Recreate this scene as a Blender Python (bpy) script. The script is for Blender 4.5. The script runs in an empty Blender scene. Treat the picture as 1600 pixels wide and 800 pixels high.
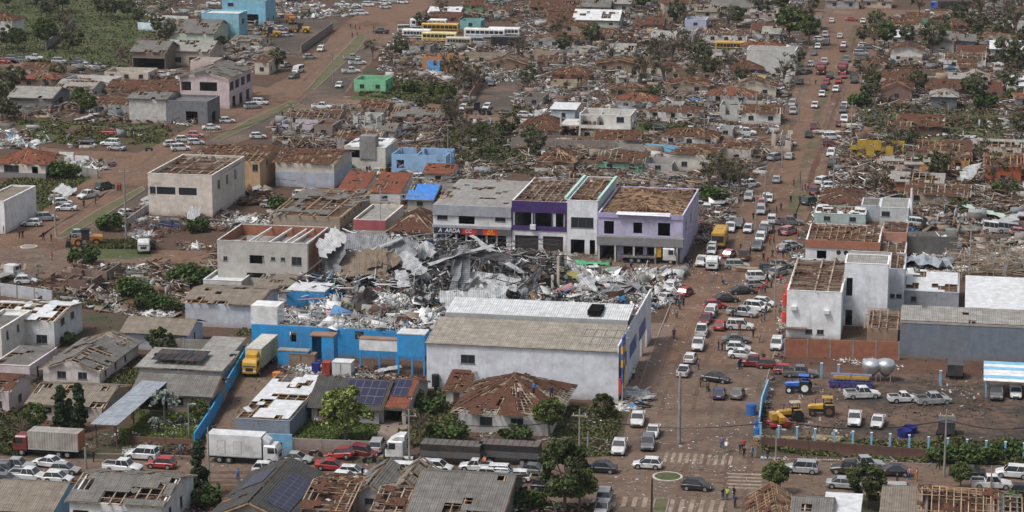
import bpy, math, random
import numpy as np
from mathutils import Vector, Matrix
random.seed(7); RN = np.random.RandomState(11)
R = math.radians
SC = bpy.context.scene
# ---------------------------------------------------------------- camera, sky, sun, exposure
CAM_H = 94.0; PITCH = R(12.5); FPX = 3700.0          # focal length in pixels of a 1600 px wide picture
cam_d = bpy.data.cameras.new('Camera'); cam = bpy.data.objects.new('Camera', cam_d); SC.collection.objects.link(cam)
cam_d.sensor_width = 36; cam_d.lens = FPX/1600*36; cam_d.clip_start = 1; cam_d.clip_end = 9000
cam.location = (0, 0, CAM_H); cam.rotation_euler = (math.pi/2-PITCH, 0, 0); SC.camera = cam
w = bpy.data.worlds.new("World"); SC.world = w; w.use_nodes = True
nt = w.node_tree; bg = nt.nodes['Background']
sky = nt.nodes.new('ShaderNodeTexSky'); sky.sky_type = 'NISHITA'; sky.sun_disc = False
SUN_EL, SUN_AZ = R(58), R(-120)                      # azimuth measured clockwise from +Y
sky.sun_elevation = SUN_EL; sky.sun_rotation = SUN_AZ; sky.air_density = 1.2; sky.dust_density = 4.5; sky.ozone_density = 1.0
hs = nt.nodes.new('ShaderNodeHueSaturation'); hs.inputs['Saturation'].default_value = 0.5
nt.links.new(sky.outputs[0], hs.inputs['Color']); nt.links.new(hs.outputs[0], bg.inputs[0]); bg.inputs[1].default_value = 0.078
sun_d = bpy.data.lights.new('Sun', 'SUN'); sun_d.energy = 1.3; sun_d.angle = R(12); sun_d.color = (1, .975, .945)
sun = bpy.data.objects.new('Sun', sun_d); SC.collection.objects.link(sun)
sun.rotation_euler = (math.pi/2-SUN_EL, 0, -SUN_AZ+math.pi)   # light falls from the sun's azimuth
SC.view_settings.view_transform = 'Standard'; SC.view_settings.look = 'None'; SC.view_settings.gamma = 1
SC.view_settings.exposure = 0.9
SC.cycles.max_bounces = 4; SC.cycles.diffuse_bounces = 2; SC.cycles.glossy_bounces = 2; SC.cycles.transmission_bounces = 2
# ---------------------------------------------------------------- ground mapping (camera geometry worked out from the street grid)
GA = R(10.7)                                          # the street grid is turned this far
U = Vector((math.cos(GA), -math.sin(GA), 0)); V = Vector((math.sin(GA), math.cos(GA), 0))
cp, sp = math.cos(PITCH), math.sin(PITCH)
REG = dict(zip('ABCD', [(0, 0), (400, 0), (800, 0), (1200, 0)])); REG.update(zip('EFGH', [(0, 180), (400, 180), (800, 180), (1200, 180)]))
REG.update(zip('IJKL', [(0, 360), (400, 360), (800, 360), (1200, 360)])); REG.update(zip('MNOQ', [(0, 560), (400, 560), (800, 560), (1200, 560)]))
def rp(r, x, y):
    if r == '.': return x, y
    k = 2.9625 if r in 'ABCDEFGH' else 3.3333
    return REG[r][0]+x/k, REG[r][1]+y/k
def G(x, y, z=0.0):
    dx, dy = (x-800)/FPX, (400-y)/FPX
    d = Vector((dx, cp+dy*sp, -sp+dy*cp)); t = (z-CAM_H)/d.z
    return Vector((d.x*t, d.y*t, z))
def proj(p):
    yy, zz = p[1], p[2]-CAM_H
    dep = yy*cp-zz*sp
    return 800+FPX*p[0]/dep, 400-FPX*(yy*sp+zz*cp)/dep
def scale_at(p): return FPX/(p[1]*cp+CAM_H*sp)
def hgt(p, yt):                                       # height above p whose top shows at picture row yt
    k = (400-yt)/FPX
    return CAM_H + (k*p[1]*cp-p[1]*sp)/(cp+k*sp)
def widthto(p, x1, u):
    k = (x1-800)/FPX
    return (k*(p.y*cp+CAM_H*sp)-p.x)/(u.x-k*u.y*cp)
# ---------------------------------------------------------------- materials
MATS = {}
def mat(name, rgb, kind='plain', rough=.9, dirt=.3, spec=.3, metal=0.0, dcol=(.15, .09, .06)):
    if name in MATS: return MATS[name]
    m = bpy.data.materials.new(name); m.use_nodes = True; MATS[name] = m
    n = m.node_tree; b = n.nodes['Principled BSDF']; L = n.links.new; N = n.nodes.new
    b.inputs['Roughness'].default_value = rough; b.inputs['Metallic'].default_value = metal
    b.inputs['Specular IOR Level'].default_value = spec
    tc = N('ShaderNodeTexCoord'); oi = N('ShaderNodeObjectInfo')
    ad = N('ShaderNodeVectorMath'); ad.operation = 'MULTIPLY_ADD'
    cx = N('ShaderNodeCombineXYZ')
    for i in range(3): L(oi.outputs['Random'], cx.inputs[i])
    ad.inputs[1].default_value = (97, 53, 31)
    L(cx.outputs[0], ad.inputs[0]); L(tc.outputs['Object'], ad.inputs[2])
    def noise(sc, det=4, ro=.6, vec=None):
        t = N('ShaderNodeTexNoise'); t.inputs['Scale'].default_value = sc; t.inputs['Detail'].default_value = det; t.inputs['Roughness'].default_value = ro
        L(vec or ad.outputs[0], t.inputs['Vector']); return t.outputs['Fac']
    def ramp(src, a, c):
        r = N('ShaderNodeMapRange'); r.inputs[1].default_value = a; r.inputs[2].default_value = c; L(src, r.inputs[0]); return r.outputs[0]
    def mix(f, a, c, bt='MIX'):
        x = N('ShaderNodeMix'); x.data_type = 'RGBA'; x.blend_type = bt
        if hasattr(f, 'links'): L(f, x.inputs[0])
        else: x.inputs[0].default_value = f
        for s, v in ((6, a), (7, c)):
            if hasattr(v, 'links'): L(v, x.inputs[s])
            else: x.inputs[s].default_value = (*v, 1)
        return x.outputs[2]
    def bump(src, st, dist=.05):
        u = N('ShaderNodeBump'); u.inputs['Strength'].default_value = st; u.inputs['Distance'].default_value = dist; L(src, u.inputs['Height']); L(u.outputs[0], b.inputs['Normal'])
    if kind == 'attr':
        a = N('ShaderNodeAttribute'); a.attribute_name = 'Col'
        c = mix(ramp(noise(3, 3), .35, .7), a.outputs['Color'], (.5, .5, .5), 'MULTIPLY')
        c2 = mix(.35, a.outputs['Color'], c); L(c2, b.inputs['Base Color']); return m
    base = rgb
    if kind in ('plaster', 'plain', 'fibre', 'tile', 'metal', 'timber', 'concrete', 'brick'):
        dk = tuple(x*(.72 if kind != 'plaster' else .84) for x in rgb); lt = tuple(min(1, x*1.1) for x in rgb)
        base = mix(ramp(noise(.9, 5), .3, .7), dk, lt)
    if kind in ('fibre', 'metal', 'tile'):
        wv = N('ShaderNodeTexWave'); wv.bands_direction = 'X'; wv.inputs['Scale'].default_value = {'fibre': 1.1, 'metal': .9, 'tile': 1.5}[kind]; wv.inputs['Distortion'].default_value = .3
        L(tc.outputs['Object'], wv.inputs['Vector'])
        base = mix(.30, base, wv.outputs['Color'], 'MULTIPLY')
        bump(wv.outputs['Fac'], .5, .06)
        # sheet laps
        sx = N('ShaderNodeTexBrick'); sx.inputs['Scale'].default_value = 1; sx.inputs['Brick Width'].default_value = .95 if kind != 'tile' else .3; sx.inputs['Row Height'].default_value = 1.3 if kind != 'tile' else .36
        sx.inputs['Mortar Size'].default_value = .03; sx.offset = 0 if kind != 'tile' else .5
        sx.inputs['Color1'].default_value = (1, 1, 1, 1); sx.inputs['Color2'].default_value = (.74, .74, .74, 1); sx.inputs['Mortar'].default_value = (.42, .4, .38, 1)
        L(tc.outputs['Object'], sx.inputs['Vector']); base = mix(.7, base, sx.outputs['Color'], 'MULTIPLY')
    if kind == 'brick':
        sx = N('ShaderNodeTexBrick'); sx.inputs['Scale'].default_value = 2.2
        mp = N('ShaderNodeMapping'); mp.inputs['Rotation'].default_value = (R(90), 0, 0); L(tc.outputs['Object'], mp.inputs['Vector']); L(mp.outputs[0], sx.inputs['Vector'])
        sx.inputs['Color1'].default_value = (1, 1, 1, 1); sx.inputs['Color2'].default_value = (.7, .7, .7, 1); sx.inputs['Mortar'].default_value = (1.0, 1.1, 1.2, 1)
        base = mix(.6, base, sx.outputs['Color'], 'MULTIPLY')
    if kind in ('plaster', 'concrete'):                # rain streaks and splashed soil near the foot
        mp = N('ShaderNodeMapping'); mp.inputs['Scale'].default_value = (1.6, 1.6, .18); L(ad.outputs[0], mp.inputs['Vector'])
        st = ramp(noise(1.3, 4, .7, mp.outputs[0]), .5, .8); base = mix(mul(n, st, .38 if kind == 'plaster' else .7), base, tuple(x*.42 for x in rgb))
        spl = ramp(noise(2.6, 5, .7), .6, .72); base = mix(mul(n, spl, .35), base, tuple(x*.5 for x in rgb))
        sz = N('ShaderNodeSeparateXYZ'); L(tc.outputs['Object'], sz.inputs[0])
        foot = ramp(addn(n, sz.outputs[2], noise(1.5, 3)), 1.5, .2); base = mix(mul(n, foot, .6), base, (.2, .12, .085))
    if kind == 'timber':
        rnd = ramp(noise(.55, 2), .35, .65); base = mix(rnd, tuple(x*.45 for x in rgb), base)
    if dirt > 0 and kind != 'flat':
        f = mul(n, ramp(noise(.35, 6, .65), .45, .72), dirt); base = mix(f, base, dcol)
    if hasattr(base, 'links'): L(base, b.inputs['Base Color'])
    else: b.inputs['Base Color'].default_value = (*base, 1)
    if kind in ('plaster', 'concrete', 'plain', 'brick'): bump(noise(6, 4), .25, .03)
    return m
def mul(n, s, k):
    x = n.nodes.new('ShaderNodeMath'); x.operation = 'MULTIPLY'; n.links.new(s, x.inputs[0]); x.inputs[1].default_value = k; return x.outputs[0]
def addn(n, s, t):
    x = n.nodes.new('ShaderNodeMath'); x.operation = 'ADD'; n.links.new(s, x.inputs[0]); n.links.new(t, x.inputs[1]); return x.outputs[0]
def wallmat(c, kind='plaster'):
    if min(c) > .26: c = tuple(min(.76, x*1.2) for x in c)
    return wallmat_(c, kind)
def wallmat_(c, kind='plaster'): return mat(kind+'_%d_%d_%d' % tuple(int(x*100) for x in c), c, kind)
DEB = mat('debris', (1, 1, 1), 'attr')
LEAF = mat('leaf', (1, 1, 1), 'attr'); LEAF.node_tree.nodes['Principled BSDF'].inputs['Specular IOR Level'].default_value = .15
GLASS = mat('glass', (.025, .03, .035), 'flat', .12, 0, .6)
DARK = mat('painted_opening_shade', (.012, .011, .01), 'flat', 1, 0, 0)  # flat black that paints in the shade of a hole
TIMB = mat('timber', (.46, .3, .18), 'timber', .85, .15); TIMBG = mat('timber_grey', (.44, .35, .26), 'timber', .85, .2)
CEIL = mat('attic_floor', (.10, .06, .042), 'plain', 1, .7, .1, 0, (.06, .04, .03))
FRAME = mat('window_frame', (.13, .13, .13), 'plain', .5, .1)
COV = {'fibre': mat('fibre_cement', (.21, .2, .185), 'fibre', .95, .45, .1, 0, (.07, .065, .055)),
       'light': mat('light_fibre', (.36, .345, .32), 'fibre', .9, .4, .2, 0, (.12, .11, .1)),
       'tan': mat('tan_fibre', (.27, .23, .185), 'fibre', .95, .4, .1, 0, (.12, .1, .08)),
       'dark': mat('dark_fibre', (.085, .083, .08), 'fibre', .9, .4, .2, 0, (.04, .035, .03)),
       'tile': mat('clay_tile', (.155, .075, .05), 'tile', .9, .6, .1, 0, (.07, .04, .03)),
       'red': mat('red_tile', (.27, .1, .065), 'tile', .9, .4, .1, 0, (.14, .05, .035)),
       'white': mat('white_metal', (.57, .58, .59), 'plain', .6, .2, .3, 0, (.35, .3, .26)),
       'blue': mat('blue_tarp', (.05, .2, .55), 'plain', .5, .1)}
CONC = mat('concrete', (.27, .26, .24), 'concrete', .95, .4); BRICK = mat('brick', (.32, .13, .08), 'brick', .95, .4)
STEEL = mat('steel', (.42, .43, .44), 'plain', .5, .3, .5, .3); WHITE = mat('white_paint', (.7, .7, .69), 'plain', .5, .2)
BLUEW = mat('blue_wall', (.03, .26, .56), 'plaster', .8, .35); LBLUE = mat('light_blue', (.18, .42, .62), 'plaster', .8, .2)
# ---------------------------------------------------------------- mesh helpers
def link(o, parent=None):
    SC.collection.objects.link(o)
    if parent is not None: o.parent = parent
    return o
def tag(o, label=None, cat=None, group=None, kind=None):
    for k, v in (('label', label), ('category', cat), ('group', group), ('kind', kind)):
        if v: o[k] = v
    return o
def empty(name, loc, rz=0.0, label=None, cat=None, group=None):
    o = bpy.data.objects.new(name, None); o.empty_display_size = .5; o.location = loc; o.rotation_euler = (0, 0, rz); link(o); return tag(o, label, cat, group)
class MB:
    def __init__(s): s.v = []; s.f = []; s.m = []
    def face(s, idx, m=0): s.f.append(idx); s.m.append(m)
    def poly(s, pts, m=0):
        b = len(s.v); s.v += [tuple(p) for p in pts]; s.face(list(range(b, b+len(pts))), m)
    def hexa(s, p, m=0):                               # 8 points: bottom ring then top ring
        b = len(s.v); s.v += [tuple(q) for q in p]
        for q in ((3, 2, 1, 0), (4, 5, 6, 7), (0, 1, 5, 4), (1, 2, 6, 5), (2, 3, 7, 6), (3, 0, 4, 7)): s.face([b+i for i in q], m)
    def box(s, x0, y0, z0, x1, y1, z1, m=0):
        s.hexa([(x0, y0, z0), (x1, y0, z0), (x1, y1, z0), (x0, y1, z0), (x0, y0, z1), (x1, y0, z1), (x1, y1, z1), (x0, y1, z1)], m)
    def bar(s, a, b, w, h, m=0, up=(0, 0, 1)):
        a, b = Vector(a), Vector(b); d = (b-a).normalized(); r = d.cross(Vector(up))
        if r.length < 1e-4: r = Vector((1, 0, 0))
        r.normalize(); q = r.cross(d); r *= w/2; q *= h/2
        s.hexa([a-r-q, b-r-q, b+r-q, a+r-q, a-r+q, b-r+q, b+r+q, a+r+q], m)
    def cyl(s, a, b, r0, r1=None, n=8, m=0, cap=None):
        r1 = r0 if r1 is None else r1; a, b = Vector(a), Vector(b); d = (b-a).normalized()
        x = d.orthogonal().normalized(); y = d.cross(x); k = len(s.v)
        for c, rr in ((a, r0), (b, r1)):
            for i in range(n): t = 2*math.pi*i/n; s.v.append(tuple(c+x*(rr*math.cos(t))+y*(rr*math.sin(t))))
        for i in range(n): j = (i+1) % n; s.face([k+i, k+j, k+n+j, k+n+i], m)
        s.face([k+i for i in range(n)][::-1], m if cap is None else cap); s.face([k+n+i for i in range(n)], m if cap is None else cap)
    def loft(s, rings, m=0, caps=True):
        k = len(s.v); n = len(rings[0])
        for r in rings: s.v += [tuple(p) for p in r]
        for a in range(len(rings)-1):
            for i in range(n):
                j = (i+1) % n; s.face([k+a*n+i, k+a*n+j, k+(a+1)*n+j, k+(a+1)*n+i], m)
        if caps: s.face([k+i for i in range(n)][::-1], m); s.face([k+(len(rings)-1)*n+i for i in range(n)], m)
    def mesh(s, name, mats, smooth=False):
        me = bpy.data.meshes.new(name); me.from_pydata(s.v, [], s.f)
        for q in (mats if isinstance(mats, (list, tuple)) else [mats]): me.materials.append(q)
        me.polygons.foreach_set('material_index', s.m)
        if smooth: me.polygons.foreach_set('use_smooth', [True]*len(s.f))
        me.update(); return me
    def build(s, name, mats, parent=None, smooth=False, **kw):
        if not s.f: return None
        o = bpy.data.objects.new(name, s.mesh(name, mats, smooth)); link(o, parent); return tag(o, **kw)
def npmesh(name, verts, faces, m, cols=None, parent=None, **kw):   # quads, cols per vertex
    me = bpy.data.meshes.new(name); nv, nf = len(verts), len(faces)
    me.vertices.add(nv); me.vertices.foreach_set('co', verts.astype(np.float32).ravel())
    me.loops.add(nf*4); me.loops.foreach_set('vertex_index', faces.astype(np.int32).ravel())
    me.polygons.add(nf); me.polygons.foreach_set('loop_start', np.arange(0, nf*4, 4, dtype=np.int32)); me.polygons.foreach_set('loop_total', np.full(nf, 4, np.int32))
    if cols is not None:
        a = me.color_attributes.new('Col', 'FLOAT_COLOR', 'POINT'); c = np.ones((nv, 4), np.float32); c[:, :3] = cols; a.data.foreach_set('color', c.ravel())
    me.materials.append(m); me.update(calc_edges=True); me.validate()
    o = bpy.data.objects.new(name, me); link(o, parent); return tag(o, **kw)
BOXC = np.array([(-1, -1, -1), (1, -1, -1), (1, 1, -1), (-1, 1, -1), (-1, -1, 1), (1, -1, 1), (1, 1, 1), (-1, 1, 1)])*.5
BOXF = np.array([(3, 2, 1, 0), (4, 5, 6, 7), (0, 1, 5, 4), (1, 2, 6, 5), (2, 3, 7, 6), (3, 0, 4, 7)])
def rotmats(yaw, pit, rol):
    cy, sy, cx, sx, cz, sz = np.cos(pit), np.sin(pit), np.cos(rol), np.sin(rol), np.cos(yaw), np.sin(yaw)
    z = np.zeros_like(cy); o = z+1
    Rz = np.stack([cz, -sz, z, sz, cz, z, z, z, o], -1).reshape(-1, 3, 3); Ry = np.stack([cy, z, sy, z, o, z, -sy, z, cy], -1).reshape(-1, 3, 3)
    Rx = np.stack([o, z, z, z, cx, -sx, z, sx, cx], -1).reshape(-1, 3, 3); return Rz @ Ry @ Rx
PAL = {'white': ((.62, .62, .61), .12), 'grey': ((.33, .33, .32), .1), 'conc': ((.26, .24, .22), .08), 'wood': ((.19, .135, .095), .09), 'pale': ((.38, .31, .24), .1),
       'brown': ((.075, .052, .038), .035), 'tile': ((.155, .085, .06), .05), 'black': ((.025, .023, .022), .015), 'blue': ((.06, .2, .42), .05), 'green': ((.1, .3, .16), .05), 'red': ((.4, .05, .04), .05), 'soil': ((.10, .06, .042), .03), 'dkgr': ((.1, .1, .1), .04), 'pink': ((.4, .2, .22), .06)}
MIXES = {'far': dict(soil=.2, tile=.2, brown=.22, wood=.13, conc=.07, grey=.05, white=.13, blue=.01), 'gen': dict(white=.08, grey=.13, conc=.16, wood=.19, brown=.17, tile=.16, soil=.08, black=.03, blue=.008), 'white': dict(white=.4, grey=.24, conc=.12, brown=.08, black=.04, blue=.02, wood=.1),
         'tile': dict(tile=.35, wood=.22, brown=.2, conc=.1, grey=.08, white=.05), 'burnt': dict(black=.4, dkgr=.25, grey=.13, white=.12, brown=.1), 'wood': dict(wood=.4, pale=.15, brown=.25, tile=.1, grey=.1),
         'shop': dict(white=.38, grey=.15, conc=.1, wood=.08, red=.012, brown=.08, dkgr=.06, blue=.04, tile=.06, pink=.02, green=.01, black=.05), 'soil': dict(soil=.5, brown=.25, tile=.15, conc=.1)}
def palette(mix, n, P=None):
    ks = list(MIXES[mix]); p = np.array([MIXES[mix][k] for k in ks]); p = p/p.sum()
    if P is None or n < 50: i = RN.choice(len(ks), n, p=p)
    else:                                             # like lies beside like: each heap has its own stuff
        u = vnoise(P[:, 0]+31, P[:, 1]+17, 4.5)+.5*vnoise(P[:, 0], P[:, 1]+9, 1.7)+RN.rand(n)*.42; u = np.argsort(np.argsort(u))/n
        i = np.minimum(np.searchsorted(np.cumsum(p), u), len(ks)-1)
    base = np.array([PAL[k][0] for k in ks])[i]; sd = np.array([PAL[k][1] for k in ks])[i]
    return np.clip(base+(RN.randn(n)*sd)[:, None]*.8, .008, .8)
def chips(name, P, mix='gen', size=1.0, flat=.25, parent=None, **kw):
    n = len(P); t = RN.rand(n); L = np.where(t < .4, RN.uniform(1.2, 4, n), np.where(t < .75, RN.uniform(.5, 1.8, n), RN.uniform(.2, .8, n)))*size
    W = np.where(t < .4, RN.uniform(.06, .2, n), np.where(t < .75, RN.uniform(.4, 1.1, n), RN.uniform(.2, .6, n)))*size
    H = np.where(t < .4, RN.uniform(.04, .12, n), np.where(t < .75, .03, RN.uniform(.12, .45, n)))*size
    bg_ = (RN.rand(n) < .035) & (size > .6); L = np.where(bg_, RN.uniform(1.6, 4, n), L); W = np.where(bg_, RN.uniform(1, 2.4, n), W); H = np.where(bg_, .08, H)
    rm = rotmats(RN.uniform(0, 6.28, n), RN.randn(n)*flat, RN.randn(n)*flat*1.6)
    v = BOXC[None]*np.stack([L, W, H], -1)[:, None, :]; v = np.einsum('nij,nkj->nki', rm, v)+np.asarray(P)[:, None, :]
    f = (BOXF[None]+(np.arange(n)*8)[:, None, None]).reshape(-1, 4)
    return npmesh(name, v.reshape(-1, 3), f, DEB, np.repeat(palette(mix, n, np.asarray(P)), 8, 0), parent, **kw)
def inpoly(x, y, poly):
    r = np.zeros(len(x), bool); j = len(poly)-1
    for i in range(len(poly)):
        xi, yi = poly[i]; xj, yj = poly[j]
        r ^= ((yi > y) != (yj > y)) & (x < (xj-xi)*(y-yi)/(yj-yi+1e-9)+xi); j = i
    return r
NG = RN.rand(64, 64)
def vnoise(x, y, s):
    x, y = x/s, y/s; i, j = np.floor(x).astype(int), np.floor(y).astype(int); fx, fy = x-i, y-j
    fx, fy = fx*fx*(3-2*fx), fy*fy*(3-2*fy); g = lambda a, b: NG[a % 64, b % 64]
    return (g(i, j)*(1-fx)+g(i+1, j)*fx)*(1-fy)+(g(i, j+1)*(1-fx)+g(i+1, j+1)*fx)*fy
def Gn(x, y):
    dx, dy = (x-800)/FPX, (400-y)/FPX; t = -CAM_H/(-sp+dy*cp); return dx*t, (cp+dy*sp)*t
EXCL = [[(645, 38), (805, 34), (808, 76), (648, 72)], [(440, 28), (530, 32), (470, 85), (420, 78)], [(735, 135), (820, 125), (800, 172), (740, 178)]]                                             # road polygons that stay clear
FIELDS = [[(20, 186), (290, 194), (300, 222), (240, 232), (30, 222)], [(1335, 168), (1560, 172), (1575, 222), (1450, 232), (1350, 205)], [(600, 122), (650, 118), (720, 150), (640, 160), (540, 156)], [(700, 200), (800, 200), (820, 255), (730, 262), (695, 240)]]
EXB = True
def scatter(poly, n, clump=.0, excl=True):
    xs = [p[0] for p in poly]; ys = [p[1] for p in poly]; X = RN.uniform(min(xs), max(xs), n*3); Y = RN.uniform(min(ys), max(ys), n*3)
    ok = inpoly(X, Y, poly)
    if excl:
        for e in EXCL: ok &= ~inpoly(X, Y, e)
        if excl != 'w':
            for e in FIELDS: ok &= ~(inpoly(X, Y, e) & (RN.rand(len(X)) < .88))
    wx, wy = Gn(X, Y)
    if clump: ok &= (vnoise(wx, wy, 9)*.6+vnoise(wx+50, wy, 3.5)*.4) > clump
    wx, wy = wx[ok][:n], wy[ok][:n]; return wx, wy
def debris(name, poly, n, mix='gen', size=1.0, clump=.42, hmax=.7, flat=.25, excl=True, label=None, z0=0.0):
    wx, wy = scatter(poly, n, clump, excl)
    h = np.clip(vnoise(wx, wy, 6)-.35, 0, 1)*hmax*1.6*RN.rand(len(wx))+z0+.05
    return chips(name, np.stack([wx, wy, h], -1), mix, size, flat, label=label, cat='debris', kind='stuff')
def leaves(name, P, s, cols, parent=None, up=.5, **kw):
    n = len(P); rm = rotmats(RN.uniform(0, 6.28, n), RN.randn(n)*.7, RN.randn(n)*.7+up)
    q = np.array([(-.5, -.5, 0), (.5, -.5, 0), (.5, .5, 0), (-.5, .5, 0)]); sz = s*RN.uniform(.6, 1.4, (n, 2)); v = q[None]*np.concatenate([sz, np.ones((n, 1))], 1)[:, None, :]
    v = np.einsum('nij,nkj->nki', rm, v)+np.asarray(P)[:, None, :]; f = (np.arange(4)[None]+(np.arange(n)*4)[:, None])
    return npmesh(name, v.reshape(-1, 3), f, LEAF, np.repeat(cols, 4, 0), parent, **kw)
def green(n, base=(.06, .1, .03), var=.5):
    k = RN.uniform(1-var, 1+var, (n, 1)); y = RN.rand(n, 1)*.5
    return np.clip(np.array([base])*k*(1+y*np.array([[.9, .3, .1]])), .005, 1)
def weeds(poly, n, s=.45, h=.5, base=(.085, .12, .045), label='low green weeds', clump=.35, name='weeds', excl='w'):
    wx, wy = scatter(poly, n, clump, excl); z = RN.rand(len(wx))*h*vnoise(wx, wy, 3)+.05
    return leaves(name, np.stack([wx, wy, z], -1), s, green(len(wx), base), up=.6, label=label, cat='vegetation', kind='stuff')
ORD = ['first', 'second', 'third', 'fourth', 'fifth', 'sixth', 'seventh', 'eighth', 'ninth', 'tenth', 'eleventh', 'twelfth', 'thirteenth', 'fourteenth', 'fifteenth', 'sixteenth', 'seventeenth', 'eighteenth', 'nineteenth', 'twentieth']

def stubs(poly, n, clump=.45, label='broken wall stumps and corners', hi=2.4):
    wx, wy = scatter(poly, n, clump); n = len(wx); L = RN.uniform(.8, 4, n); H = RN.uniform(.5, hi, n)*np.where(RN.rand(n) < .5, .6, 1); W = np.full(n, .2)
    yaw = -GA+np.where(RN.rand(n) < .5, 0, math.pi/2)+RN.randn(n)*.12; tl = np.where(RN.rand(n) < .12, RN.randn(n)*.25, 0)
    rm = rotmats(yaw, tl*.3, tl); v = BOXC[None]*np.stack([L, W, H], -1)[:, None, :]; v = np.einsum('nij,nkj->nki', rm, v)+np.stack([wx, wy, H*.45], -1)[:, None, :]
    pal = np.array([(.42, .4, .37), (.3, .28, .25), (.36, .27, .22), (.22, .13, .09), (.5, .5, .48), (.2, .18, .17), (.34, .36, .38), (.25, .3, .3), (.4, .3, .2)]); c = pal[RN.randint(0, len(pal), n)]*RN.uniform(.4, .95, (n, 1))
    f = (BOXF[None]+(np.arange(n)*8)[:, None, None]).reshape(-1, 4)
    return npmesh('broken_walls', v.reshape(-1, 3), f, DEB, np.repeat(c, 8, 0), label=label, cat='debris', kind='stuff')
def beams(poly, n, clump=.42, label='splintered roof timbers', mix='wood', hmax=1.5):
    wx, wy = scatter(poly, n, clump, EXB); n = len(wx); L = RN.uniform(1.5, 5.5, n)*np.where(RN.rand(n) < .5, .6, 1); W = RN.uniform(.08, .2, n)
    rm = rotmats(RN.uniform(0, 6.28, n), RN.randn(n)*.22, RN.randn(n)*.2); v = BOXC[None]*np.stack([L, W, W], -1)[:, None, :]; P = np.stack([wx, wy, .3+RN.rand(n)*hmax], -1); v = np.einsum('nij,nkj->nki', rm, v)+P[:, None, :]
    f = (BOXF[None]+(np.arange(n)*8)[:, None, None]).reshape(-1, 4)
    return npmesh('splintered_timber', v.reshape(-1, 3), f, DEB, np.repeat(palette(mix, n), 8, 0), label=label, cat='debris', kind='stuff')
# ---------------------------------------------------------------- ground, roads
def sheet(name, poly, z, m, jit=0, step=6, **kw):
    pts = []; k = len(poly)
    for i in range(k):
        a = G(*poly[i]); b = G(*poly[(i+1) % k]); n = max(1, int((b-a).length/step)) if jit else 1
        for q in range(n):
            p = a.lerp(b, q/n)
            if jit: p += Vector((random.uniform(-jit, jit), random.uniform(-jit, jit)*2, 0))
            pts.append((p.x, p.y, z))
    b = MB(); b.poly(pts)
    o = b.build(name, m, **(kw or dict(kind='structure')))
    for p in o.data.polygons:
        if p.normal.z < 0: o.data.flip_normals(); break
    return o
def groundmat(name, stops, sc=.06, fine=1.2, bumpd=.1, sc2=.5):
    m = bpy.data.materials.new(name); m.use_nodes = True; n = m.node_tree; L = n.links.new; N = n.nodes.new; b = n.nodes['Principled BSDF']
    b.inputs['Roughness'].default_value = .95; b.inputs['Specular IOR Level'].default_value = .15
    tc = N('ShaderNodeTexCoord'); outs = []
    for s, d in ((sc, 8), (fine, 6), (sc2, 5)):
        t = N('ShaderNodeTexNoise'); t.inputs['Scale'].default_value = s; t.inputs['Detail'].default_value = d; t.inputs['Roughness'].default_value = .65
        L(tc.outputs['Object'], t.inputs['Vector']); outs.append(t.outputs['Fac'])
    a = N('ShaderNodeMath'); a.operation = 'MULTIPLY_ADD'; a.inputs[1].default_value = .45; L(outs[1], a.inputs[0]); 
    a2 = N('ShaderNodeMath'); a2.operation = 'MULTIPLY_ADD'; a2.inputs[1].default_value = .45; L(outs[2], a2.inputs[0]); L(outs[0], a2.inputs[2]); L(a2.outputs[0], a.inputs[2])
    mr = N('ShaderNodeMapRange'); mr.inputs[1].default_value = .62; mr.inputs[2].default_value = 1.28; L(a.outputs[0], mr.inputs[0])
    cr = N('ShaderNodeValToRGB'); L(mr.outputs[0], cr.inputs[0]); e = cr.color_ramp.elements
    e[0].position = stops[0][0]; e[0].color = (*stops[0][1], 1); e[1].position = stops[-1][0]; e[1].color = (*stops[-1][1], 1)
    for p, c in stops[1:-1]: q = e.new(p); q.color = (*c, 1)
    L(cr.outputs[0], b.inputs['Base Color'])
    u = N('ShaderNodeBump'); u.inputs['Strength'].default_value = .6; u.inputs['Distance'].default_value = bumpd; L(outs[1], u.inputs['Height']); L(u.outputs[0], b.inputs['Normal'])
    return m
GRD = groundmat('dry_grass', [(.2, (.05, .052, .028)), (.45, (.085, .085, .045)), (.55, (.12, .085, .055)), (.85, (.17, .11, .075))], .12, 2.0, .1, .5)
SOIL = groundmat('soil', [(.15, (.04, .05, .022)), (.32, (.055, .055, .032)), (.44, (.075, .052, .038)), (.55, (.10, .06, .042)), (.7, (.065, .042, .03)), (.85, (.12, .10, .08))], .035, 1.1, .2, .2)
ROAD = groundmat('dirt_road', [(.2, (.075, .046, .032)), (.38, (.125, .076, .051)), (.5, (.175, .108, .073)), (.58, (.115, .072, .05)), (.68, (.16, .10, .07)), (.85, (.24, .17, .125))], .03, 1.5, .04, .16)
MUD = groundmat('muddy_asphalt', [(.2, (.08, .06, .048)), (.42, (.12, .085, .065)), (.52, (.16, .113, .084)), (.62, (.11, .078, .06)), (.85, (.21, .152, .115))], .04, 1.0, .02, .2)
ASPH = groundmat('asphalt', [(.2, (.055, .046, .04)), (.45, (.078, .063, .053)), (.6, (.115, .082, .063)), (.85, (.16, .11, .08))], .05, 1.5, .02, .25)
YARD = groundmat('yard_soil', [(.2, (.035, .031, .028)), (.42, (.06, .047, .039)), (.55, (.10, .068, .052)), (.85, (.16, .10, .072))], .06, 1.0, .05, .25)
GRASS = groundmat('grass', [(.2, (.035, .045, .018)), (.45, (.06, .078, .03)), (.6, (.085, .09, .042)), (.75, (.085, .065, .042)), (.88, (.11, .085, .06))], .08, 2.0, .1, .5)
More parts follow.
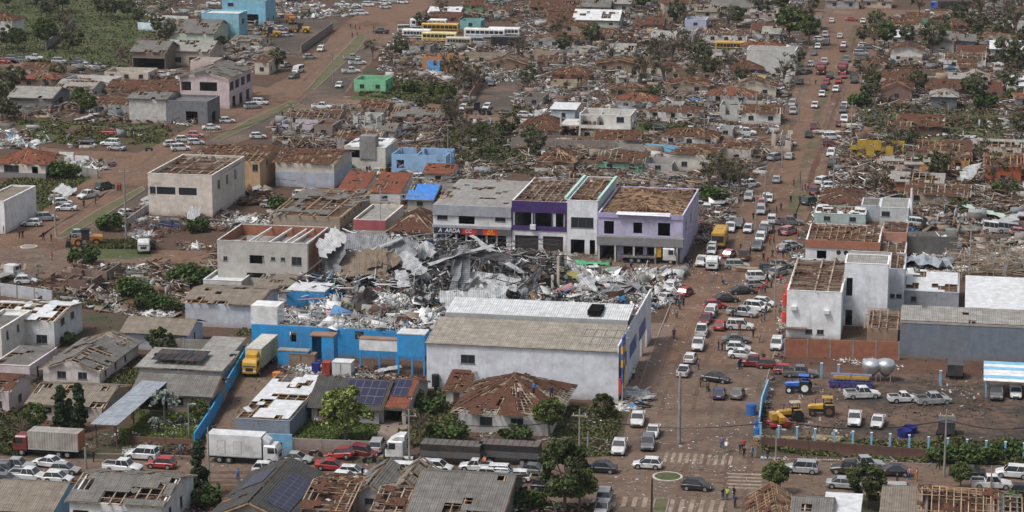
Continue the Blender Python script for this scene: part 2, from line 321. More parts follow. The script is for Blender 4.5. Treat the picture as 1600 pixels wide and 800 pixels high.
REDS = groundmat('red_soil', [(.2, (.055, .03, .023)), (.5, (.095, .052, .038)), (.85, (.13, .08, .06))], .06, 1.5, .1, .4)
b = MB(); b.poly([(-2500, -400, 0), (2500, -400, 0), (2500, 5500, 0), (-2500, 5500, 0)]); b.build('ground', SOIL, kind='structure')
AVE = [(925, 830), (975, 690), (985, 640), (1012, 560), (1040, 505), (1062, 450), (1088, 400), (1140, 340), (1186, 285), (1213, 235), (1232, 180), (1255, 110), (1278, 50), (1292, 0), (1300, -40), (1420, -40), (1398, 0), (1382, 50), (1362, 110), (1335, 180), (1300, 240), (1282, 290), (1262, 340), (1236, 390), (1222, 470), (1212, 560), (1192, 620), (1180, 700), (1170, 830)]
XST = [(-40, 712), (320, 722), (600, 726), (960, 712), (1190, 718), (1400, 722), (1640, 732), (1640, 782), (1250, 772), (900, 790), (700, 770), (400, 760), (-40, 762)]
MIDS = [(-40, 372), (60, 372), (130, 388), (330, 392), (335, 425), (130, 418), (60, 440), (-40, 440)]
MID2 = [(790, 398), (900, 404), (1100, 412), (1240, 420), (1240, 470), (1080, 455), (1010, 432), (880, 428), (790, 420)]
LAV = [(-30, 385), (50, 340), (130, 285), (200, 245), (262, 218), (335, 176), (400, 146), (450, 120), (515, 60), (560, 18), (600, -30), (720, -30), (650, 28), (596, 78), (560, 120), (528, 160), (455, 185), (390, 215), (330, 240), (255, 290), (215, 325), (150, 365), (120, 392)]
UST = [(60, 230), (110, 234), (240, 240), (330, 205), (350, 235), (300, 262), (235, 262), (200, 258), (60, 246)]
UST2 = [(400, 146), (560, 150), (700, 164), (860, 188), (1000, 200), (1200, 212), (1290, 222), (1290, 238), (1190, 228), (1000, 212), (860, 200), (700, 176), (530, 166), (400, 160)]
TST = [(0, 92), (130, 96), (290, 112), (420, 138), (410, 148), (280, 122), (130, 108), (0, 104)]
TOP = [(1240, 14), (1420, 16), (1640, 6), (1640, 14), (1420, 28), (1240, 26)]
EXCL += [AVE, XST, MIDS, MID2, LAV, UST, UST2, TOP]
sheet('avenue', AVE, .024, ROAD, .35); sheet('lower_street', XST, .016, MUD, .35)
sheet('middle_street', MID2, .012, MUD, .4); sheet('left_crossing', MIDS, .012, MUD, .5); sheet('left_avenue', LAV, .02, ROAD, .4)
for q in (UST, UST2, TST, TOP): sheet('dirt_street', q, .01, ROAD, .6)
sheet('avenue_junction', [(925, 830), (960, 725), (985, 640), (1030, 570), (1210, 570), (1190, 640), (1180, 715), (1200, 770), (1170, 830)], .03, MUD, .3)
sheet('parking_apron', [(1005, 505), (1055, 505), (1025, 600), (985, 640), (975, 600)], .034, mat('paving', (.14, .11, .09), 'concrete', .9, .5))
sheet('asphalt_lane', [(255, 292), (335, 240), (460, 186), (530, 160), (565, 105), (600, 72), (575, 60), (535, 100), (470, 158), (330, 218), (228, 292), (120, 355), (120, 392), (215, 325)], .03, ASPH, .25)
sheet('farm_yard', [(1195, 590), (1260, 578), (1620, 592), (1620, 700), (1190, 690)], .008, YARD, .5)
sheet('red_bank', [(1225, 558), (1620, 572), (1620, 592), (1220, 580)], .012, REDS, .4)
sheet('cleared_lot', [(240, 392), (350, 392), (345, 430), (240, 425)], .016, ROAD, .4)
MEDG = groundmat('median_grass', [(.2, (.05, .07, .025)), (.42, (.085, .10, .04)), (.52, (.11, .10, .055)), (.62, (.13, .09, .062)), (.85, (.17, .12, .085))], .3, 2.5, .1, .9)
def median(poly, c=1):
    sheet('grass_median', poly, .12, MEDG, .22, 2.5)
    b = MB(); k = len(poly)
    for i in range(k):
        a, q = G(*poly[i]), G(*poly[(i+1) % k]); b.bar((a.x, a.y, .07), (q.x, q.y, .07), .22, .15)
    b.build('kerb', CONC, kind='structure')
median([(85, 372), (98, 374), (160, 340), (226, 297), (222, 292), (150, 330)])
median([(330, 220), (345, 220), (468, 163), (455, 158), (395, 185)]); median([(478, 142), (490, 142), (560, 78), (574, 56), (560, 54), (520, 95)])
median([(1018, 802), (1040, 802), (1046, 780), (1024, 780)])
for q in ([(1228, 355), (1246, 355), (1272, 300), (1264, 296)], [(1250, 262), (1262, 262), (1280, 215), (1285, 175), (1300, 140), (1290, 140), (1272, 180)], [(1305, 120), (1318, 118), (1338, 45), (1332, 40)], [(1226, 350), (1240, 350), (1256, 300), (1250, 262)]):
    sheet('grass_median', q, .028, GRD, .3, 4)
WPT = mat('road_paint', (.3, .24, .19), 'plain', .9, .95, .1, 0, (.12, .088, .07))
def zebra(x0, y0, x1, y1, n, dy, frac=.45):
    b = MB()
    for i in range(n):
        t0, t1 = i/n, (i+frac)/n; k = (y1-y0)
        q = [G(x0+(x1-x0)*t0, y0+k*t0+dy), G(x0+(x1-x0)*t1, y0+k*t1+dy), G(x0+(x1-x0)*t1+dy*.25, y0+k*t1), G(x0+(x1-x0)*t0+dy*.25, y0+k*t0)]
        b.poly([(p.x, p.y, .038) for p in q])
    b.build('crosswalk', WPT, kind='structure')
zebra(1036, 707, 1148, 713, 10, 15); zebra(1042, 780, 1136, 783, 6, 24); zebra(954, 776, 1018, 778, 4, 15); zebra(0, 411, 44, 412, 5, 10)
b = MB()
for i in range(5):
    a0, a1, a2, a3 = G(1138, 739+i*5.4), G(1190, 741+i*5.4), G(1190, 743.2+i*5.4), G(1136, 741.2+i*5.4); b.poly([(p.x, p.y, .038) for p in (a3, a2, a1, a0)])
b.build('crosswalk', WPT, kind='structure')
def island(x, y, r, gr):
    c = G(x, y); b = MB(); n = 28; pts = lambda rr, z: [(c.x+rr*math.cos(6.2832*i/n), c.y+rr*math.sin(6.2832*i/n), z) for i in range(n)]
    b.loft([pts(r, 0), pts(r, .14), pts(r-.25, .14)], 0, False); b.poly(pts(r-.25, .13), 1)
    b.build('traffic_island', [mat('kerb_paint', (.5, .48, .42), 'plain', .9, .3), gr], kind='structure')
    return c
island(1043, 745.5, 1.95, GRASS); island(45, 386, 1.6, CONC)
for q in ([(0, 0), (210, 0), (265, 30), (200, 80), (210, 105), (0, 95)], [(170, 0), (270, 0), (240, 12), (160, 15)]): sheet('grass_field', q, .01, GRASS, 2)
for q in ([(20, 190), (250, 196), (290, 215), (270, 228), (60, 218)], [(80, 262), (160, 262), (140, 290), (70, 280)], [(0, 288), (60, 295), (120, 318), (60, 345), (0, 330)], [(600, 125), (650, 120), (700, 150), (640, 158), (540, 155)],
          [(215, 640), (325, 630), (310, 690), (190, 690)], [(470, 655), (590, 655), (575, 690), (462, 690)], [(1330, 165), (1560, 165), (1570, 225), (1440, 235), (1340, 200)], [(1180, 690), (1500, 690), (1500, 712), (1180, 700)],
          [(800, 240), (835, 240), (832, 268), (795, 270)], [(150, 378), (235, 380), (240, 402), (140, 405)], [(0, 240), (20, 262), (0, 270)], [(870, 660), (950, 640), (940, 700), (860, 710)], [(990, 190), (1100, 190), (1080, 210), (985, 205)], [(1170, 770), (1215, 770), (1190, 812), (1165, 812)]):
    sheet('lawn', q, .014, GRASS, .6, 3)
sheet('bare_soil', [(80, 198), (290, 206), (270, 226), (90, 216)], .018, REDS, 1.2, 3)
sheet('driveway', [(590, 655), (640, 660), (615, 715), (570, 715)], .03, mat('drive_concrete', (.26, .24, .22), 'concrete', .9, .4))
sheet('driveway', [(385, 590), (440, 590), (400, 650), (345, 722), (305, 722)], .02, MUD)
sheet('sidewalk', [(1000, 432), (1062, 398), (1072, 402), (1012, 440)], .1, mat('paving', (.14, .11, .09), 'concrete'))
sheet('pavement', [(1405, 345), (1600, 345), (1600, 368), (1405, 368)], .01, ASPH)
sheet('pavement', [(440, 28), (530, 32), (470, 85), (420, 78)], .014, ASPH, .6); sheet('pavement', [(700, 130), (830, 120), (800, 175), (740, 182)], .014, ASPH, .6)

TRK = groundmat('tyre_track', [(.2, (.085, .056, .042)), (.5, (.125, .082, .06)), (.85, (.18, .125, .09))], .05, 1.2, .03, .2)
def track(pts, wd, m, z):
    b = MB()
    L = [G(*p) for p in pts]
    fine = []
    for a, c in zip(L, L[1:]):
        n = max(1, int((c-a).length/6)); fine += [a.lerp(c, i/n) for i in range(n)]
    fine.append(L[-1]); lf, rt = [], []
    for i, p in enumerate(fine):
        d = (fine[min(i+1, len(fine)-1)]-fine[max(0, i-1)]).normalized(); q = Vector((d.y, -d.x, 0)); k = wd*random.uniform(.6, 1.3); o = random.uniform(-.25, .25); lf.append(p+q*(o-k/2)); rt.append(p+q*(o+k/2))
    for i in range(len(fine)-1): b.poly([(v.x, v.y, z) for v in (lf[i], lf[i+1], rt[i+1], rt[i])])
    o = b.build('wheel_track', m, kind='structure')
    if o.data.polygons[0].normal.z < 0: o.data.flip_normals()
for off in (-13, 13):
    track([(1118+off*1.3, 470), (1170+off, 340), (1214+off*.7, 240), (1262+off*.5, 110), (1300+off*.4, 0)], 1.3, TRK, .027)
for off in (-9, 9): track([(1240+off, 345), (1290+off*.8, 215), (1325+off*.6, 110), (1365+off*.4, 10)], 1.1, TRK, .0275)
track([(1258, 330), (1275, 260), (1296, 190), (1318, 110), (1340, 40)], 2.2, REDS, .026)
for off in (-6, 6): track([(60, 372+off*.3), (140, 320+off*.4), (250, 240+off), (400, 172+off), (470, 125+off), (560, 40+off)], 1.0, TRK, .0262)
for off in (-7, 2, 9): track([(-20, 742+off), (300, 745+off), (640, 746+off), (900, 748+off), (1250, 744+off), (1620, 755+off)], 1.0, TRK, .0365)
for x in (1010, 1060, 1090, 1130, 1160): track([(x, 800), (x+22, 640), (x+(1095-x)*.2+50, 520)], .8, TRK, .0362)

def kerb(pts):
    b = MB()
    for a, c in zip(pts, pts[1:]): a, c = G(*a), G(*c); b.bar((a.x, a.y, .07), (c.x, c.y, .07), .2, .14)
    b.build('kerb', CONC, kind='structure')
kerb([(984, 642), (1004, 590), (1030, 520), (1056, 456)]); kerb([(1000, 585), (972, 583)]); kerb([(1196, 600), (1212, 545), (1224, 470)]); kerb([(1190, 716), (1300, 720), (1480, 727), (1610, 731)]); kerb([(455, 712), (640, 716)]); kerb([(30, 706), (300, 714)]); kerb([(240, 290), (330, 243)]); kerb([(700, 398), (860, 404), (1066, 412)]); kerb([(690, 424), (1000, 432)])
sheet('sidewalk', [(1212, 545), (1224, 470), (1238, 472), (1230, 558), (1210, 556)], .12, mat('paving', (.14, .11, .09), 'concrete')); sheet('sidewalk', [(680, 390), (800, 394), (930, 401), (1068, 408), (1066, 412), (930, 406), (800, 400), (680, 396)], .12, mat('paving', (.14, .11, .09), 'concrete'))
# ---------------------------------------------------------------- buildings
def wallrun(mb, x0, y0, ax, ln, z0, z1, t, ops, m=0):  # a wall along axis 'x' or 'y' with real openings (u0,u1,v0,v1)
    cuts = sorted({0.0, ln}|{max(0, o[0]) for o in ops}|{min(ln, o[1]) for o in ops})
    def bx(u0, u1, a, c):
        if u1-u0 < .01 or c-a < .01: return
        if ax == 'x': mb.box(x0+u0, y0, a, x0+u1, y0+t, c, m)
        else: mb.box(x0, y0+u0, a, x0+t, y0+u1, c, m)
    for a, c in zip(cuts, cuts[1:]):
        mid = (a+c)/2; here = sorted([o for o in ops if o[0] < mid < o[1]], key=lambda o: o[2]); z = z0
        for o in here: bx(a, c, z, z0+o[2]); z = z0+o[3]
        bx(a, c, z, z1)
def roofplane(cov, tim, A, B, C, D, dmg, cu, cv, seed, raft=1.3, bat=.6, lift=.27, cm=0):
    rr = random.Random(seed); A, B, C, D = map(Vector, (A, B, C, D))
    S = lambda u, v: (A.lerp(B, u)).lerp(D.lerp(C, u), v)
    nrm = (B-A).cross(((D+C)-(A+B))*.5); nrm = nrm.normalized() if nrm.length > 1e-6 else Vector((0, 0, 1))
    if nrm.z < 0: nrm = -nrm
    lu = max((B-A).length, (C-D).length); lv = ((D+C)/2-(A+B)/2).length; nu, nv = max(2, int(lu/cu)), max(2, int(lv/cv))
    gu, gv = max(2, nu//3+2), max(2, nv//3+2); g = [[rr.random() for _ in range(gv+2)] for _ in range(gu+2)]
    def nz(i, j):
        a, c = i/nu*gu, j/nv*gv; ia, ic = int(a), int(c); fa, fc = a-ia, c-ic
        return (g[ia][ic]*(1-fa)+g[ia+1][ic]*fa)*(1-fc)+(g[ia][ic+1]*(1-fa)+g[ia+1][ic+1]*fa)*fc+.28*rr.random()
    cells = [(nz(i, j), i, j) for i in range(nu) for j in range(nv)]; vals = sorted(c[0] for c in cells); th = vals[min(len(vals)-1, int(dmg*len(vals)))] if dmg > 0 else -1
    if dmg >= 1: th = 9
    off = nrm*lift
    for q, i, j in cells:
        if q < th: 
            if rr.random() < .06:                      # a loose piece left lying askew
                p = S((i+.5)/nu, (j+.5)/nv)+off*.8; a = rr.uniform(0, 3); ux = Vector((math.cos(a), math.sin(a), 0))*cu*.5; uy = Vector((-math.sin(a), math.cos(a), 0))*cv*.45; tl = Vector((0, 0, rr.uniform(-.25, .35)))
                pts = [p-ux-uy-tl, p+ux-uy+tl, p+ux+uy+tl, p-ux+uy-tl]; cov.hexa(pts+[x+nrm*.03 for x in pts], cm)
            continue
        e = .0; pts = [S((i-e)/nu, (j-e)/nv), S((i+1+e)/nu, (j-e)/nv), S((i+1+e)/nu, (j+1.0)/nv), S((i-e)/nu, (j+1.0)/nv)]
        dz = [off+nrm*(rr.uniform(0, .035)) for _ in range(4)]
        pts = [x+y for x, y in zip(pts, dz)]; cov.hexa(pts+[x+nrm*.04 for x in pts], cm)
    if dmg > .02:
        n = max(2, int(lu/raft))
        for i in range(n+1):
            if dmg > .5 and rr.random() < .08: continue
            u = i/n; a, c = S(u, 0), S(u, 1)
            if (c-a).length > .5: tim.bar(a+nrm*.1, c+nrm*.1, (.24 if raft >= 2 else .15) if raft > 1.2 else .12, .18, up=nrm)
        n = max(2, int(lv/bat))
        for j in range(n+1):
            v = j/n; k = 3
            for q in range(k):
                if rr.random() < (.1+.35*(dmg > .6)): continue
                a, c = S(q/k, v), S((q+1)/k, v)
                if (c-a).length > .3: tim.bar(a+nrm*.21, c+nrm*.21, .07, .05, up=nrm)
NW = [0]
def window(root, x, y, z, wd, ht, ax, near, kind='win'):
    """glazed window set in its opening: frame with the pane as a sub-part"""
    NW[0] += 1; b = MB(); f = .07; t = .08
    def bx(u0, v0, u1, v1, d0, d1, m=0, B=b):
        if ax == 'x': B.box(x+u0, y+d0, z+v0, x+u1, y+d1, z+v1, m)
        else: B.box(x-d1, y+u0, z+v0, x-d0, y+u1, z+v1, m)
    bx(0, 0, wd, f, .02, .02+t); bx(0, ht-f, wd, ht, .02, .02+t); bx(0, f, f, ht-f, .02, .02+t); bx(wd-f, f, wd, ht-f, .02, .02+t)
    n = 1 if wd < 2.6 else 2
    for i in range(1, n+1): u = wd*i/(n+1); bx(u-.025, f, u+.025, ht-f, .03, .09)
    bx(-.1, -.09, wd+.1, -.003, -.06, .12)
    if near:
        o = b.build('window', FRAME, root); p = MB(); bx(f, f, wd-f, ht-f, .055, .065, 0, p); p.build('pane', GLASS, o)
    else: bx(f, f, wd-f, ht-f, .055, .065, 1); b.build('window', [FRAME, GLASS], root)
HOUSES = []
def house(r, x0, y0, x1, yt, d, label, wall=(.4, .38, .35), roof='gx', cov='fibre', dmg=.2, rh=1.5, front=None, side=None, yaw=0, over=.45, cat='house', name='house', base=None, par=None, wk='plaster', timb=None, h=None, storeys=1, open_=False, junk=1.0, jmix='tile'):
    X0, Y0 = rp(r, x0, y0); X1, _ = rp(r, x1, 0); _, YT = rp(r, 0, yt)
    p = G(X0, Y0); ga = GA-R(yaw); u = Vector((math.cos(ga), -math.sin(ga), 0)); W = abs(widthto(p, X1, u)); H = h or max(2.2, hgt(p, YT))
    root = empty(name, p, -ga, label, cat); near = Y0 > 270; rr = random.Random(int(X0*7+Y0*13))
    t = .2; WM = wallmat(wall, wk); wins = []
    def mk(n, L, spec):
        ops = []
        if spec is None: spec = [('w', (i+.5)/n, 1.3, 1.1, 1.0+3*s) for s in range(storeys) for i in range(n)]
        for k, c, ww, hh, z in spec:
            z = z if z > 0 else .02
            u0 = max(.35, min(L-.35-ww, c*L-ww/2)); 
            if u0 < .3 or z+hh > H-.15: 
                if z+hh > H-.15: hh = H-.3-z
                if hh < .4 or u0 < .3 or u0+ww > L-.2: continue
            if any(u0 < o[1]+.15 and u0+ww > o[0]-.15 and z < o[3] and z+hh > o[2] for o, _ in ops): continue
            ops.append(((u0, u0+ww, z, z+hh), k))
        return ops
    fo = mk(max(1, int(W/4)), W, front); so = mk(max(1, int(d/4.5)), d, side)
    wb = MB(); ztop = H+(par if par is not None else (.6 if roof == 'flat' else 0))
    sol = lambda ops: [o for o, k in ops]
    wallrun(wb, 0, 0, 'x', W, 0, ztop, t, sol(fo)); wallrun(wb, 0, d-t, 'x', W, 0, ztop, t, [])
    wallrun(wb, 0, t, 'y', d-2*t, 0, ztop, t, []); wallrun(wb, W-t, t, 'y', d-2*t, 0, ztop, t, [(a-t, b-t, c, e) for a, b, c, e in sol(so) if a > t and b < d-t])
    if roof in ('gx', 'mono') and rh > .3:
        for xx in (0, W-t):
            q = [(0, H), (d, H), (d/2, H+rh)] if roof == 'gx' else [(0, H), (d, H), (d, H+rh)]
            k = len(wb.v); wb.v += [(xx, a, c) for a, c in q]+[(xx+t, a, c) for a, c in q]
            wb.face([k, k+1, k+2][::-1]); wb.face([k+3, k+4, k+5])
            for i in range(3): j = (i+1) % 3; wb.face([k+i, k+j, k+3+j, k+3+i])
    if roof == 'mono' and rh > .3: wb.box(t, d-t, H, W-t, d, H+rh)
    if roof == 'gy':
        for yy in (0, d-t):
            q = [(0, H), (W, H), (W/2, H+rh)]; k = len(wb.v); wb.v += [(a, yy, c) for a, c in q]+[(a, yy+t, c) for a, c in q]
            wb.face([k, k+1, k+2]); wb.face([k+3, k+5, k+4])
            for i in range(3): j = (i+1) % 3; wb.face([k+i, k+3+i, k+3+j, k+j])
    if par is not None and roof != 'flat' or roof == 'flat':  # coping on the parapet
        for q in ((-.04, -.04, W+.04, t+.04), (-.04, d-t-.04, W+.04, d+.04), (-.04, t+.04, t+.04, d-t-.04), (W-t-.04, t+.04, W+.04, d-t-.04)): wb.box(q[0], q[1], ztop, q[2], q[3], ztop+.07, 1)
    wb.build('wall', [WM, wallmat(tuple(min(.75, c*1.15+.03) for c in wall))], root)
    if base: b = MB(); b.box(-.03, -.03, 0, W+.03, -.003, base[0]); b.box(W+.003, -.03, 0, W+.03, d, base[0]); b.build('plinth', wallmat(base[1]), root)
    for (a, c, z, e), k in fo:
        if k == 'w': window(root, a, 0, z, c-a, e-z, 'x', near)
        elif k == 'b': b = MB(); b.box(a, .08, z, c, .1, e); b.build('window', GLASS, root)
        elif k == 'd': b = MB(); b.box(a+.03, .05, z, c-.03, .1, e-.03); b.build('door', mat('door_wood', (.16, .09, .06), 'plain', .6), root)
        elif k == 'g': b = MB(); b.box(a+.02, .06, z, c-.02, .09, e-.02); b.build('shutter', mat('shutter', (.3, .3, .3), 'fibre', .5, .3), root)
    for (a, c, z, e), k in so:
        if k == 'w' and a > t and c < d-t: window(root, W, a, z, c-a, e-z, 'y', near)
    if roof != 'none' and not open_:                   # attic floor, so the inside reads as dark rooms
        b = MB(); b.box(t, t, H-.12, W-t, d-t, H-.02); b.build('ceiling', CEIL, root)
    if open_:
        b = MB()
        for i in range(1, max(2, int(W/4))): b.box(W*i/max(2, int(W/4)), t, 0, W*i/max(2, int(W/4))+.15, d-t, H*rr.uniform(.75, .98))
        b.box(t, d*.5, 0, W-t, d*.5+.15, H*.9); b.build('partition', WM, root)
    cm, tm = MB(), MB(); cu, cv = (1.0, 1.25) if cov not in ('tile', 'red') else (.6, .6); o = over; s = int(X0*31+Y0); kw = dict(raft=1.3 if timb is None else timb, bat=.55 if cov in ('tile', 'red') else 1.1)
    if roof == 'gx':
        k = rh/(d/2); roofplane(cm, tm, (-o, -o, H-k*o), (W+o, -o, H-k*o), (W+o, d/2, H+rh), (-o, d/2, H+rh), dmg, cu, cv, s, **kw)
        roofplane(cm, tm, (W+o, d+o, H-k*o), (-o, d+o, H-k*o), (-o, d/2, H+rh), (W+o, d/2, H+rh), dmg, cu, cv, s+1, **kw)
    elif roof == 'gy':
        k = rh/(W/2); roofplane(cm, tm, (W+o, -o, H-k*o), (W+o, d+o, H-k*o), (W/2, d+o, H+rh), (W/2, -o, H+rh), dmg, cu, cv, s, **kw)
        roofplane(cm, tm, (-o, d+o, H-k*o), (-o, -o, H-k*o), (W/2, -o, H+rh), (W/2, d+o, H+rh), dmg, cu, cv, s+1, **kw)
    elif roof == 'hip':
        m_ = min(W, d)/2; e = (W/2 if W <= d else m_); f = (d/2 if d <= W else m_); R1, R2 = (e, f if W > d else m_, H+rh), (W-e, f if W > d else d-m_, H+rh)
        q = rh/m_*o; a, b_, c, d_ = (-o, -o, H-q), (W+o, -o, H-q), (W+o, d+o, H-q), (-o, d+o, H-q)
        if W > d: L = [(a, b_, R2, R1), (b_, c, R2, R2), (c, d_, R1, R2), (d_, a, R1, R1)]
        else: L = [(a, b_, R1, R1), (b_, c, R2, R1), (c, d_, R2, R2), (d_, a, R1, R2)]
        for i, L_ in enumerate(L): roofplane(cm, tm, *L_, dmg, cu, cv, s+i, **kw)
    elif roof == 'mono':
        i = t+.02 if par is not None else -o; zz = 0
        roofplane(cm, tm, (i, i, H), (W-i, i, H), (W-i, d-i, H+rh), (i, d-i, H+rh), dmg, cu, cv, s, **kw)
    elif roof == 'flat':
        i = t+.01; cm.box(i, i, H-.02, W-i, d-i, H+.06)
    rf = cm.build('roof', COV[cov] if isinstance(cov, str) else cov, root)
    tm.build('rafters', TIMB if rr.random() < .55 else TIMBG, root)
    if roof != 'none' and dmg > .08 and junk > 0:
        n = int(W*d*(.4+dmg*.5)*1.5*junk*(.5 if dmg > .6 else 1)); P = np.stack([RN.uniform(t, W-t, n), RN.uniform(t, d-t, n), H+RN.uniform(-.05, .12 if roof == 'mono' else .25, n)], -1)
        if roof in ('gx', 'gy', 'hip'): 
            c = (1-np.abs(P[:, 1]/d*2-1)) if roof == 'gx' else (1-np.abs(P[:, 0]/W*2-1)) if roof == 'gy' else np.minimum(1-np.abs(P[:, 1]/d*2-1), 1-np.abs(P[:, 0]/W*2-1)); P[:, 2] = H+c*rh*np.where(RN.rand(n) < (.45 if dmg < .6 else .12), 1, .0)+.1
        chips('fallen_roofing', P, jmix, .55, .2, root)
    HOUSES.append((root, W, d, H)); return root, W, d, H
def wall(r, x0, y0, x1, y1, ht, m, label, cap=True, name='wall', th=.18, broken=0):
    a, c = G(*rp(r, x0, y0)), G(*rp(r, x1, y1)); L = (c-a).length; root = empty(name, a, math.atan2(c.y-a.y, c.x-a.x), label, 'wall'); b = MB(); n = max(1, int(L/3)); rr = random.Random(int(L*100)+int(x0))
    for i in range(n):
        hh = ht*(1-broken*rr.random()); b.box(L*i/n, 0, 0, L*(i+1)/n, th, hh)
    b.build('wall_panel', m, root); b = MB()
    for i in range(n+1): b.box(L*i/n-.12, -.05, 0, L*i/n+.12, th+.05, ht*(1-.6*broken*rr.random())+.06)
    b.build('pilaster', m if not cap else CONC, root); return root
W_ = (.5, .49, .47); CR = (.45, .4, .33); PK = (.44, .34, .31); GR = (.3, .3, .3); DG = (.12, .13, .14); MAU = (.45, .38, .39); PUR = (.36, .34, .46)
def win(c, ww, hh, z): return ('w', c, ww, hh, z)
def hol(c, ww, hh, z): return ('h', c, ww, hh, z)
# --- top left
house('A', -70, 172, 58, 96, 10, 'white house with broken red tile roof at the grassy hillside edge', W_, 'hip', 'tile', .4, 1.8)
house('A', 612, 320, 765, 240, 13, 'brown garage wing under a torn grey roof with a wide open bay', (.2, .17, .14), 'gx', 'fibre', .15, 2.2, front=[hol(.5, 10, 3.2, 0)], side=[])
house('A', 765, 303, 972, 236, 13, 'cream bungalow with grey and white scoured roof sheets above the parked cars', (.36, .32, .27), 'gx', 'light', .2, 2.2, front=[win(.25, 3, 1.6, 1), win(.65, 3, 1.6, 1)])
house('A', 790, 214, 990, 152, 18, 'long grey roofed hall with a pale green gable end', (.38, .44, .36), 'gx', 'fibre', .25, 3)
house('A', 935, 186, 1108, 66, 9, 'light blue two storey building with a flat white roof', (.24, .46, .56), 'flat', 'white', 0, 1, front=[], side=[win(.5, 3, 1.5, 5)], par=.4)
house('A', 1030, 112, 1230, 8, 12, 'bright blue workshop with dark open bays at the top of the picture', (.22, .47, .62), 'flat', 'fibre', 0, 1, front=[win(.2, 2, 1.5, 6), hol(.35, 4, 3.5, 0), hol(.7, 4, 3.5, 0)])
house('A', 1070, 226, 1200, 196, 12, 'low house with grey flat roof between blue workshop and mauve hall', CR, 'gx', 'fibre', .3, 1)
house('A', 836, 497, 1063, 358, 20, 'mauve two storey hall with dark window band and grey gable roof', MAU, 'gy', 'fibre', .3, 1.6, front=[hol(.1, 2.6, 2.3, 4.4), hol(.32, 4.6, 2.3, 4.4), hol(.58, 4.6, 2.3, 4.4), hol(.85, 4.6, 2.3, 4.4)], side=[hol(.12, 3.5, 2.2, 4.4), hol(.35, 3.5, 2.2, 4.4), hol(.6, 3.5, 2.2, 4.4), hol(.85, 3.5, 2.2, 4.4), hol(.2, 3, 2.8, 0), hol(.5, 3, 2.8, 0), hol(.8, 3, 2.8, 0)], cat='hall')
house('A', 882, 345, 990, 292, 8, 'pink flat roofed block peeking out behind the mauve hall', PK, 'flat', 'light', 0, 1, front=[])
house('A', 600, 566, 770, 458, 10, 'white concrete two storey block with a stained grey roof', (.42, .41, .39), 'gx', 'fibre', .25, .9, front=[], side=[hol(.6, 2, 1.5, 5)], wk='concrete')
house('A', 770, 572, 962, 476, 10, 'dark grey single storey block with red rags on its flat roof', (.17, .18, .2), 'flat', 'fibre', 0, 1, front=[hol(.62, 3, 3.2, 0)], side=[hol(.5, 3, 2.5, 0)], wk='concrete')
house('A', 495, 452, 835, 416, 12, 'long low house with rust red broken tile roof', (.25, .17, .13), 'gx', 'tile', .35, 1.6)
house('A', 45, 505, 240, 452, 13, 'grey shed with pale fibre roof beside dark trees', (.2, .2, .2), 'gx', 'light', .06, 1.8, front=[], side=[hol(.5, 3, 2.4, 0)], cat='shed', name='shed')
house('A', 80, 372, 250, 322, 10, 'pinkish house with its tiles mostly gone behind the car row', (.34, .27, .26), 'gx', 'tile', .55, 1.2)
house('A', 262, 462, 430, 408, 10, 'collapsed grey roofed house between shed and red roof', GR, 'gx', 'light', .45, 1.3)
house('E', -30, 287, 212, 222, 11, 'white house with deep red hipped tile roof at left edge', (.5, .45, .41), 'hip', 'red', .22, 2.2, front=[win(.35, 3.4, 2, 1.2), hol(.8, 1.4, 2.6, 0)], side=[win(.5, 1.6, 1.4, 1.5)], base=(1.2, (.22, .22, .23)))
house('E', -90, 545, 25, 402, 16, 'plain white windowless block cut by the left edge', (.6, .6, .6), 'flat', 'tan', 0, 1, front=[], side=[], par=.3, cat='building', name='block')
house('E', 690, 462, 985, 292, 22, 'large pale pink two storey building with stripped rafters and dark strip windows', (.5, .45, .40), 'mono', 'tile', .92, .5, par=1.0, junk=.5, front=[win(.07, 1.2, 1.4, 4.4), ('b', .28, 3.9, 1.5, 4.3), ('b', .62, 3.7, 1.5, 4.3)], side=[win(.2, 1.6, 1.8, 5.0), win(.45, 1.6, 1.8, 5.0), win(.7, 1.6, 1.8, 5.0)], cat='building', name='building', timb=2)
house('E', 900, 335, 1205, 205, 18, 'orange walled house under a wide field of broken roof boards', (.5, .33, .2), 'gx', 'tile', .75, 1.2, front=[win(.93, 1.2, 1.4, 4)], side=[win(.3, 1.2, 1.4, 4.5), win(.7, 1.2, 1.4, 4.5)])
house('F', 92, 328, 362, 218, 15, 'cream two storey house with three dark upper windows and battered tile roof', (.46, .42, .37), 'gx', 'tile', .55, 1.6, front=[win(.12, 2.1, 1.6, 5.6), win(.48, 2.1, 1.6, 5.6), win(.82, 2.1, 1.6, 5.6), win(.08, 2, 1, 1.6), win(.3, 1, 1, 1.4), hol(.9, 2.2, 2, 0)], side=[win(.5, .7, 2, 5)], base=(3.2, (.33, .36, .42)))
r_, W, d, H = house('F', 410, 262, 600, 152, 11, 'pale concrete house with white roof sheets and a grey water tower block', (.44, .42, .38), 'mono', 'white', .25, .3, par=.3, front=[hol(.22, 5, 3.4, 3.2), win(.8, 2.6, 1.6, 5)], side=[win(.3, .8, 1.8, 5), win(.6, .8, 1.8, 5)])
b = MB(); b.box(W*.38, -.25, 3.0, W*.38+3.6, 2.6, H+2.8); b.build('tower', wallmat((.24, .23, .23), 'concrete'), r_)
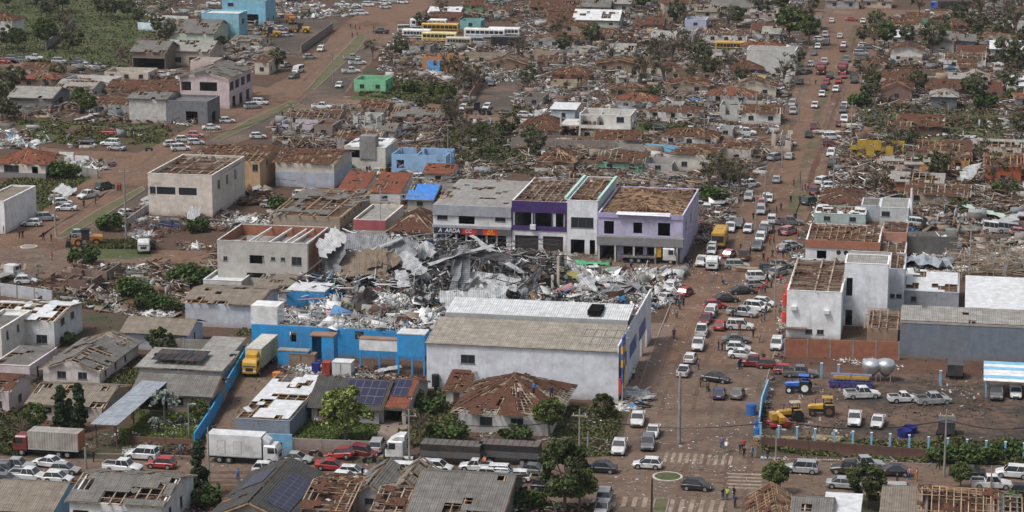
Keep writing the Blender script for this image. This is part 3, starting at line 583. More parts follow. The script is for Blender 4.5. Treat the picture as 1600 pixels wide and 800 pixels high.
def ruin(r, x0, y0, x1, yt, d, label, c, seed=1, gaps=.35, yaw=0, name='ruin'):
    X0, Y0 = rp(r, x0, y0); X1, _ = rp(r, x1, 0); _, YT = rp(r, 0, yt); p = G(X0, Y0); ga = GA-R(yaw)
    u = Vector((math.cos(ga), -math.sin(ga), 0)); W = abs(widthto(p, X1, u)); H = max(1.8, hgt(p, YT)); rr = random.Random(seed); root = empty(name, p, -ga, label, 'ruin'); b = MB()
    for (ax, xx, yy, L) in (('x', 0, 0, W), ('x', 0, d, W), ('y', 0, .2, d-.2), ('y', W-.2, .2, d-.2), ('y', W*.45, .2, d-.2)):
        u_ = 0
        while u_ < L-.01:
            s = min(L-u_, rr.uniform(.8, 2.2)); hh = H*(1 if rr.random() > gaps else rr.uniform(.15, .8)); 
            if rr.random() < .18 and hh == H:
                for z0, z1 in ((0, H*.35), (H*.75, H)): b.box(*((xx+u_, yy, z0, xx+u_+s, yy+.2, z1) if ax == 'x' else (xx, yy+u_, z0, xx+.2, yy+u_+s, z1)))
            else: b.box(*((xx+u_, yy, 0, xx+u_+s, yy+.2, hh) if ax == 'x' else (xx, yy+u_, 0, xx+.2, yy+u_+s, hh)))
            u_ += s
    b.build('wall', wallmat(c), root); n = int(W*d*1.3); P = np.stack([RN.uniform(.2, W, n), RN.uniform(.2, d, n), RN.uniform(.1, H*.6, n)], -1); chips('rubble', P, 'gen', .8, .4, root)
    return root
ruin('F', 628, 280, 880, 180, 9, 'roofless light blue house shell full of rubble', (.26, .42, .62), 3, .3)
house('F', 375, 405, 498, 368, 11, 'small brick red tiled house with pale parapet wall', W_, 'mono', 'red', .12, 2.2, over=.1)
house('F', 522, 412, 668, 378, 11, 'red tiled wing between two white parapet walls', W_, 'mono', 'red', .15, 2.2, over=.05)
house('F', 702, 440, 815, 408, 12, 'house with a bright blue tarp over half its roof', (.35, .34, .32), 'gx', 'blue', .1, 1.8)
house('F', 772, 430, 905, 385, 11, 'house with crumpled slate grey corrugated roof beside the tarp', (.35, .34, .32), 'gx', 'fibre', .25, 1.8)
house('F', 780, 318, 905, 292, 9, 'low wing with orange tiles behind the blue tarp roof', W_, 'gx', 'red', .2, 1.2)
house('F', 80, 522, 388, 462, 24, 'wide low hall with beige front wall and roof skeleton of pale joists', (.33, .27, .21), 'mono', 'fibre', .68, .6, front=[], side=[win(.15, .8, 1.8, 1.5), win(.3, .8, 1.8, 1.5), win(.5, .8, 1.8, 1.5), win(.7, .8, 1.8, 1.5)], cat='hall', timb=2.4)
r_, W, d, H = house('F', 452, 548, 600, 508, 15, 'small shop with flat cream roof and red fascia', (.46, .42, .38), 'flat', 'light', 0, 1, front=[], side=[])
b = MB(); b.box(0, -.12, H*.45, W, -.01, H+.5); b.build('fascia', mat('fascia_red', (.38, .1, .12), 'plain', .6), r_)
house('F', 615, 585, 812, 548, 13, 'brown hipped tile roof sagging beside the wreckage', (.25, .18, .15), 'hip', 'tile', .35, 2.6)
# --- centre left
r_, W, d, H = house('.', 341, 453, 481.5, 380, 14, 'grey three storey shell with open roof and exposed brick side', (.37, .355, .33), 'none', 'fibre', 1, 1, par=.5, wk='plaster', cat='building', name='building', open_=True, h=None,
    front=[win(.09, .75, .8, 5.2), hol(.44, 2.6, 1.5, 4.9), win(.62, .8, .6, 5.6), win(.73, .8, .6, 5.6), win(.88, 1.8, 1.5, 4.9), hol(.43, 3.4, .9, 2.4), hol(.85, 4.6, 2.4, 0)], side=[])
b = MB(); b.box(W+.003, .3, 1.0, W+.04, d-.3, H+.2); b.build('brick_infill', BRICK, r_); b = MB(); b.box(.2, d-.24, H-1.4, W-.2, d-.205, H+.45); b.box(.205, .2, H-1.4, .24, d-.24, H+.45); b.box(3.6, .22, H-1.4, 3.75, 5, H+.3); b.build('brick_infill', BRICK, r_)
b = MB(); b.box(.2, .2, H-1.6, W-.2, d-.25, H-1.4); b.build('slab', CONC, r_); b = MB()
for q in (.32, .55, .72, .8): b.bar((W*q, .2, H+.1), (W*q+.6, d-.3, H+.1), .25, .3)
for q in (.02, .5, .98): b.box(W+.041, d*q-.15 if q > .5 else d*q+.05, 0, W+.09, d*q+.2, H+.5)
b.box(W+.041, .3, 3.9, W+.1, d-.3, 4.2); b.box(0, -.003, 0, .001, 0, .001); b.build('beam', WHITE, r_)
house('.', 318, 462, 378, 447, 9, 'small white annex with flat roof in front of the grey shell', (.42, .41, .4), 'flat', 'white', 0, 1, front=[win(.6, 1.4, .8, 1.2)], side=[])
house('.', 290, 509, 402, 473, 12, 'low building with pale blue grey wall and mossy double roof', (.38, .4, .44), 'gx', 'tan', .15, .9, front=[], side=[])
house('.', 400, 470, 450, 452, 10, 'tan roofed shed leaning against the blue market', (.3, .27, .24), 'mono', 'tan', .3, 1.2, front=[], side=[])
# --- blue market rear
mk = G(394, 551); root = empty('market', mk, -GA, 'bright blue rear wall of the collapsed market with steel frame on top', 'market'); W = widthto(mk, 664, U); H = hgt(mk, 507); print('market', W, H)
b = MB(); wallrun(b, 0, 0, 'x', W, 0, H, .3, [(W*.23, W*.26, 2.0, 3.6), (W*.6, W*.65, 2.9, 4.2)]); wallrun(b, 0, .3, 'y', 12, 0, H, .3, []); b.build('wall', BLUEW, root)
b = MB(); b.box(.3, .3, H-1.4, W, 14, H-1.2); b.build('terrace', CONC, root)
b = MB(); b.box(-.2, .4, H+.02, W*.15, 4, H+2.9); b.build('parapet', WHITE, root)
b = MB()
for q in [.15, .27, .38, .5, .62, .74]: b.bar((W*q, .15, H-.2), (W*q+random.uniform(-.3, .3), .4, H+2.6), .14, .14)
for z in (H+.1, H+1.0, H+1.8, H+2.6): b.bar((W*.15, .3, z), (W*.74, .3, z+random.uniform(-.5, .2)), .1, .1)
b.build('steel_frame', STEEL, root)
n = 3000; P = np.stack([RN.uniform(W*.4, W*1.0, n), RN.uniform(.5, 14, n), H-1.2+RN.rand(n)*1.6], -1); chips('rubble', P, 'shop', .62, .5, root)
n = 500; P = np.stack([RN.uniform(0, W*.4, n), RN.uniform(5, 14, n), H-1.1+RN.rand(n)*.6], -1); chips('rubble', P, 'shop', .7, .4, root)
def bluebox(x0, y0, x1, yt, d, label, stilts=0.0, wallm=BLUEW, roofm=None, ops=()):
    p = G(x0, y0); W = widthto(p, x1, U); H = hgt(p, yt); o = empty('annex', p, -GA, label, 'annex'); b = MB()
    for q in (('x', 0, 0, W, list(ops)), ('x', 0, d-.2, W, []), ('y', 0, .2, d-.4, []), ('y', W-.2, .2, d-.4, [])): wallrun(b, q[1], q[2], q[0], q[3], stilts, H, .2, q[4])
    b.box(.2, .2, stilts, W-.2, d-.2, stilts+.15); b.build('wall', wallm, o); b = MB(); b.box(-.05, -.05, H, W+.05, d+.05, H+.15); b.build('roof', roofm or COV['white'], o)
    if stilts:
        for x in (.02, W*.5, W-.27): b = MB(); b.box(x, .02, 0, x+.25, .27, stilts); b.build('leg', wallm if wallm is BLUEW else BLUEW, o)
    return o
TANR = COV['tan']
bluebox(484, 571, 522, 525, 2.4, 'blue stair house with dark doorway against the blue wall', 0, BLUEW, mat('rust_slab', (.26, .16, .11), 'plain'), [(.4, 1.9, .02, 5)])
bluebox(562, 578, 621, 530, 1.6, 'white clad room on blue stilts behind the market', 3.1, WHITE, mat('rust_slab', (.26, .16, .11)))
bluebox(621, 588, 664, 522, 3, 'tall blue room on stilts with white roof beside the big warehouse', 3.2)
bluebox(448, 482, 508, 454, 6, 'blue upper room with white slab roof at the wreck edge', 0)
bluebox(434, 574, 482, 548, 1.5, 'low blue lean to with sloping wall beside the yellow truck', 0, BLUEW, CONC)
# --- big warehouse
wp = G(667, 612); root = empty('warehouse', wp, -GA, 'big pale grey warehouse with tan roof and a white metal strip behind', 'warehouse'); W = widthto(wp, 966, U); H = hgt(wp, 536); D1, D2 = 18.5, 36; print('warehouse', W, H)
WW = wallmat((.52, .54, .58)); b = MB(); wallrun(b, 0, 0, 'x', W, 0, H, .25, [(W*.18, W*.255, H*.62, H*.8)]); wallrun(b, 0, .25, 'y', D1, 0, H, .25, []); wallrun(b, W-.25, .25, 'y', D2, 0, H+.9, .25, [(22, 25, 0, 3.2), (27, 31, 0, 3.2)]); wallrun(b, .25, D1, 'x', W-.5, 0, H+1, .25, []); b.build('wall', WW, root)
window(root, W*.18, 0, H*.62, W*.075, H*.18, 'x', True)
cm, tm = MB(), MB(); roofplane(cm, tm, (-.2, -.3, H), (W-.26, -.3, H), (W-.26, 10.5, H+1.3), (-.2, 10.5, H+1.3), 0, 1, 1.6, 5, lift=.05)
cm.build('roof', mat('warehouse_roof', (.38, .34, .285), 'fibre', .95, .35, .1, 0, (.1, .085, .07)), root); cm, tm = MB(), MB()
roofplane(cm, tm, (.3, 11.6, H+1.7), (W-.26, 11.6, H+1.7), (W-.26, D1-.1, H+2.5), (.3, D1-.1, H+2.5), .03, 2.4, 3.4, 9, lift=.05); cm.build('white_roof', mat('bright_sheet', (.7, .71, .72), 'metal', .5, .1), root)
b = MB(); b.box(W*.77, 12.2, H+2.2, W*.84, 16.5, H+2.9); b.build('painted_torn_opening', DARK, root)  # solid block; its black colour stands in for the shade inside a tear
b = MB(); b.box(.3, 11.2, H, W-.3, 11.4, H+1.9); b.build('clerestory', wallmat((.3, .3, .3)), root)
b = MB()
for i in range(5): b.bar((W*.78+i*1.5, 1.5, H+.35), (W*.79+i*1.5, 8.5, H+1.25), .09, .09)
for q in (2, 5, 8): b.bar((W*.78, q, H+.4+q*.1), (W*.78+7, q, H+.4+q*.1), .08, .08)
b.build('ladder_frame', STEEL, root); b = MB(); b.cyl((W*.05, -.5, 0), (W*.05, -.5, 1.0), .25, n=10); b.cyl((W*.05, -.5, 1), (W*.05, -.5, 2.8), .55, n=12); b.build('tank', mat('black_plastic', (.02, .02, .022), 'plain', .5, .1), root)
for i in range(3): b = MB(); b.box(W+.02, 1+i*10.5, H*.45, W+.06, 8+i*10.5, H*.75); b.build('panel', mat('sign_blue', (.05, .1, .3), 'plain', .5, .1), root)
sg = empty('sign', G(970, 628), -GA, 'tall blue and yellow sign tower at the warehouse street corner', 'sign'); b = MB()
for x in (0, 1.5): b.bar((.2, x, 0), (.2, x, 9.5), .16, .16)
for z in (1, 2.6, 4.2): b.bar((.2, 0, z), (.2, 1.5, z+.3), .1, .1)
b.build('post', STEEL, sg)
for nm, c, z0, z1 in (('panel', (.06, .1, .32), 4.5, 9.6), ('panel', (.06, .1, .32), 2.9, 4.4)): b = MB(); b.box(.1, -.4, z0, .34, 2.0, z1); b.build(nm, mat('sign_navy', c, 'plain', .5, .1), sg)
for q in (5.2, 7.2): b = MB(); b.box(.345, 0, q, .36, 1.5, q+1.1); b.box(-.0, -.41, q, .3, -.405, q+1.1); b.build('emblem', mat('sign_yellow', (.7, .42, .04), 'plain', .5, .1), sg)
b = MB(); b.hexa([(.4, 0, 2.0), (.5, 0, 2.0), (.5, 1.3, 3.2), (.4, 1.3, 3.2), (.4, 0, 4.0), (.5, 0, 4.0), (.5, 1.3, 5.2), (.4, 1.3, 5.2)]); b.build('yellow_panel', mat('sign_yellow', (.7, .42, .04)), sg)
b = MB(); b.box(-.3, -.1, 1.2, 0, 1.2, 3.4); b.build('red_panel', mat('sign_red', (.6, .06, .04), 'plain', .5, .1), sg)
# --- commercial row
def block(x0, y0, x1, yt, d, label, c, roofk, cov, dmg, rh, **kw):
    return house('.', x0, y0, x1, yt, d, label, c, roofk, cov, dmg, rh, cat='shop building', name='shop_building', **kw)
r_, W, d, H = block(677, 386, 799, 322, 24, 'grey and white two storey shop with buckled grey roof', (.5, .5, .5), 'mono', 'light', .1, .4, over=0, junk=.3,
    front=[win(.12, 2, 1.7, 5.3), hol(.43, 3, 2.9, 4.6), hol(.62, 3, 2.9, 4.6), win(.86, 2, 1.7, 5.3)]+[hol(.1+.13*i, 1.6, 2.6, 0) for i in range(7)], side=[])
b = MB(); b.box(-.05, -.28, H-1.6, W+.0, -.01, H+.35); b.box(-.1, -.5, 3.9, W, -.01, 4.4); b.build('fascia', wallmat((.27, .28, .31)), r_)
def signb(root, x0, x1, z0, z1, c, texts, y=-.42):
    b = MB(); b.box(x0, y, z0, x1, y+.12, z1); o = b.build('sign_board', mat('board_%d_%d_%d' % tuple(int(q*100) for q in c), c, 'plain', .5, .15), root)
    for tx, fx, fz, sz, tc in texts:
        cu = bpy.data.curves.new('lettering', 'FONT'); cu.body = tx; cu.size = sz; cu.extrude = .015; cu.offset = .02; cu.shear = .2; cu.align_x = 'CENTER'; cu.align_y = 'CENTER'
        cu.materials.append(mat('letter_%d_%d_%d' % tuple(int(q*100) for q in tc), tc, 'plain', .5, 0)); tt = bpy.data.objects.new('lettering', cu); SC.collection.objects.link(tt); bpy.context.view_layer.update(); me = bpy.data.meshes.new_from_object(tt.evaluated_get(bpy.context.evaluated_depsgraph_get())); bpy.data.objects.remove(tt); t = bpy.data.objects.new('lettering', me); link(t, o); t.location = (x0+(x1-x0)*fx, y-.025, z0+(z1-z0)*fz); t.rotation_euler = (R(90), 0, 0)
signb(r_, .2, W*.37, 2.75, 3.95, (.03, .03, .06), [('A  ARDA', .55, .5, 1.05, (.7, .7, .7))]); signb(r_, W*.37+.02, W*.56, 2.75, 3.95, (.5, .04, .05), [('CC', .45, .5, .9, (.6, .65, .65))])
signb(r_, W*.56+.02, W*.64, 2.75, 3.95, (.08, .08, .08), []); signb(r_, W*.64+.02, W*.83, 2.7, 4.0, (.55, .04, .03), [('AR', .5, .62, .9, (.8, .35, .03)), ('CENTRO', .5, .2, .42, (.8, .35, .03))]); signb(r_, W*.83+.02, W, 2.75, 3.9, (.12, .12, .12), [])
r_, W, d, H = block(800, 391, 885.5, 318, 24, 'shop with deep purple upper front and ripped open roof', (.5, .5, .52), 'mono', 'tile', .9, .4, par=.5, jmix='gen', junk=1.3,
    front=[hol(.2, 3.2, 2.8, 4.6), hol(.57, 3.1, 2.8, 4.6), hol(.87, 1.5, 2.8, 4.6), hol(.27, 4.4, 2.9, 0), hol(.75, 3.8, 2.9, 0)], side=[])
b = MB(); wallrun(b, -.02, -.14, 'x', W, 3.9, H+.6, .12, [(W*.02, W*.38, .9, 3.4), (W*.41, W*.72, .9, 3.4), (W*.74, W*.96, .9, 3.4)]); b.build('fascia', mat('purple', (.055, .03, .13), 'plain', .6, .1), r_)
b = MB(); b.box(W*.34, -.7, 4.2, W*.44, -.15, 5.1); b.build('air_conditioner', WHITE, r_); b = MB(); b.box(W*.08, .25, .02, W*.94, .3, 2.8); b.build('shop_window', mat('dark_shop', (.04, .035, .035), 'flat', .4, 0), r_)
r_, W, d, H = block(886, 397, 933, 318, 24, 'narrow white shop front with one wide dark window', (.55, .56, .58), 'mono', 'tile', .9, .3, par=.6, jmix='gen', front=[win(.5, 4.2, 2.0, 5.0), hol(.35, 2.6, 2.8, 0), hol(.84, 1, 2.8, 0)], side=[])
for x in (-.6, W-.1): b = MB(); b.box(x, .3, H+.68, x+.5, 23, H+1.15); b.build('mint_parapet', wallmat((.33, .5, .46)), r_)
r_, W, d, H = block(934, 406, 1066, 336, 26, 'lilac corner shop with bare orange rafters and grey canopy', PUR, 'hip', 'tile', .93, .9, par=.4, over=-.3, jmix='tile', timb=1.0,
    front=[hol(.13, 1.8, 2.4, 4.9), hol(.47, 1.6, 2.0, 5.2), hol(.78, 2.2, 2.4, 4.9), hol(.12, 3.2, 2.7, 0), hol(.42, 3.6, 2.7, 0), hol(.68, 3, 2.7, 0), hol(.9, 2, 2.7, 0)], side=[hol(.2, 2, 2, 4.8), hol(.5, 2, 2, 4.8)])
b = MB(); b.box(-.02, -1.5, 3.2, W+.3, -.01, 4.7); b.build('canopy', wallmat((.2, .2, .21)), r_); b = MB(); b.box(-.02, -.2, H-.35, W+.1, -.01, H+.55); b.build('fascia', wallmat((.3, .27, .44)), r_)
b = MB(); b.hexa([(W*.22, -.9, H+.4), (W*.85, -.7, H+.3), (W*.85, .6, H+.65), (W*.22, .6, H+.65), (W*.22, -.9, H+.44), (W*.85, -.7, H+.34), (W*.85, .6, H+.69), (W*.22, .6, H+.69)]); b.build('torn_sheet', WHITE, r_)
for x in (.2, 3.2, 6.6, 10.5, W-1): b = MB(); b.box(x, -1.4, 0, x+.35, -1.05, 3.2); b.build('column', wallmat((.35, .33, .3)), r_)
b = MB(); b.box(W+.02, .4, 4.0, W+.05, 24, 4.4); b.box(W+.02, .4, 1.0, W+.045, 24, 3.4); b.build('side_band', wallmat((.35, .33, .45)), r_)
# --- right hand white group
r_, W, d, H = house('.', 1228, 527, 1313, 456, 23, 'tall white building with bare dark roof and pale rafters', (.6, .62, .65), 'mono', 'tile', .97, .5, par=.25, front=[win(.42, 1.1, .8, .7), win(.63, 1.1, .8, .7)], side=[hol(.35, 2.6, 3.6, 2), hol(.8, 2, 3, 0)], cat='building', name='building', timb=2.0, jmix='soil')
for z, y in ((4.8, 2), (2.0, 2), (4.8, 9)): b = MB(); b.cyl((-.45, y, z), (-.45, y, z+1.7), .42, n=12); b.build('round_sign', mat('sign_red', (.6, .06, .04)), r_)
for x, z in ((.08, 4.6), (.68, 4.2)): b = MB(); b.box(W*x, -.6, z, W*x+.9, -.02, z+.6); b.build('air_conditioner', WHITE, r_)
b = MB(); b.box(-.1, -1.0, 1.6, W*.38, -.02, 1.75); b.build('awning', mat('awning_brown', (.15, .1, .08)), r_)
house('.', 1317, 509, 1385, 412, 7, 'tall blank white slab tower with a narrow dark slot', (.58, .6, .65), 'flat', 'light', 0, 1, front=[hol(.05, 1, 3, 5), hol(.06, 1.1, 2.6, .1)], side=[], cat='building', name='building', par=.1)
house('.', 1386, 493, 1411, 422, 12, 'narrow pale grey wing with two small windows', (.42, .44, .48), 'mono', 'tile', .8, .3, par=.2, front=[win(.2, .8, .7, 3), win(.7, .9, .7, 3)], side=[], cat='building', name='building')
house('.', 1330, 420, 1414, 395, 9, 'rear wing with scattered roof timbers behind the white slab', (.42, .4, .38), 'mono', 'tile', .9, .3, par=.3, front=[], side=[])
house('.', 1411, 489, 1497, 457, 15, 'slate grey house with peeled white patches on its roof', (.26, .28, .31), 'mono', 'white', .35, .4, par=.3, front=[win(.18, .9, .9, 2.0)], side=[], jmix='wood')
r_, W, d, H = house('.', 1405, 558, 1640, 503, 8, 'long blue grey warehouse wall at the right edge', (.15, .18, .22), 'mono', 'light', .03, .5, front=[], side=[], cat='warehouse', name='warehouse', over=0, junk=0)
b = MB(); b.box(-.05, -.06, H-.1, W+.05, -.01, H+.2); b.build('flashing', STEEL, r_)
house('.', 1507, 528, 1660, 500, 20, 'broad white metal roof rising behind the blue grey warehouse', (.6, .61, .63), 'mono', 'white', .0, 2.4, front=[], side=[], cat='warehouse', name='warehouse', over=.1)
r_, W, d, H = house('.', 1354, 534, 1402, 520, 9, 'small lean to with bare rafters over the brick yard wall', (.3, .2, .15), 'mono', 'tile', 1, .8, front=[], side=[], timb=1.1)
wall('.', 1226, 558, 1404, 563, 2.9, BRICK, 'rough red brick yard wall below the white building', cap=True)
r_, W, d, H = house('.', 1258, 416, 1373, 378, 15, 'white house with terracotta parapet and two round windows', (.54, .55, .56), 'mono', 'tile', .92, .4, par=.3, front=[hol(.22, 1.7, 2.6, .4), hol(.81, 1.6, 2.6, .4)], side=[], jmix='tile', timb=1.2)
b = MB(); b.box(-.1, -.25, H-.9, W+.1, -.01, H+.45); b.build('parapet_band', wallmat((.33, .14, .09)), r_)
for x in (.45, .55): b = MB(); b.cyl((W*x, -.03, H*.62), (W*x, .05, H*.62), .42, n=16); b.build('round_window', GLASS, r_)
house('.', 1377, 400, 1416, 364, 8, 'terracotta pink cube house with two slit windows', (.42, .22, .16), 'mono', 'tile', .5, .3, par=.1, front=[win(.3, .55, 1.1, 1.8), win(.68, .55, 1.1, 1.6)], side=[])
house('.', 1280, 336, 1345, 318, 14, 'rounded brown tile roof with a burst middle', (.35, .3, .26), 'hip', 'tile', .35, 1.3)
house('.', 1272, 352, 1352, 338, 8, 'pale joisted roof skeleton over a teal floor', (.3, .38, .36), 'mono', 'white', .8, .2, par=.2, jmix='white')
house('.', 1374, 352, 1419, 325, 10, 'light grey flat roofed house with one dark window', (.4, .42, .43), 'flat', 'light', 0, 1, front=[win(.2, 1.6, 1, 1.8)], side=[], par=.1)
house('.', 1345, 345, 1374, 322, 8, 'narrow bluish grey wall house beside the burst tile roof', (.34, .38, .42), 'flat', 'fibre', 0, 1, front=[], side=[], par=.1)
wall('.', 1416, 399, 1494, 400, 3.6, wallmat((.12, .12, .12), 'concrete'), 'soot dark concrete wall behind the grey tarp heap', cap=False)
wall('.', 1416, 372, 1494, 372, 1.2, CONC, 'low pale kerb wall along the grey paved strip')
# --- near left and bottom row
house('.', -25, 540, 86, 497, 12, 'white two level house with white sheets torn across brown roof', (.5, .5, .5), 'gx', 'white', .5, .8, front=[win(.55, 1.1, .9, 1.5), win(.82, 1.8, 1.4, .8)], side=[win(.3, 1.8, 1.5, 3), win(.65, 1.6, 1.5, 3)], jmix='wood')
house('.', -40, 566, 4, 518, 12, 'cream two storey house with small side windows at the left edge', (.52, .5, .45), 'flat', 'fibre', 0, 1, front=[], side=[win(.2, .9, 1.4, 3.2), win(.55, 1, 1.4, 3.4)])
house('.', -12, 596, 47, 573, 11, 'pinkish flat roofed annex with grey sheet roof', (.42, .37, .37), 'mono', 'fibre', .15, .2, par=.35, front=[win(.3, .7, .7, .6), win(.75, .8, .7, .6)], side=[hol(.3, 1, 1.8, 0)], jmix='gen')
house('.', 68, 599, 156, 576, 17, 'pink white gabled house with battered grey and brown roof', (.5, .46, .45), 'gy', 'fibre', .45, 1.4, front=[win(.33, 1.4, 1.1, .9), win(.7, 1.4, 1.1, .9)], side=[win(.15, .8, 1.2, .9), win(.4, .8, 1.2, .9), win(.65, .8, 1.2, .9)], base=(.35, (.22, .1, .08)), jmix='tile')
house('.', 195, 545, 292, 519, 8, 'pale blue grey cottage with clean beige sheet roof', (.38, .41, .47), 'gx', 'tan', .02, 1.3, front=[], side=[win(.5, .7, 1.3, .9)], over=.6)
house('.', -20, 648, 15, 610, 8, 'pale pink house corner at the left edge', (.46, .4, .4), 'gx', 'tile', .4, 1.2)
house('.', 46, 655, 160, 632, 11, 'low house with mossy grey roof behind the cypresses', (.4, .37, .33), 'gx', 'tan', .25, 1.3, side=[])
r_, W, d, H = house('.', 214, 641, 328, 612, 7.5, 'bungalow with wide mossy grey roof and garden', (.32, .26, .21), 'gx', 'fibre', .03, 1.6, front=[hol(.16, 4.2, 2.1, .1), win(.57, 1.6, 1.2, 1.0), win(.82, 1.5, 1.2, 1.0)], side=[], over=.7)
house('.', 218, 598, 345, 575, 8, 'rear wing with a strip of black broken panels on its roof', (.38, .38, .38), 'mono', 'light', .06, .7, front=[], side=[])
pn = empty('solar_array', G(222, 600), -GA, 'row of black smashed roof panels on the bungalow rear wing', 'solar panel'); b = MB()
for i in range(7): b.hexa([(1+i*1.1, 1.5, 3.5), (2+i*1.1, 1.5, 3.5), (2+i*1.1, 6.5, 3.7), (1+i*1.1, 6.5, 3.7), (1+i*1.1, 1.5, 3.4), (2+i*1.1, 1.5, 3.4), (2+i*1.1, 6.5, 3.75), (1+i*1.1, 6.5, 3.75)])
b.build('panel', mat('black_panel', (.02, .02, .022), 'plain', .5, .5), pn)
house('.', 312, 580, 356, 560, 8, 'shed with light roof and faded solar panels beside the blue wall', (.4, .4, .4), 'mono', 'light', 0, .8, front=[], side=[])
SOLAR = mat('solar_cell', (.02, .02, .05), 'flat', .35, 0, .4)
def solar(root, A, B, C, D, nu, nv, lab=None):
    A, B, C, D = map(Vector, (A, B, C, D)); S = lambda u, v: A.lerp(B, u).lerp(D.lerp(C, u), v); nr = (B-A).cross(D-A).normalized(); nr = nr if nr.z > 0 else -nr
    for i in range(nu):
        for j in range(nv):
            b = MB(); q = [S((i+.0)/nu, j/nv), S((i+.98)/nu, j/nv), S((i+.98)/nu, (j+.98)/nv), S(i/nu, (j+.98)/nv)]; b.hexa(q+[p+nr*.04 for p in q], 0)
            c = sum(q, Vector())/4; q2 = [c+(p-c)*.93+nr*.043 for p in q]; b.poly(q2, 1); b.build('solar_panel', [FRAME, SOLAR], root)
cp_ = empty('carport', G(148, 700), -GA, 'long blue grey sheet carport roof on dark posts', 'carport'); b = MB(); W = widthto(cp_.location, 183, U); H = 3.3
for x in (.1, W-.2):
    for y in (.2, 7, 14, 21): b = MB(); b.box(x, y, 0, x+.15, y+.15, H); b.build('post', mat('brown_post', (.1, .06, .05)), cp_)
cm, tm = MB(), MB(); roofplane(cm, tm, (-.3, -.5, H+.1), (W+.3, -.5, H+.1), (W+.3, 22, H+.5), (-.3, 22, H+.5), 0, 1, 2.2, 3, lift=.05); cm.build('roof', mat('carport_sheet', (.36, .4, .45), 'metal', .6, .25), cp_)
wall('.', 210, 692, 305, 697, .9, wallmat((.14, .07, .05)), 'low dark red garden wall in front of the bungalow lawn', cap=False)
def bluefence(pts, ht, label, m=BLUEW):
    root = empty('boundary_wall', G(*pts[0]), 0, label, 'wall'); o = root.location; b = MB()
    for a, c in zip(pts, pts[1:]): a, c = G(*a)-o, G(*c)-o; b.bar((a.x, a.y, ht/2), (c.x, c.y, ht/2), .2, ht)
    b.build('wall_panel', m, root)
bluefence([(304, 699), (333, 655), (357, 610), (372, 585), (388, 556)], 2.0, 'bright blue boundary wall climbing beside the truck driveway', mat('fence_blue', (.03, .3, .6), 'plain', .7, .15))
r_, W, d, H = house('.', 369, 681, 453, 654, 20, 'blue grey walled hall with white sheet roof torn at the eave', (.2, .245, .3), 'mono', 'white', .38, .8, par=.0, front=[], side=[], over=-.1, jmix='tile', cat='hall')
bluefence([(400, 706), (457, 708)], 2.6, 'sky blue wall between white truck and bungalow lawn', LBLUE)
r_, W, d, H = house('.', 487, 658, 592, 636, 12, 'grey roofed house carrying a field of solar panels', (.4, .4, .42), 'gx', 'dark', .03, 2.3, front=[win(.17, 1.6, 1.1, .9), win(.85, 1.6, 1.1, .9)], side=[], over=.6)
k = 2.3/6; solar(r_, (W*.42, .4, H+k*.4+.42), (W+.2, .4, H+k*.4+.42), (W+.2, 5.6, H+k*5.6+.42), (W*.42, 5.6, H+k*5.6+.42), 5, 3)
r_, W, d, H = house('.', 594, 661, 634, 638, 14, 'porch wing with red tile edge and six solar panels', (.36, .34, .32), 'gx', 'red', .1, 2.0, front=[hol(.5, 2.6, 2.1, 0)], side=[], over=.3)
solar(r_, (.3, 2.4, H+1.12), (W-.5, 2.4, H+1.12), (W-.5, 6.8, H+2.37), (.3, 6.8, H+2.37), 3, 2)
wall('.', 458, 703, 590, 708, 1.6, wallmat((.28, .23, .21)), 'pale brown street wall in front of the palm like garden tree')
r_, W, d, H = house('.', 716, 674, 862, 640, 15, 'weathered white wooden house with open brown tile roof', (.42, .42, .4), 'hip', 'tile', .42, 3.0, front=[win(.3, 1.8, 1.3, 1.0), win(.63, 1.8, 1.3, 1.0)], side=[win(.5, 1.4, 1.2, 1.0)], over=.9, timb=1.0, wk='plaster')
house('.', 697, 634, 724, 612, 7, 'small white side room with blue door and tile roof', (.45, .45, .43), 'mono', 'tile', .3, 1.2, front=[('d', .6, .9, 2, 0)], side=[])
house('.', -15, 824, 80, 796, 11, 'bottom corner house with sandy grey roof and blue wall', (.2, .4, .58), 'gx', 'tan', .02, 1.8, front=[], side=[], over=.5)
house('.', 110, 826, 254, 783, 12, 'white house with grey roof torn open in brown strips', (.52, .53, .52), 'gx', 'fibre', .38, 1.5, front=[hol(.12, 2, 2.4, 0), win(.39, 1.3, 1.0, 1.4), win(.62, 1, .8, 1.8), win(.85, 1.4, 1, 1.3)], side=[win(.25, .9, 1.5, 1), win(.6, .9, 1.5, 1)], over=.4)
r_, W, d, H = house('.', 334, 834, 450, 807, 17, 'dark roofed gabled house with tilted solar panels at the bottom', (.3, .27, .25), 'gy', 'dark', .06, 2.0, front=[win(.6, 1.5, 1, 1)], side=[], over=.6)
k = 2.0/(W/2); z = lambda x: H+2.0-k*abs(x-W/2)+.45
solar(r_, (W*.97, 1.6, z(W*.97)), (W*.97, 13, z(W*.97)), (W*.66, 13, z(W*.66)), (W*.66, 1.6, z(W*.66)), 9, 3); solar(r_, (W*.1, 8, z(W*.1)), (W*.42, 8, z(W*.42)), (W*.42, 14, z(W*.42)), (W*.1, 14, z(W*.1)), 3, 4)
house('.', 474, 822, 540, 794, 13, 'wrecked house of splintered red battens at the bottom', (.25, .19, .16), 'gx', 'tile', .8, 1.4)
house('.', 552, 800, 604, 779, 10, 'crumpled slate sheets folded over a broken shed', (.3, .3, .31), 'gy', 'fibre', .15, 1.4)
house('.', 586, 824, 632, 800, 10, 'strip of bare red roof battens at the bottom centre', (.28, .2, .16), 'gx', 'tile', .7, 1.2)
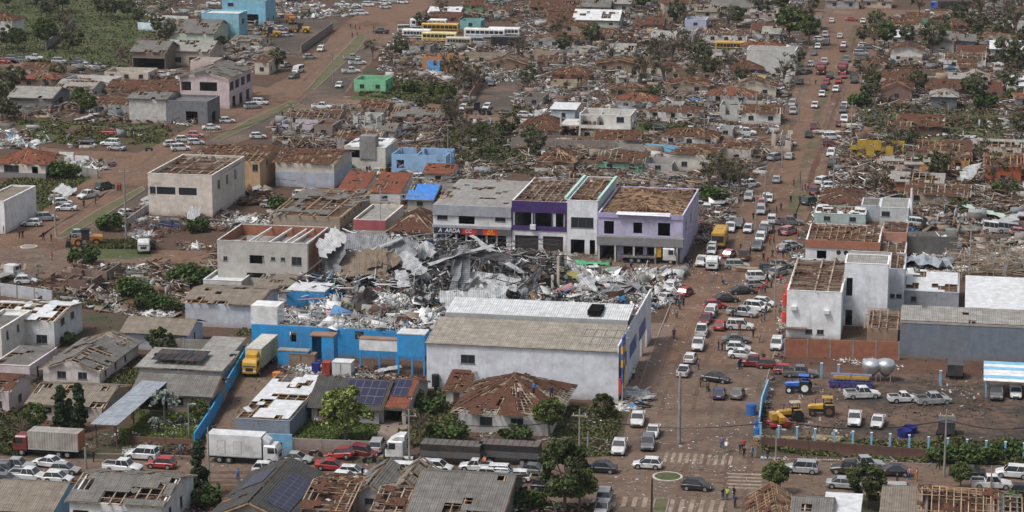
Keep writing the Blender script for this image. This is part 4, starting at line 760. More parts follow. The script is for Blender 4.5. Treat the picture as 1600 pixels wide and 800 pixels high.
house('.', 614, 790, 655, 768, 9, 'curled tan roof sheets heaped beside the big grey roof', (.25, .22, .2), 'gy', 'tan', .4, 1.2)
house('.', 645, 836, 778, 800, 16, 'large dark grey roof with torn ridge at the bottom centre', (.22, .21, .2), 'gx', 'fibre', .14, 2.4, over=.7, front=[], side=[])
house('.', 1176, 852, 1250, 824, 11, 'half stripped roof, pale rafters beside grey sheets, bottom right', (.26, .17, .13), 'gy', 'tile', .85, 1.8, yaw=8, timb=1.0)
house('.', 1238, 846, 1292, 822, 10, 'grey sheeted wing joined to the half stripped roof', (.24, .2, .18), 'gx', 'fibre', .12, 1.5)
house('.', 1288, 846, 1336, 826, 9, 'small clean white sheet roof among the trees', (.4, .4, .4), 'mono', 'white', 0, .6)
house('.', 1378, 850, 1440, 826, 12, 'flat sandy grey sheet roof at the bottom right', (.35, .3, .27), 'mono', 'tan', .05, .9)
house('.', 1436, 842, 1552, 818, 12, 'wide hipped frame of bare timber rafters at bottom right', (.3, .18, .13), 'gx', 'tile', .9, 2.4, timb=.8)
house('.', 1546, 840, 1590, 816, 10, 'dark broken roof frame with plants in the corner', (.15, .13, .11), 'gx', 'fibre', .5, 1.2)
# --- background right
house('C', 1085, 345, 1310, 232, 9, 'plain pale grey block standing by the dirt avenue', (.42, .42, .4), 'flat', 'light', 0, 1, front=[], side=[], par=.1, cat='building', name='block')
BG = [('D', 566, 292, 715, 235, 10, 'white gabled house with a brown tile roof behind the fallen trees', W_, 'gy', 'tile', .4, 1.4), ('D', 530, 208, 645, 186, 8, 'long white sheet roof low among dark trees', W_, 'mono', 'white', 0, 1.2),
 ('D', 755, 250, 860, 186, 10, 'dark slate roofed house at the far right', (.3, .28, .26), 'gx', 'fibre', .2, 2), ('D', 860, 235, 955, 190, 9, 'blue grey walled house beside the slate roof', (.25, .28, .34), 'gx', 'fibre', .1, 1.4),
 ('D', 876, 292, 1000, 245, 9, 'mauve walled cottage with maroon roof', (.4, .25, .38), 'gx', 'tile', .2, 1.5), ('D', 1030, 262, 1230, 232, 10, 'long shed with bright white roof at right edge', GR, 'gx', 'white', .02, 1.8),
 ('D', 1105, 442, 1230, 398, 11, 'white house with scoured white roof at right edge', W_, 'gx', 'white', .3, 1.8), ('D', 565, 410, 712, 362, 9, 'cream house under a broad maroon tile hip', CR, 'hip', 'tile', .2, 2.2),
 ('D', 452, 395, 560, 362, 9, 'low cottage with brick red roof near the avenue', CR, 'gx', 'tile', .3, 1.4), ('D', 522, 468, 665, 408, 10, 'brown gabled ruin with dark brick walls', (.2, .12, .1), 'gy', 'tile', .5, 1.8),
 ('D', 755, 505, 872, 448, 9, 'charcoal walled house with pale ridge caps', (.13, .14, .16), 'hip', 'light', .3, 1.2), ('D', 838, 436, 905, 378, 10, 'white edged roof slab tipped over a grey hut', (.3, .3, .3), 'gx', 'light', .2, 1.4),
 ('D', 898, 440, 1015, 372, 11, 'grey gable house with pale roof edge', (.27, .29, .33), 'gy', 'light', .4, 1.4), ('D', 735, 448, 940, 418, 9, 'long red brown tile roof in the far right block', (.2, .12, .1), 'gx', 'tile', .2, 1.8),
 ('D', 1010, 462, 1085, 395, 8, 'rust brown brick hut beside the grey gable', (.2, .1, .07), 'none', 'tile', .2, 1), ('D', 600, 622, 805, 580, 10, 'brown barn like ruin with white ridge boards in the field', (.13, .08, .06), 'gx', 'tile', .3, 1.8),
 ('H', 1005, 320, 1170, 232, 10, 'orange red walled frame house with bare rafters', (.35, .09, .04), 'gx', 'tile', .85, 1.8), ('H', 825, 262, 932, 210, 8, 'ochre orange wall ruin with brown top', (.45, .24, .09), 'gx', 'tile', .7, 1),
 ('C', 925, 66, 1110, 32, 12, 'grey roofed warehouse at the top of the picture', W_, 'gx', 'fibre', .05, 2.4), ('C', 285, 132, 492, 92, 12, 'pale green house with white peeled roof sheets', (.34, .4, .32), 'gx', 'white', .2, 2.6),
 ('C', 325, 62, 450, 42, 9, 'dark slate roofed house behind the white peeled roof', GR, 'gx', 'fibre', .1, 1.8), ('C', 572, 145, 695, 120, 9, 'orange brown gabled house in the far centre', (.35, .15, .09), 'gx', 'tile', .2, 1.6),
 ('C', 800, 130, 898, 108, 8, 'pale lilac flat roofed house in the far centre', (.35, .38, .5), 'flat', 'light', 0, 1), ('C', 425, 275, 560, 240, 9, 'white and teal walled shell with pale roof', (.4, .5, .47), 'gx', 'light', .2, 1.8),
 ('C', 775, 190, 850, 152, 8, 'small grey hut beside the red box', GR, 'flat', 'light', 0, 1), ('C', 642, 190, 758, 155, 8, 'row of small whitewashed rooms without roof', W_, 'none', 'light', 0, 1),
 ('C', 30, 655, 222, 598, 13, 'beige house under a heavy brown broken hip roof', (.34, .29, .26), 'hip', 'tile', .3, 2.3), ('C', 182, 560, 290, 510, 7, 'light blue sheeted shed behind the concrete frame', (.35, .42, .48), 'mono', 'white', 0, .6),
 ('C', 58, 498, 145, 448, 8, 'brown grey concrete box in the rubble field', (.2, .17, .15), 'none', 'fibre', 0, 1), ('C', 120, 790, 285, 762, 10, 'light brown batten roof hip in the middle distance', (.25, .17, .13), 'hip', 'tile', .8, 2.0),
 ('C', 400, 800, 605, 748, 9, 'mint green house with collapsing brown roof', (.2, .42, .3), 'gx', 'tile', .5, 1.6), ('C', 750, 790, 940, 715, 11, 'long cream house with half its roof beams left', (.45, .43, .38), 'mono', 'tile', .55, .3),
 ('C', 970, 755, 1105, 690, 10, 'grey and cream roomed shell beside the avenue', (.4, .37, .34), 'mono', 'tile', .7, .3), ('C', 1015, 355, 1150, 325, 9, 'dark maroon roof by the white block', (.2, .13, .11), 'hip', 'tile', .15, 1.6),
 ('C', 1100, 405, 1165, 368, 7, 'yellow walled hut with brown door', (.5, .42, .1), 'none', 'tile', 0, 1), ('D', -25, 195, 55, 158, 10, 'light roofed house left of the avenue trees', (.35, .32, .28), 'gx', 'light', .2, 1.6),
 ('D', 40, 112, 150, 84, 9, 'pale green sheet roofed house at the top', (.3, .38, .25), 'gx', 'light', 0, 1.5), ('D', 160, 140, 240, 100, 9, 'grey roofed house beside the top of the avenue', GR, 'gx', 'fibre', .1, 1.4),
 ('D', 270, 40, 420, 5, 10, 'long dull grey house beyond the last crossing', GR, 'gx', 'fibre', .1, 1.4), ('D', 430, 36, 570, 8, 10, 'low brown walled house beyond the last crossing', CR, 'gx', 'fibre', .2, 1.4),
 ('B', 455, 425, 600, 368, 9, 'bright mint green house with bare brown ceiling', (.2, .5, .3), 'none', 'tile', 0, 1), ('B', 665, 245, 805, 210, 10, 'grey ruin topped with piled timbers', (.3, .3, .28), 'mono', 'tile', .9, .3),
 ('B', 630, 585, 860, 540, 11, 'maroon and pink house with tilted grey roof', (.34, .22, .2), 'gx', 'fibre', .45, 1.4), ('B', 270, 640, 355, 590, 8, 'dark brown side house with orange top', (.22, .17, .15), 'flat', 'tile', 0, 1),
 ('B', -5, 345, 60, 290, 10, 'cream house at the corner of the crossing', CR, 'gx', 'tile', .5, 1.2), ('B', 800, 90, 940, 62, 9, 'house with pale blue roof behind the buses', (.3, .3, .3), 'gx', COV['white'], .1, 1.4),
 ('B', 945, 135, 1040, 95, 7, 'teal walled room beside the buses', (.18, .4, .38), 'none', 'tile', 0, 1), ('B', 800, 110, 945, 86, 7, 'red brown low roof in front of the pale blue roof', (.3, .15, .12), 'gx', 'tile', .2, 1.2),
 ('C', 80, 62, 270, 35, 10, 'long rust red roof in the far centre', (.25, .15, .1), 'gx', 'tile', .25, 2), ('C', 165, 125, 270, 85, 9, 'rust brown house with dark doorway in the far centre', (.3, .16, .1), 'gx', 'tile', .3, 1.4),
 ('C', 1110, 175, 1200, 140, 10, 'red tiled house left of the white block', CR, 'gx', 'tile', .2, 1.6), ('C', 435, 55, 545, 18, 10, 'grey walled warehouse at the top centre', (.3, .29, .27), 'gx', 'light', .2, 1.6)]
BG += [('C', 560, 25, 640, 5, 10, 'brown tiled house at the top edge beside dark trees', CR, 'gx', 'tile', .3, 1.8), ('C', 700, 95, 790, 68, 9, 'low grey brown house above the dark tree', (.3, .26, .22), 'gx', 'fibre', .4, 1.6), ('C', 850, 85, 960, 60, 9, 'cream walled house with cracked tan roof', CR, 'gx', 'tan', .4, 1.6),
 ('B', 1060, 75, 1170, 45, 9, 'cream house shell at the top right of the buses', CR, 'gx', 'tile', .5, 1.5), ('B', 960, 55, 1050, 30, 9, 'green walled house behind the teal room', (.2, .34, .22), 'gx', 'tile', .3, 1.4), ('C', 250, 262, 350, 228, 8, 'pale stump house in the middle of the rubble field', (.38, .35, .3), 'none', 'tile', 0, 1), ('C', 480, 400, 580, 360, 8, 'white grey ruin block with leaning roof', (.4, .38, .36), 'gx', 'light', .6, 1.2),
 ('D', 570, 145, 700, 118, 8, 'dark brown roofed house under the far trees', CR, 'gx', 'tile', .4, 1.6), ('D', 640, 115, 740, 92, 8, 'red brown hut with a bright green side near the top', (.1, .4, .25), 'gx', 'tile', .4, 1.3), ('D', 880, 350, 960, 325, 8, 'tilted brown roof between the grey gables', (.25, .2, .18), 'gx', 'tile', .4, 1.4), ('D', 1010, 60, 1130, 35, 9, 'grey house at the upper right corner', GR, 'gx', 'fibre', .3, 1.5), ('D', 450, 330, 540, 298, 8, 'brown tile roof beside the avenue parking', (.28, .24, .2), 'hip', 'tile', .4, 1.6),
 ('D', 610, 300, 710, 262, 8, 'beige walled house below the white gable', (.36, .3, .24), 'none', 'tile', 0, 1), ('C', 120, 320, 230, 290, 8, 'low brown house remains with collapsed front', (.22, .17, .13), 'gx', 'tile', .7, 1.2), ('B', 660, 760, 760, 730, 8, 'brown roofed hut half hidden by scrub', (.28, .22, .18), 'gx', 'tile', .5, 1.2), ('H', 560, 110, 660, 80, 8, 'pale timber framed hut in the far field', (.3, .27, .22), 'gx', 'tile', .7, 1.3),
 ('C', 955, 640, 1020, 600, 6, 'grey block hut by the street of pickups', GR, 'none', 'tile', 0, 1), ('B', 480, 540, 600, 505, 8, 'splintered brown house right of the crossing', (.25, .19, .15), 'gx', 'tile', .7, 1.4), ('B', 560, 650, 640, 610, 7, 'white walled back room behind pale concrete house', W_, 'gx', 'fibre', .3, 1.2), ('G', 610, 270, 740, 225, 9, 'grey walled shell behind the lilac corner shop', (.33, .32, .31), 'none', 'tile', 0, 1)]
for i, q in enumerate(BG):
    house(*q[:6], q[6], q[7], q[8], q[9], q[10], q[11])
# many more half ruined houses of the far blocks, placed on the street grid
_rr = random.Random(21); _n = 0; _w = {'cream': CR, 'grey': GR, 'brown': (.2, .14, .1), 'white': W_, 'brick': (.25, .12, .08), 'pinkish': PK, 'tan': (.32, .26, .2)}
for _ in range(2500):
    if _n >= 50: break
    z_, (xa, xb, ya, yb) = _rr.choice([('far central blocks', (640, 1215, 12, 150)), ('right hand blocks', (1370, 1590, 25, 330)), ('blocks behind the shops', (650, 1170, 160, 255)), ('far central blocks', (700, 1240, 12, 190)), ('blocks left of the crossing', (430, 690, 168, 235)), ('upper left blocks', (20, 300, 112, 180))])
    x, y = _rr.uniform(xa, xb), _rr.uniform(ya, yb); p = G(x, y); w_ = _rr.uniform(8, 13); wp_ = w_*scale_at(p)
    xs_ = np.array([x, x+wp_, x+wp_/2, x+wp_/2]); ys_ = np.array([y, y+1, y+2, y-8])
    if any(inpoly(xs_, ys_, e).any() for e in EXCL+FIELDS) or inpoly(xs_, ys_, TST).any(): continue
    c_ = p+U*w_/2+V*4
    if min((Vector((h_[0].location.x, h_[0].location.y, 0))+U*h_[1]/2+V*h_[2]/2-c_).length/(7+h_[1]/2) for h_ in HOUSES) < 1: continue
    wn = _rr.choice(list(_w)); rf, cv, dm, ds = _rr.choice([('gx', 'tile', .4, 'patchy brown tile roof'), ('gx', 'tile', .6, 'mostly stripped tile roof'), ('hip', 'tile', .5, 'broken hip roof'), ('gx', 'tile', .85, 'bare roof battens'), ('gy', 'tile', .6, 'half stripped roof'), ('gx', 'light', .55, 'torn grey roof'), ('none', 'tile', 0, 'missing roof'), ('none', 'tile', 0, 'missing roof'), ('hip', 'red', .5, 'holed red hip roof')])
    q = proj(p+Vector((0, 0, _rr.uniform(2.2, 2.8)))); house('.', x, y, x+wp_, q[1], _rr.uniform(7, 10), '%s walled house with %s in the %s' % (wn, ds, z_), _w[wn], rf, cv, dm, _rr.uniform(.9, 1.6), junk=1.6, yaw=_rr.uniform(-5, 5)); _n += 1
print('extra houses', _n)
r_, W, d, H = house('C', 310, 655, 548, 528, 10, 'white concrete frame house with open balconies and no roof', (.5, .49, .46), 'none', 'light', 0, 1, open_=True, front=[hol(.15, 5.5, 3.0, .2), hol(.15, 5.5, 3.0, 4.0), win(.55, 2.4, 1.2, .6), win(.8, 1.8, 1.3, 4.8)], side=[hol(.4, 1, 1.4, 1), hol(.4, 1, 1.4, 4.5)])
b = MB(); b.box(-4.5, 0, 3.6, -.1, 9, 3.9); b.box(-4.5, 0, 0, -4.2, .3, 3.6); b.box(-4.5, 0, 3.9, -4.2, .3, 6.8); b.box(W*.42, -2.2, 0, W*.85, -.1, 3.2); b.build('balcony', wallmat((.42, .41, .39)), r_)
for q in [('B', 770, 330, 930, 262, 7, 'shattered orange and blue party walls below the buses', (.45, .2, .08), 5), ('B', 790, 335, 850, 280, 4, 'single sky blue wall piece in the rubble', (.1, .32, .62), 6), ('B', 100, 620, 300, 575, 8, 'lilac grey walled shell with orange parapet', (.42, .38, .44), 7),
          ('C', 620, 540, 782, 488, 8, 'grey roofless two room shell in the field', (.36, .37, .37), 8), ('H', 380, 215, 625, 140, 8, 'yellow walled house reduced to a few wall pieces', (.4, .27, .04), 9), ('H', 700, 280, 760, 225, 6, 'orange wall stump behind the field wreckage', (.5, .25, .1), 10),
          ('C', 960, 560, 1150, 485, 8, 'pale broken house shell with teal inner wall', (.35, .36, .34), 12), ('B', 450, 600, 560, 540, 7, 'white walled stump house beside the crossing', (.42, .42, .4), 13), ('C', 1200, 700, 1290, 620, 6, 'cream rubble shell by the avenue kerb', (.4, .35, .3), 14),
          ('I', 230, 330, 480, 250, 8, 'flattened timber house in the overgrown lot', (.17, .11, .09), 15), ('I', 480, 300, 560, 210, 7, 'dark plank hut remains in the overgrown lot', (.2, .15, .12), 17), ('H', 640, 240, 700, 190, 6, 'dark splintered shell behind yellow walls', (.2, .17, .14), 18), ('C', 180, 420, 300, 380, 6, 'ochre block stump in the rubble field', (.35, .3, .2), 19)]:
    ruin(*q[:6], q[6], q[7], q[8])
# loose boundary walls
LW = wallmat((.24, .2, .18), 'concrete')
wall('.', 800, 236, 960, 241, 3.2, LW, 'long bare grey brown wall crossing the middle distance', broken=.1); wall('.', 962, 240, 1010, 243, 2.4, CONC, 'short pale grey wall piece left of the blue wall')
wall('.', 1009, 242, 1068, 246, 2.6, LBLUE, 'bright sky blue boundary wall in the middle distance', cap=False); wall('A', 215, 235, 345, 125, 2.6, LW, 'pale block wall running uphill at upper left')
wall('.', 90, 268, 152, 279, 2.0, CONC, 'pale garden wall right of the red roofed house'); wall('.', 92, 252, 140, 254, 2.4, WHITE, 'white painted wall behind the garden', broken=.4)
wall('B', 210, 245, 355, 140, 2.4, LW, 'block wall along the left avenue by the machinery yard'); wall('B', 990, 480, 1060, 370, 2.6, wallmat((.28, .15, .1)), 'reddish garden wall beside the dark lane')
wall('B', 960, 570, 1170, 590, 2.5, wallmat((.3, .2, .14)), 'ochre brown boundary wall below the bulldozer', broken=.2); wall('A', 640, 140, 755, 148, 2.6, W_ and wallmat((.45, .55, .6)), 'curved white and blue parapet wall end', cap=False)
wall('A', 690, 105, 870, 112, 2.6, wallmat((.5, .5, .45)), 'white boundary wall sweeping past the containers', cap=False)
wall('.', 0, 462, 82, 474, 2.2, wallmat((.33, .35, .38)), 'grey blue wall above the lower left houses'); wall('.', 245, 560, 330, 563, 3.2, CONC, 'tall concrete yard wall behind the dark round tree')
wall('E', 590, 520, 712, 435, 1.8, wallmat((.35, .33, .31)), 'whitish wall slab along the empty plot'); wall('.', 1003, 452, 1060, 398, .25, CONC, 'pavement edge kerb beside the rubble', cap=False)
wall('.', 740, 318, 800, 300, .5, wallmat((.34, .5, .46)), 'mint green low wall behind the shops') if 0 else None
r_ = wall('.', 1190, 700, 1482, 722, 1.5, wallmat((.10, .055, .045)), 'dark red brown retaining wall along the street', cap=False)
# ---------------------------------------------------------------- vehicles
PAINT = {}
def paint(n):
    c = {'white': (.62, .63, .63), 'silver': (.33, .34, .35), 'grey': (.13, .135, .14), 'black': (.016, .017, .02), 'red': (.36, .025, .025), 'dark red': (.16, .02, .025), 'dark blue': (.03, .05, .13), 'blue': (.02, .13, .5),
         'dark green': (.03, .06, .05), 'yellow': (.5, .28, .03), 'beige': (.45, .4, .3), 'orange': (.42, .17, .04), 'pink': (.5, .2, .22), 'brown': (.12, .07, .05), 'lime': (.5, .6, .05), 'pale yellow': (.62, .55, .22)}[n]
    return mat('paint_'+n.replace(' ', '_'), c, 'plain', .36, .4, .5)
TYRE = mat('tyre', (.018, .018, .018), 'flat', .9, 0); RIM = mat('rim', (.32, .32, .32), 'flat', .4, 0, .5, .4)
LAMP = mat('headlamp', (.6, .6, .58), 'flat', .2, 0, .6); TAIL = mat('tail_lamp', (.35, .02, .02), 'flat', .3, 0)
TRIM = mat('black_trim', (.02, .02, .02), 'flat', .7, 0)
#        L    W    H    belt hood  xA   xRoofF xRoofR xC   bed
SPEC = {'hatchback': (3.95, 1.7, 1.5, .92, .86, 1.0, .25, -1.4, -1.85, 0), 'sedan': (4.45, 1.74, 1.45, .93, .88, 1.1, .25, -.8, -1.6, 0), 'suv': (4.5, 1.82, 1.72, 1.05, 1.0, 1.15, .55, -1.85, -2.1, 0),
        'pickup truck': (5.2, 1.85, 1.76, 1.08, 1.02, 1.25, .7, -.55, -.75, 1), 'small pickup': (4.4, 1.68, 1.55, .98, .92, 1.05, .5, -.35, -.5, 1), 'van': (4.9, 1.9, 2.1, 1.15, 1.1, 1.95, 1.35, -2.3, -2.4, 0)}
def ring(x, hw, zl, zt, r=.1): return [(x, -hw+r, zl), (x, -hw, zl+r), (x, -hw, zt-r*1.4), (x, -hw+r*1.2, zt), (x, hw-r*1.2, zt), (x, hw, zt-r*1.4), (x, hw, zl+r), (x, hw-r, zl)]
def car_parts(kind):
    L, W, H, belt, hood, xa, xf, xr, xc, bed = SPEC[kind]; h = L/2; hw = W/2; P = {}
    b = MB()
    st = [ring(-h, hw*.86, .42, belt-.12 if not bed else belt, .08), ring(-h+.12, hw*.97, .27, belt-.02 if not bed else belt+.02), ring(-h+.9, hw, .22, belt+.02), ring(0, hw, .2, belt), ring(xa, hw, .22, belt-.02), ring(h-.75, hw*.98, .22, hood-.04), ring(h-.2, hw*.93, .27, hood-.17), ring(h, hw*.8, .4, hood-.32, .07)]
    if kind == 'sedan': st[0] = ring(-h, hw*.86, .42, belt-.06, .08)
    b.loft(st, 0)
    if bed:                                             # open load bed sunk into the body
        x0, x1 = -h+.12, xc-.12; b.box(x0, -hw+.12, belt+.021, x1, hw-.12, belt+.03, 2)
        b.box(-h+.04, -hw+.04, belt+.02, -h+.12, hw-.04, belt+.1, 0)
        for s in (-1, 1): b.box(x0, min(s*(hw-.02), s*(hw-.12)), belt+.02, x1, max(s*(hw-.02), s*(hw-.12)), belt+.1, 0)
    # roof plate, pillars
    g = hw*.80; gb = hw*.95; zr = H-.05
    b.loft([[(xf+.05, -g+.06, zr-.02), (xf+.05, g-.06, zr-.02), (xr-.05, g-.06, zr-.02), (xr-.05, -g+.06, zr-.02)], [(xf+.02, -g, zr), (xf+.02, g, zr), (xr-.02, g, zr), (xr-.02, -g, zr)], [(xf-.12, -g+.1, H), (xf-.12, g-.1, H), (xr+.12, g-.1, H), (xr+.12, -g+.1, H)]], 0)
    for s in (-1, 1):
        for (xb, xt) in ((xa-.03, xf), (xc+.03, xr), ((xa+xc)/2-.05, (xf+xr)/2-.1)): b.bar((xb, s*gb, belt-.02), (xt, s*g, zr), .06, .05, 0, up=(1, 0, 0))
        if kind in ('suv', 'van') : b.bar(((xa+xc)/2-.95, s*gb, belt-.02), ((xf+xr)/2-.9, s*g, zr), .09, .06, 0, up=(1, 0, 0))
        b.box(xa-.35, s*hw-.02 if s < 0 else hw, belt-.02, xa-.15, s*hw if s < 0 else hw+.02, belt+.1, 0) if 0 else None
        b.box(xa-.38, min(s*hw, s*(hw+.14)), belt-.02, xa-.22, max(s*hw, s*(hw+.14)), belt+.12, 2)
    for wx in (h-.82, -h+.8 if not bed else -h+1.05):   # dark wheel arches
        for s in (-1, 1): b.cyl((wx, s*(hw-.25), .34), (wx, s*(hw+.008), .34), .40, n=12, m=2)
    b.box(h-.02, -hw*.5, .42, h+.01, hw*.5, .6, 2); b.box(-h-.01, -hw*.35, .62, -h+.01, hw*.35, .76, 3)
    P['body'] = (b, ['PAINT', GLASS, TRIM, mat('plate', (.5, .5, .5), 'flat')])
    b = MB(); e = .015
    b.loft([[(xa, -gb+e, belt-.03), (xa, gb-e, belt-.03), (xc, gb-e, belt-.03), (xc, -gb+e, belt-.03)], [(xf, -g+e, zr-.01), (xf, g-e, zr-.01), (xr, g-e, zr-.01), (xr, -g+e, zr-.01)]]); P['windows'] = (b, [GLASS])
    wr = .33 if kind not in ('pickup truck', 'suv') else .37
    def wheel():
        b = MB(); b.cyl((0, -.11, 0), (0, .11, 0), wr, n=14, m=0); b.cyl((0, -.125, 0), (0, .125, 0), wr*.62, n=10, m=1); return b
    P['wheel'] = (wheel(), [TYRE, RIM]); P['wpos'] = [(wx, s*(hw-.1), wr) for wx in (h-.82, -h+.8 if not bed else -h+1.05) for s in (-1, 1)]
    b = MB(); b.box(-.03, -.17, -.08, .03, .17, .08); P['headlight'] = (b, [LAMP]); P['hpos'] = [(h-.09, s*hw*.72, hood-.28) for s in (-1, 1)]
    b = MB(); b.box(-.03, -.1, -.13, .03, .1, .13); P['taillight'] = (b, [TAIL]); P['tpos'] = [(-h+.025, s*hw*.78, belt-.22) for s in (-1, 1)]
    return P
PROTO = {}
def proto(kind):
    if kind not in PROTO:
        P = car_parts(kind); D = {}
        for k in ('body', 'windows', 'wheel', 'headlight', 'taillight'): b, m = P[k]; D[k] = b.mesh(kind.replace(' ', '_')+'_'+k, [paint('white') if q == 'PAINT' else q for q in m])
        far = MB(); 
        for k, off in (('body', 0),): far.v = list(P['body'][0].v); far.f = list(P['body'][0].f); far.m = list(P['body'][0].m)
        def add(src, dx, dy, dz, mo):
            k = len(far.v); far.v += [(x+dx, y+dy, z+dz) for x, y, z in src.v]; far.f += [[i+k for i in f] for f in src.f]; far.m += [mo+m for m in src.m]
        add(P['windows'][0], 0, 0, 0, 1)
        for p in P['wpos']: add(P['wheel'][0], *p, 4)
        D['far'] = far.mesh(kind.replace(' ', '_')+'_whole', [paint('white'), GLASS, TRIM, P['body'][1][3], TYRE, RIM]); D['P'] = P; PROTO[kind] = D
    return PROTO[kind]
DIRS = {'e': 0, 'n': 90, 'w': 180, 's': 270}
CATS = {'hatchback': 'car', 'sedan': 'car', 'suv': 'car', 'pickup truck': 'pickup truck', 'small pickup': 'pickup truck', 'van': 'van'}
NAMES = {'hatchback': 'hatchback', 'sedan': 'sedan', 'suv': 'suv', 'pickup truck': 'pickup_truck', 'small pickup': 'pickup_truck', 'van': 'van'}
AB = {'h': 'hatchback', 's': 'sedan', 'u': 'suv', 'p': 'pickup truck', 'k': 'small pickup', 'v': 'van'}
CB = {'w': 'white', 's': 'silver', 'g': 'grey', 'b': 'black', 'r': 'red', 'd': 'dark red', 'l': 'dark blue', 'n': 'dark green', 'y': 'yellow', 'B': 'beige', 'P': 'pink', 'o': 'brown'}
CARS = []
def put_part(me, name, root, loc, near=True):
    o = bpy.data.objects.new(name, me); link(o, root); o.location = loc; return o
def car(x, y, kind, col, head, place, tilt=0, up=.7):
    p = G(x, y, up); p.z = .035; D = proto(kind); P = D['P']; rng = random.Random(int(x*100+y)); near = y > 330
    ang = -GA+R(DIRS[head] if head in DIRS else float(head))+R(rng.uniform(-5, 5))
    lab = '%s %s %s' % (col, {'suv': 'sport utility car'}.get(kind, kind), place)
    if near:
        root = empty(NAMES[kind], p, ang, lab, CATS[kind], 'cars and pickups'); o = put_part(D['body'], 'body', root, (0, 0, 0)); o.material_slots[0].link = 'OBJECT'; o.material_slots[0].material = paint(col)
        put_part(D['windows'], 'windows', root, (0, 0, 0))
        for q in P['wpos']: put_part(D['wheel'], 'wheel', root, q)
        for q in P['hpos']: put_part(D['headlight'], 'headlight', root, q)
        for q in P['tpos']: put_part(D['taillight'], 'taillight', root, q)
    else:
        root = bpy.data.objects.new(NAMES[kind], D['far']); link(root); root.location = p; root.rotation_euler = (0, 0, ang); tag(root, lab, CATS[kind], 'cars and pickups')
        root.material_slots[0].link = 'OBJECT'; root.material_slots[0].material = paint(col)
    if tilt: root.rotation_euler = (R(tilt*.4), R(tilt), ang)
    CARS.append((root, x, y)); return root
def cars(reg, place, spec):
    for it in spec.split(';'):
        f = it.split()
        if len(f) < 4: continue
        x, y = rp(reg, float(f[0]), float(f[1])); car(x, y, AB[f[2][0]], CB[f[2][1]], f[3], place, float(f[4]) if len(f) > 4 else 0)
cars('O', 'in the jam at the lower avenue', '655 315 pw s;735 378 kw s;708 440 ug s;560 458 pw s'); cars('O', 'crossing the lower junction', '705 545 hw w;962 657 hb e;460 565 sb w'); cars('O', 'on the lower street behind the big tree', '115 577 sg e;180 660 hb e;20 612 hw w;-30 600 hw e')
cars('O', 'waiting below the lower crosswalk', '483 712 us n;473 778 hs s'); cars('O', 'parked across the middle of the avenue', '1062 98 sb -12;1080 180 hl n;1175 180 hg n')
cars('K', 'in the double row on the avenue centre', '895 730 kw n;930 662 hw n;970 592 pw s;988 520 pw n;1085 492 hr n;1010 460 hd s;1035 425 uw s;1058 385 hr 20;1115 352 sb 15;1202 310 sb 20;1272 278 hs 25;1283 240 uw 15')
cars('K', 'parked at the right kerb of the avenue', '1200 425 ps -10;1275 398 uw -15;1312 372 hw -15;1187 494 uw 5;1168 564 sg 10;1180 607 hw 0;1202 642 sw -5;1262 685 pd 175')
cars('K', 'beside the wreckage corner', '905 317 hr 75;823 297 uw s;806 348 hw 70 6;442 210 hw 10'); cars('K', 'crowding the upper side of the junction', '990 160 pw s;1040 103 hw s;1042 84 hw s;1133 120 hP 80;1205 130 po n;1173 180 us 5;1328 205 hb n;1292 38 hw s;1278 78 pg s')
cars('G', 'in the traffic line above the yellow bus', '1093 525 hw s;1150 568 uw s;1160 548 ug s;1168 522 uw s;1178 380 hw s;1158 406 hP s;1153 440 us s'); cars('G', 'nosed among debris left of the avenue', '1097 377 us s;1102 317 uw 40;950 472 pw 170;1022 490 hs s;955 438 kw 160 5;1010 520 pw s;870 420 us 20;1050 500 pg s')
cars('C', 'on the dirt street before the rubble', '822 604 pw e;960 611 pw e;1082 611 pw e;1090 645 ps 175;686 591 sb e;692 622 sb e;618 482 vw s;946 548 us 20 5;62 530 hw e;78 348 hw 30 12')
cars('D', 'on the far stretch of the dirt avenue', '150 10 us n;295 95 hw n;388 88 sr e;440 97 hw s;333 165 hw n;350 207 hw s;344 228 hd s;362 275 ug s;260 285 pw s;347 350 hr s;327 373 hr s;270 379 hr s;285 352 pb s;313 412 hw s;260 405 hb s;250 434 hw s;217 486 hw s;213 588 ud s;188 622 hb s')
cars('D', 'parked left of the far avenue', '265 160 us s;270 197 ug s;230 214 hw s;213 245 hg n;35 217 sw e;197 296 hw s;178 331 sg 60;147 378 hn s;113 479 us s;115 514 us s;92 660 ss -20;35 727 us 60;100 722 hs 80;25 235 hg e;240 180 hw e')
cars('D', 'parked right of the far avenue', '417 300 vs s;450 267 pg e;447 208 hw e;433 230 hg e;470 215 hg e;480 152 hy s;353 488 hw s;345 508 ug s;353 552 uw s;330 572 hd n;295 632 uw 10;290 664 hd 10;292 708 uw s;297 758 ub s;395 350 pb s;400 372 ub s;430 245 us e')
cars('D', 'standing at the far crossing street', '735 60 pw e;640 77 hb e;1155 17 uw e;600 85 hs e;575 292 pn 5'); cars('H', 'along the avenue beside the burst roof house', '40 296 hs n;5 386 hw s;255 303 uw 60;215 351 ud n;195 397 un 60;290 324 hw 20;280 345 sw 15;330 270 kw 10')
cars('H', 'beside the terracotta trimmed house', '18 482 uw n;95 535 uP 70;100 492 pg 10;75 612 hs 70;5 525 hb n;50 725 us 60;15 712 ub 10;110 600 hs 30;60 690 hg 20'); cars('H', 'wrecked in the far right rubble', '690 497 uw 10 8;1052 527 vw 5 6;1120 530 vs 0 5;1165 540 hP 10 6;700 480 hb 20')
cars('Q', 'parked along the lower street wall', '175 568 us w;430 573 pb w;655 582 sb w;1040 588 sb w;1275 592 uw w'); cars('Q', 'driving on the lower right street', '395 648 ss e;697 690 us e;1162 648 pw e;1340 688 hb e;500 548 ps 20')
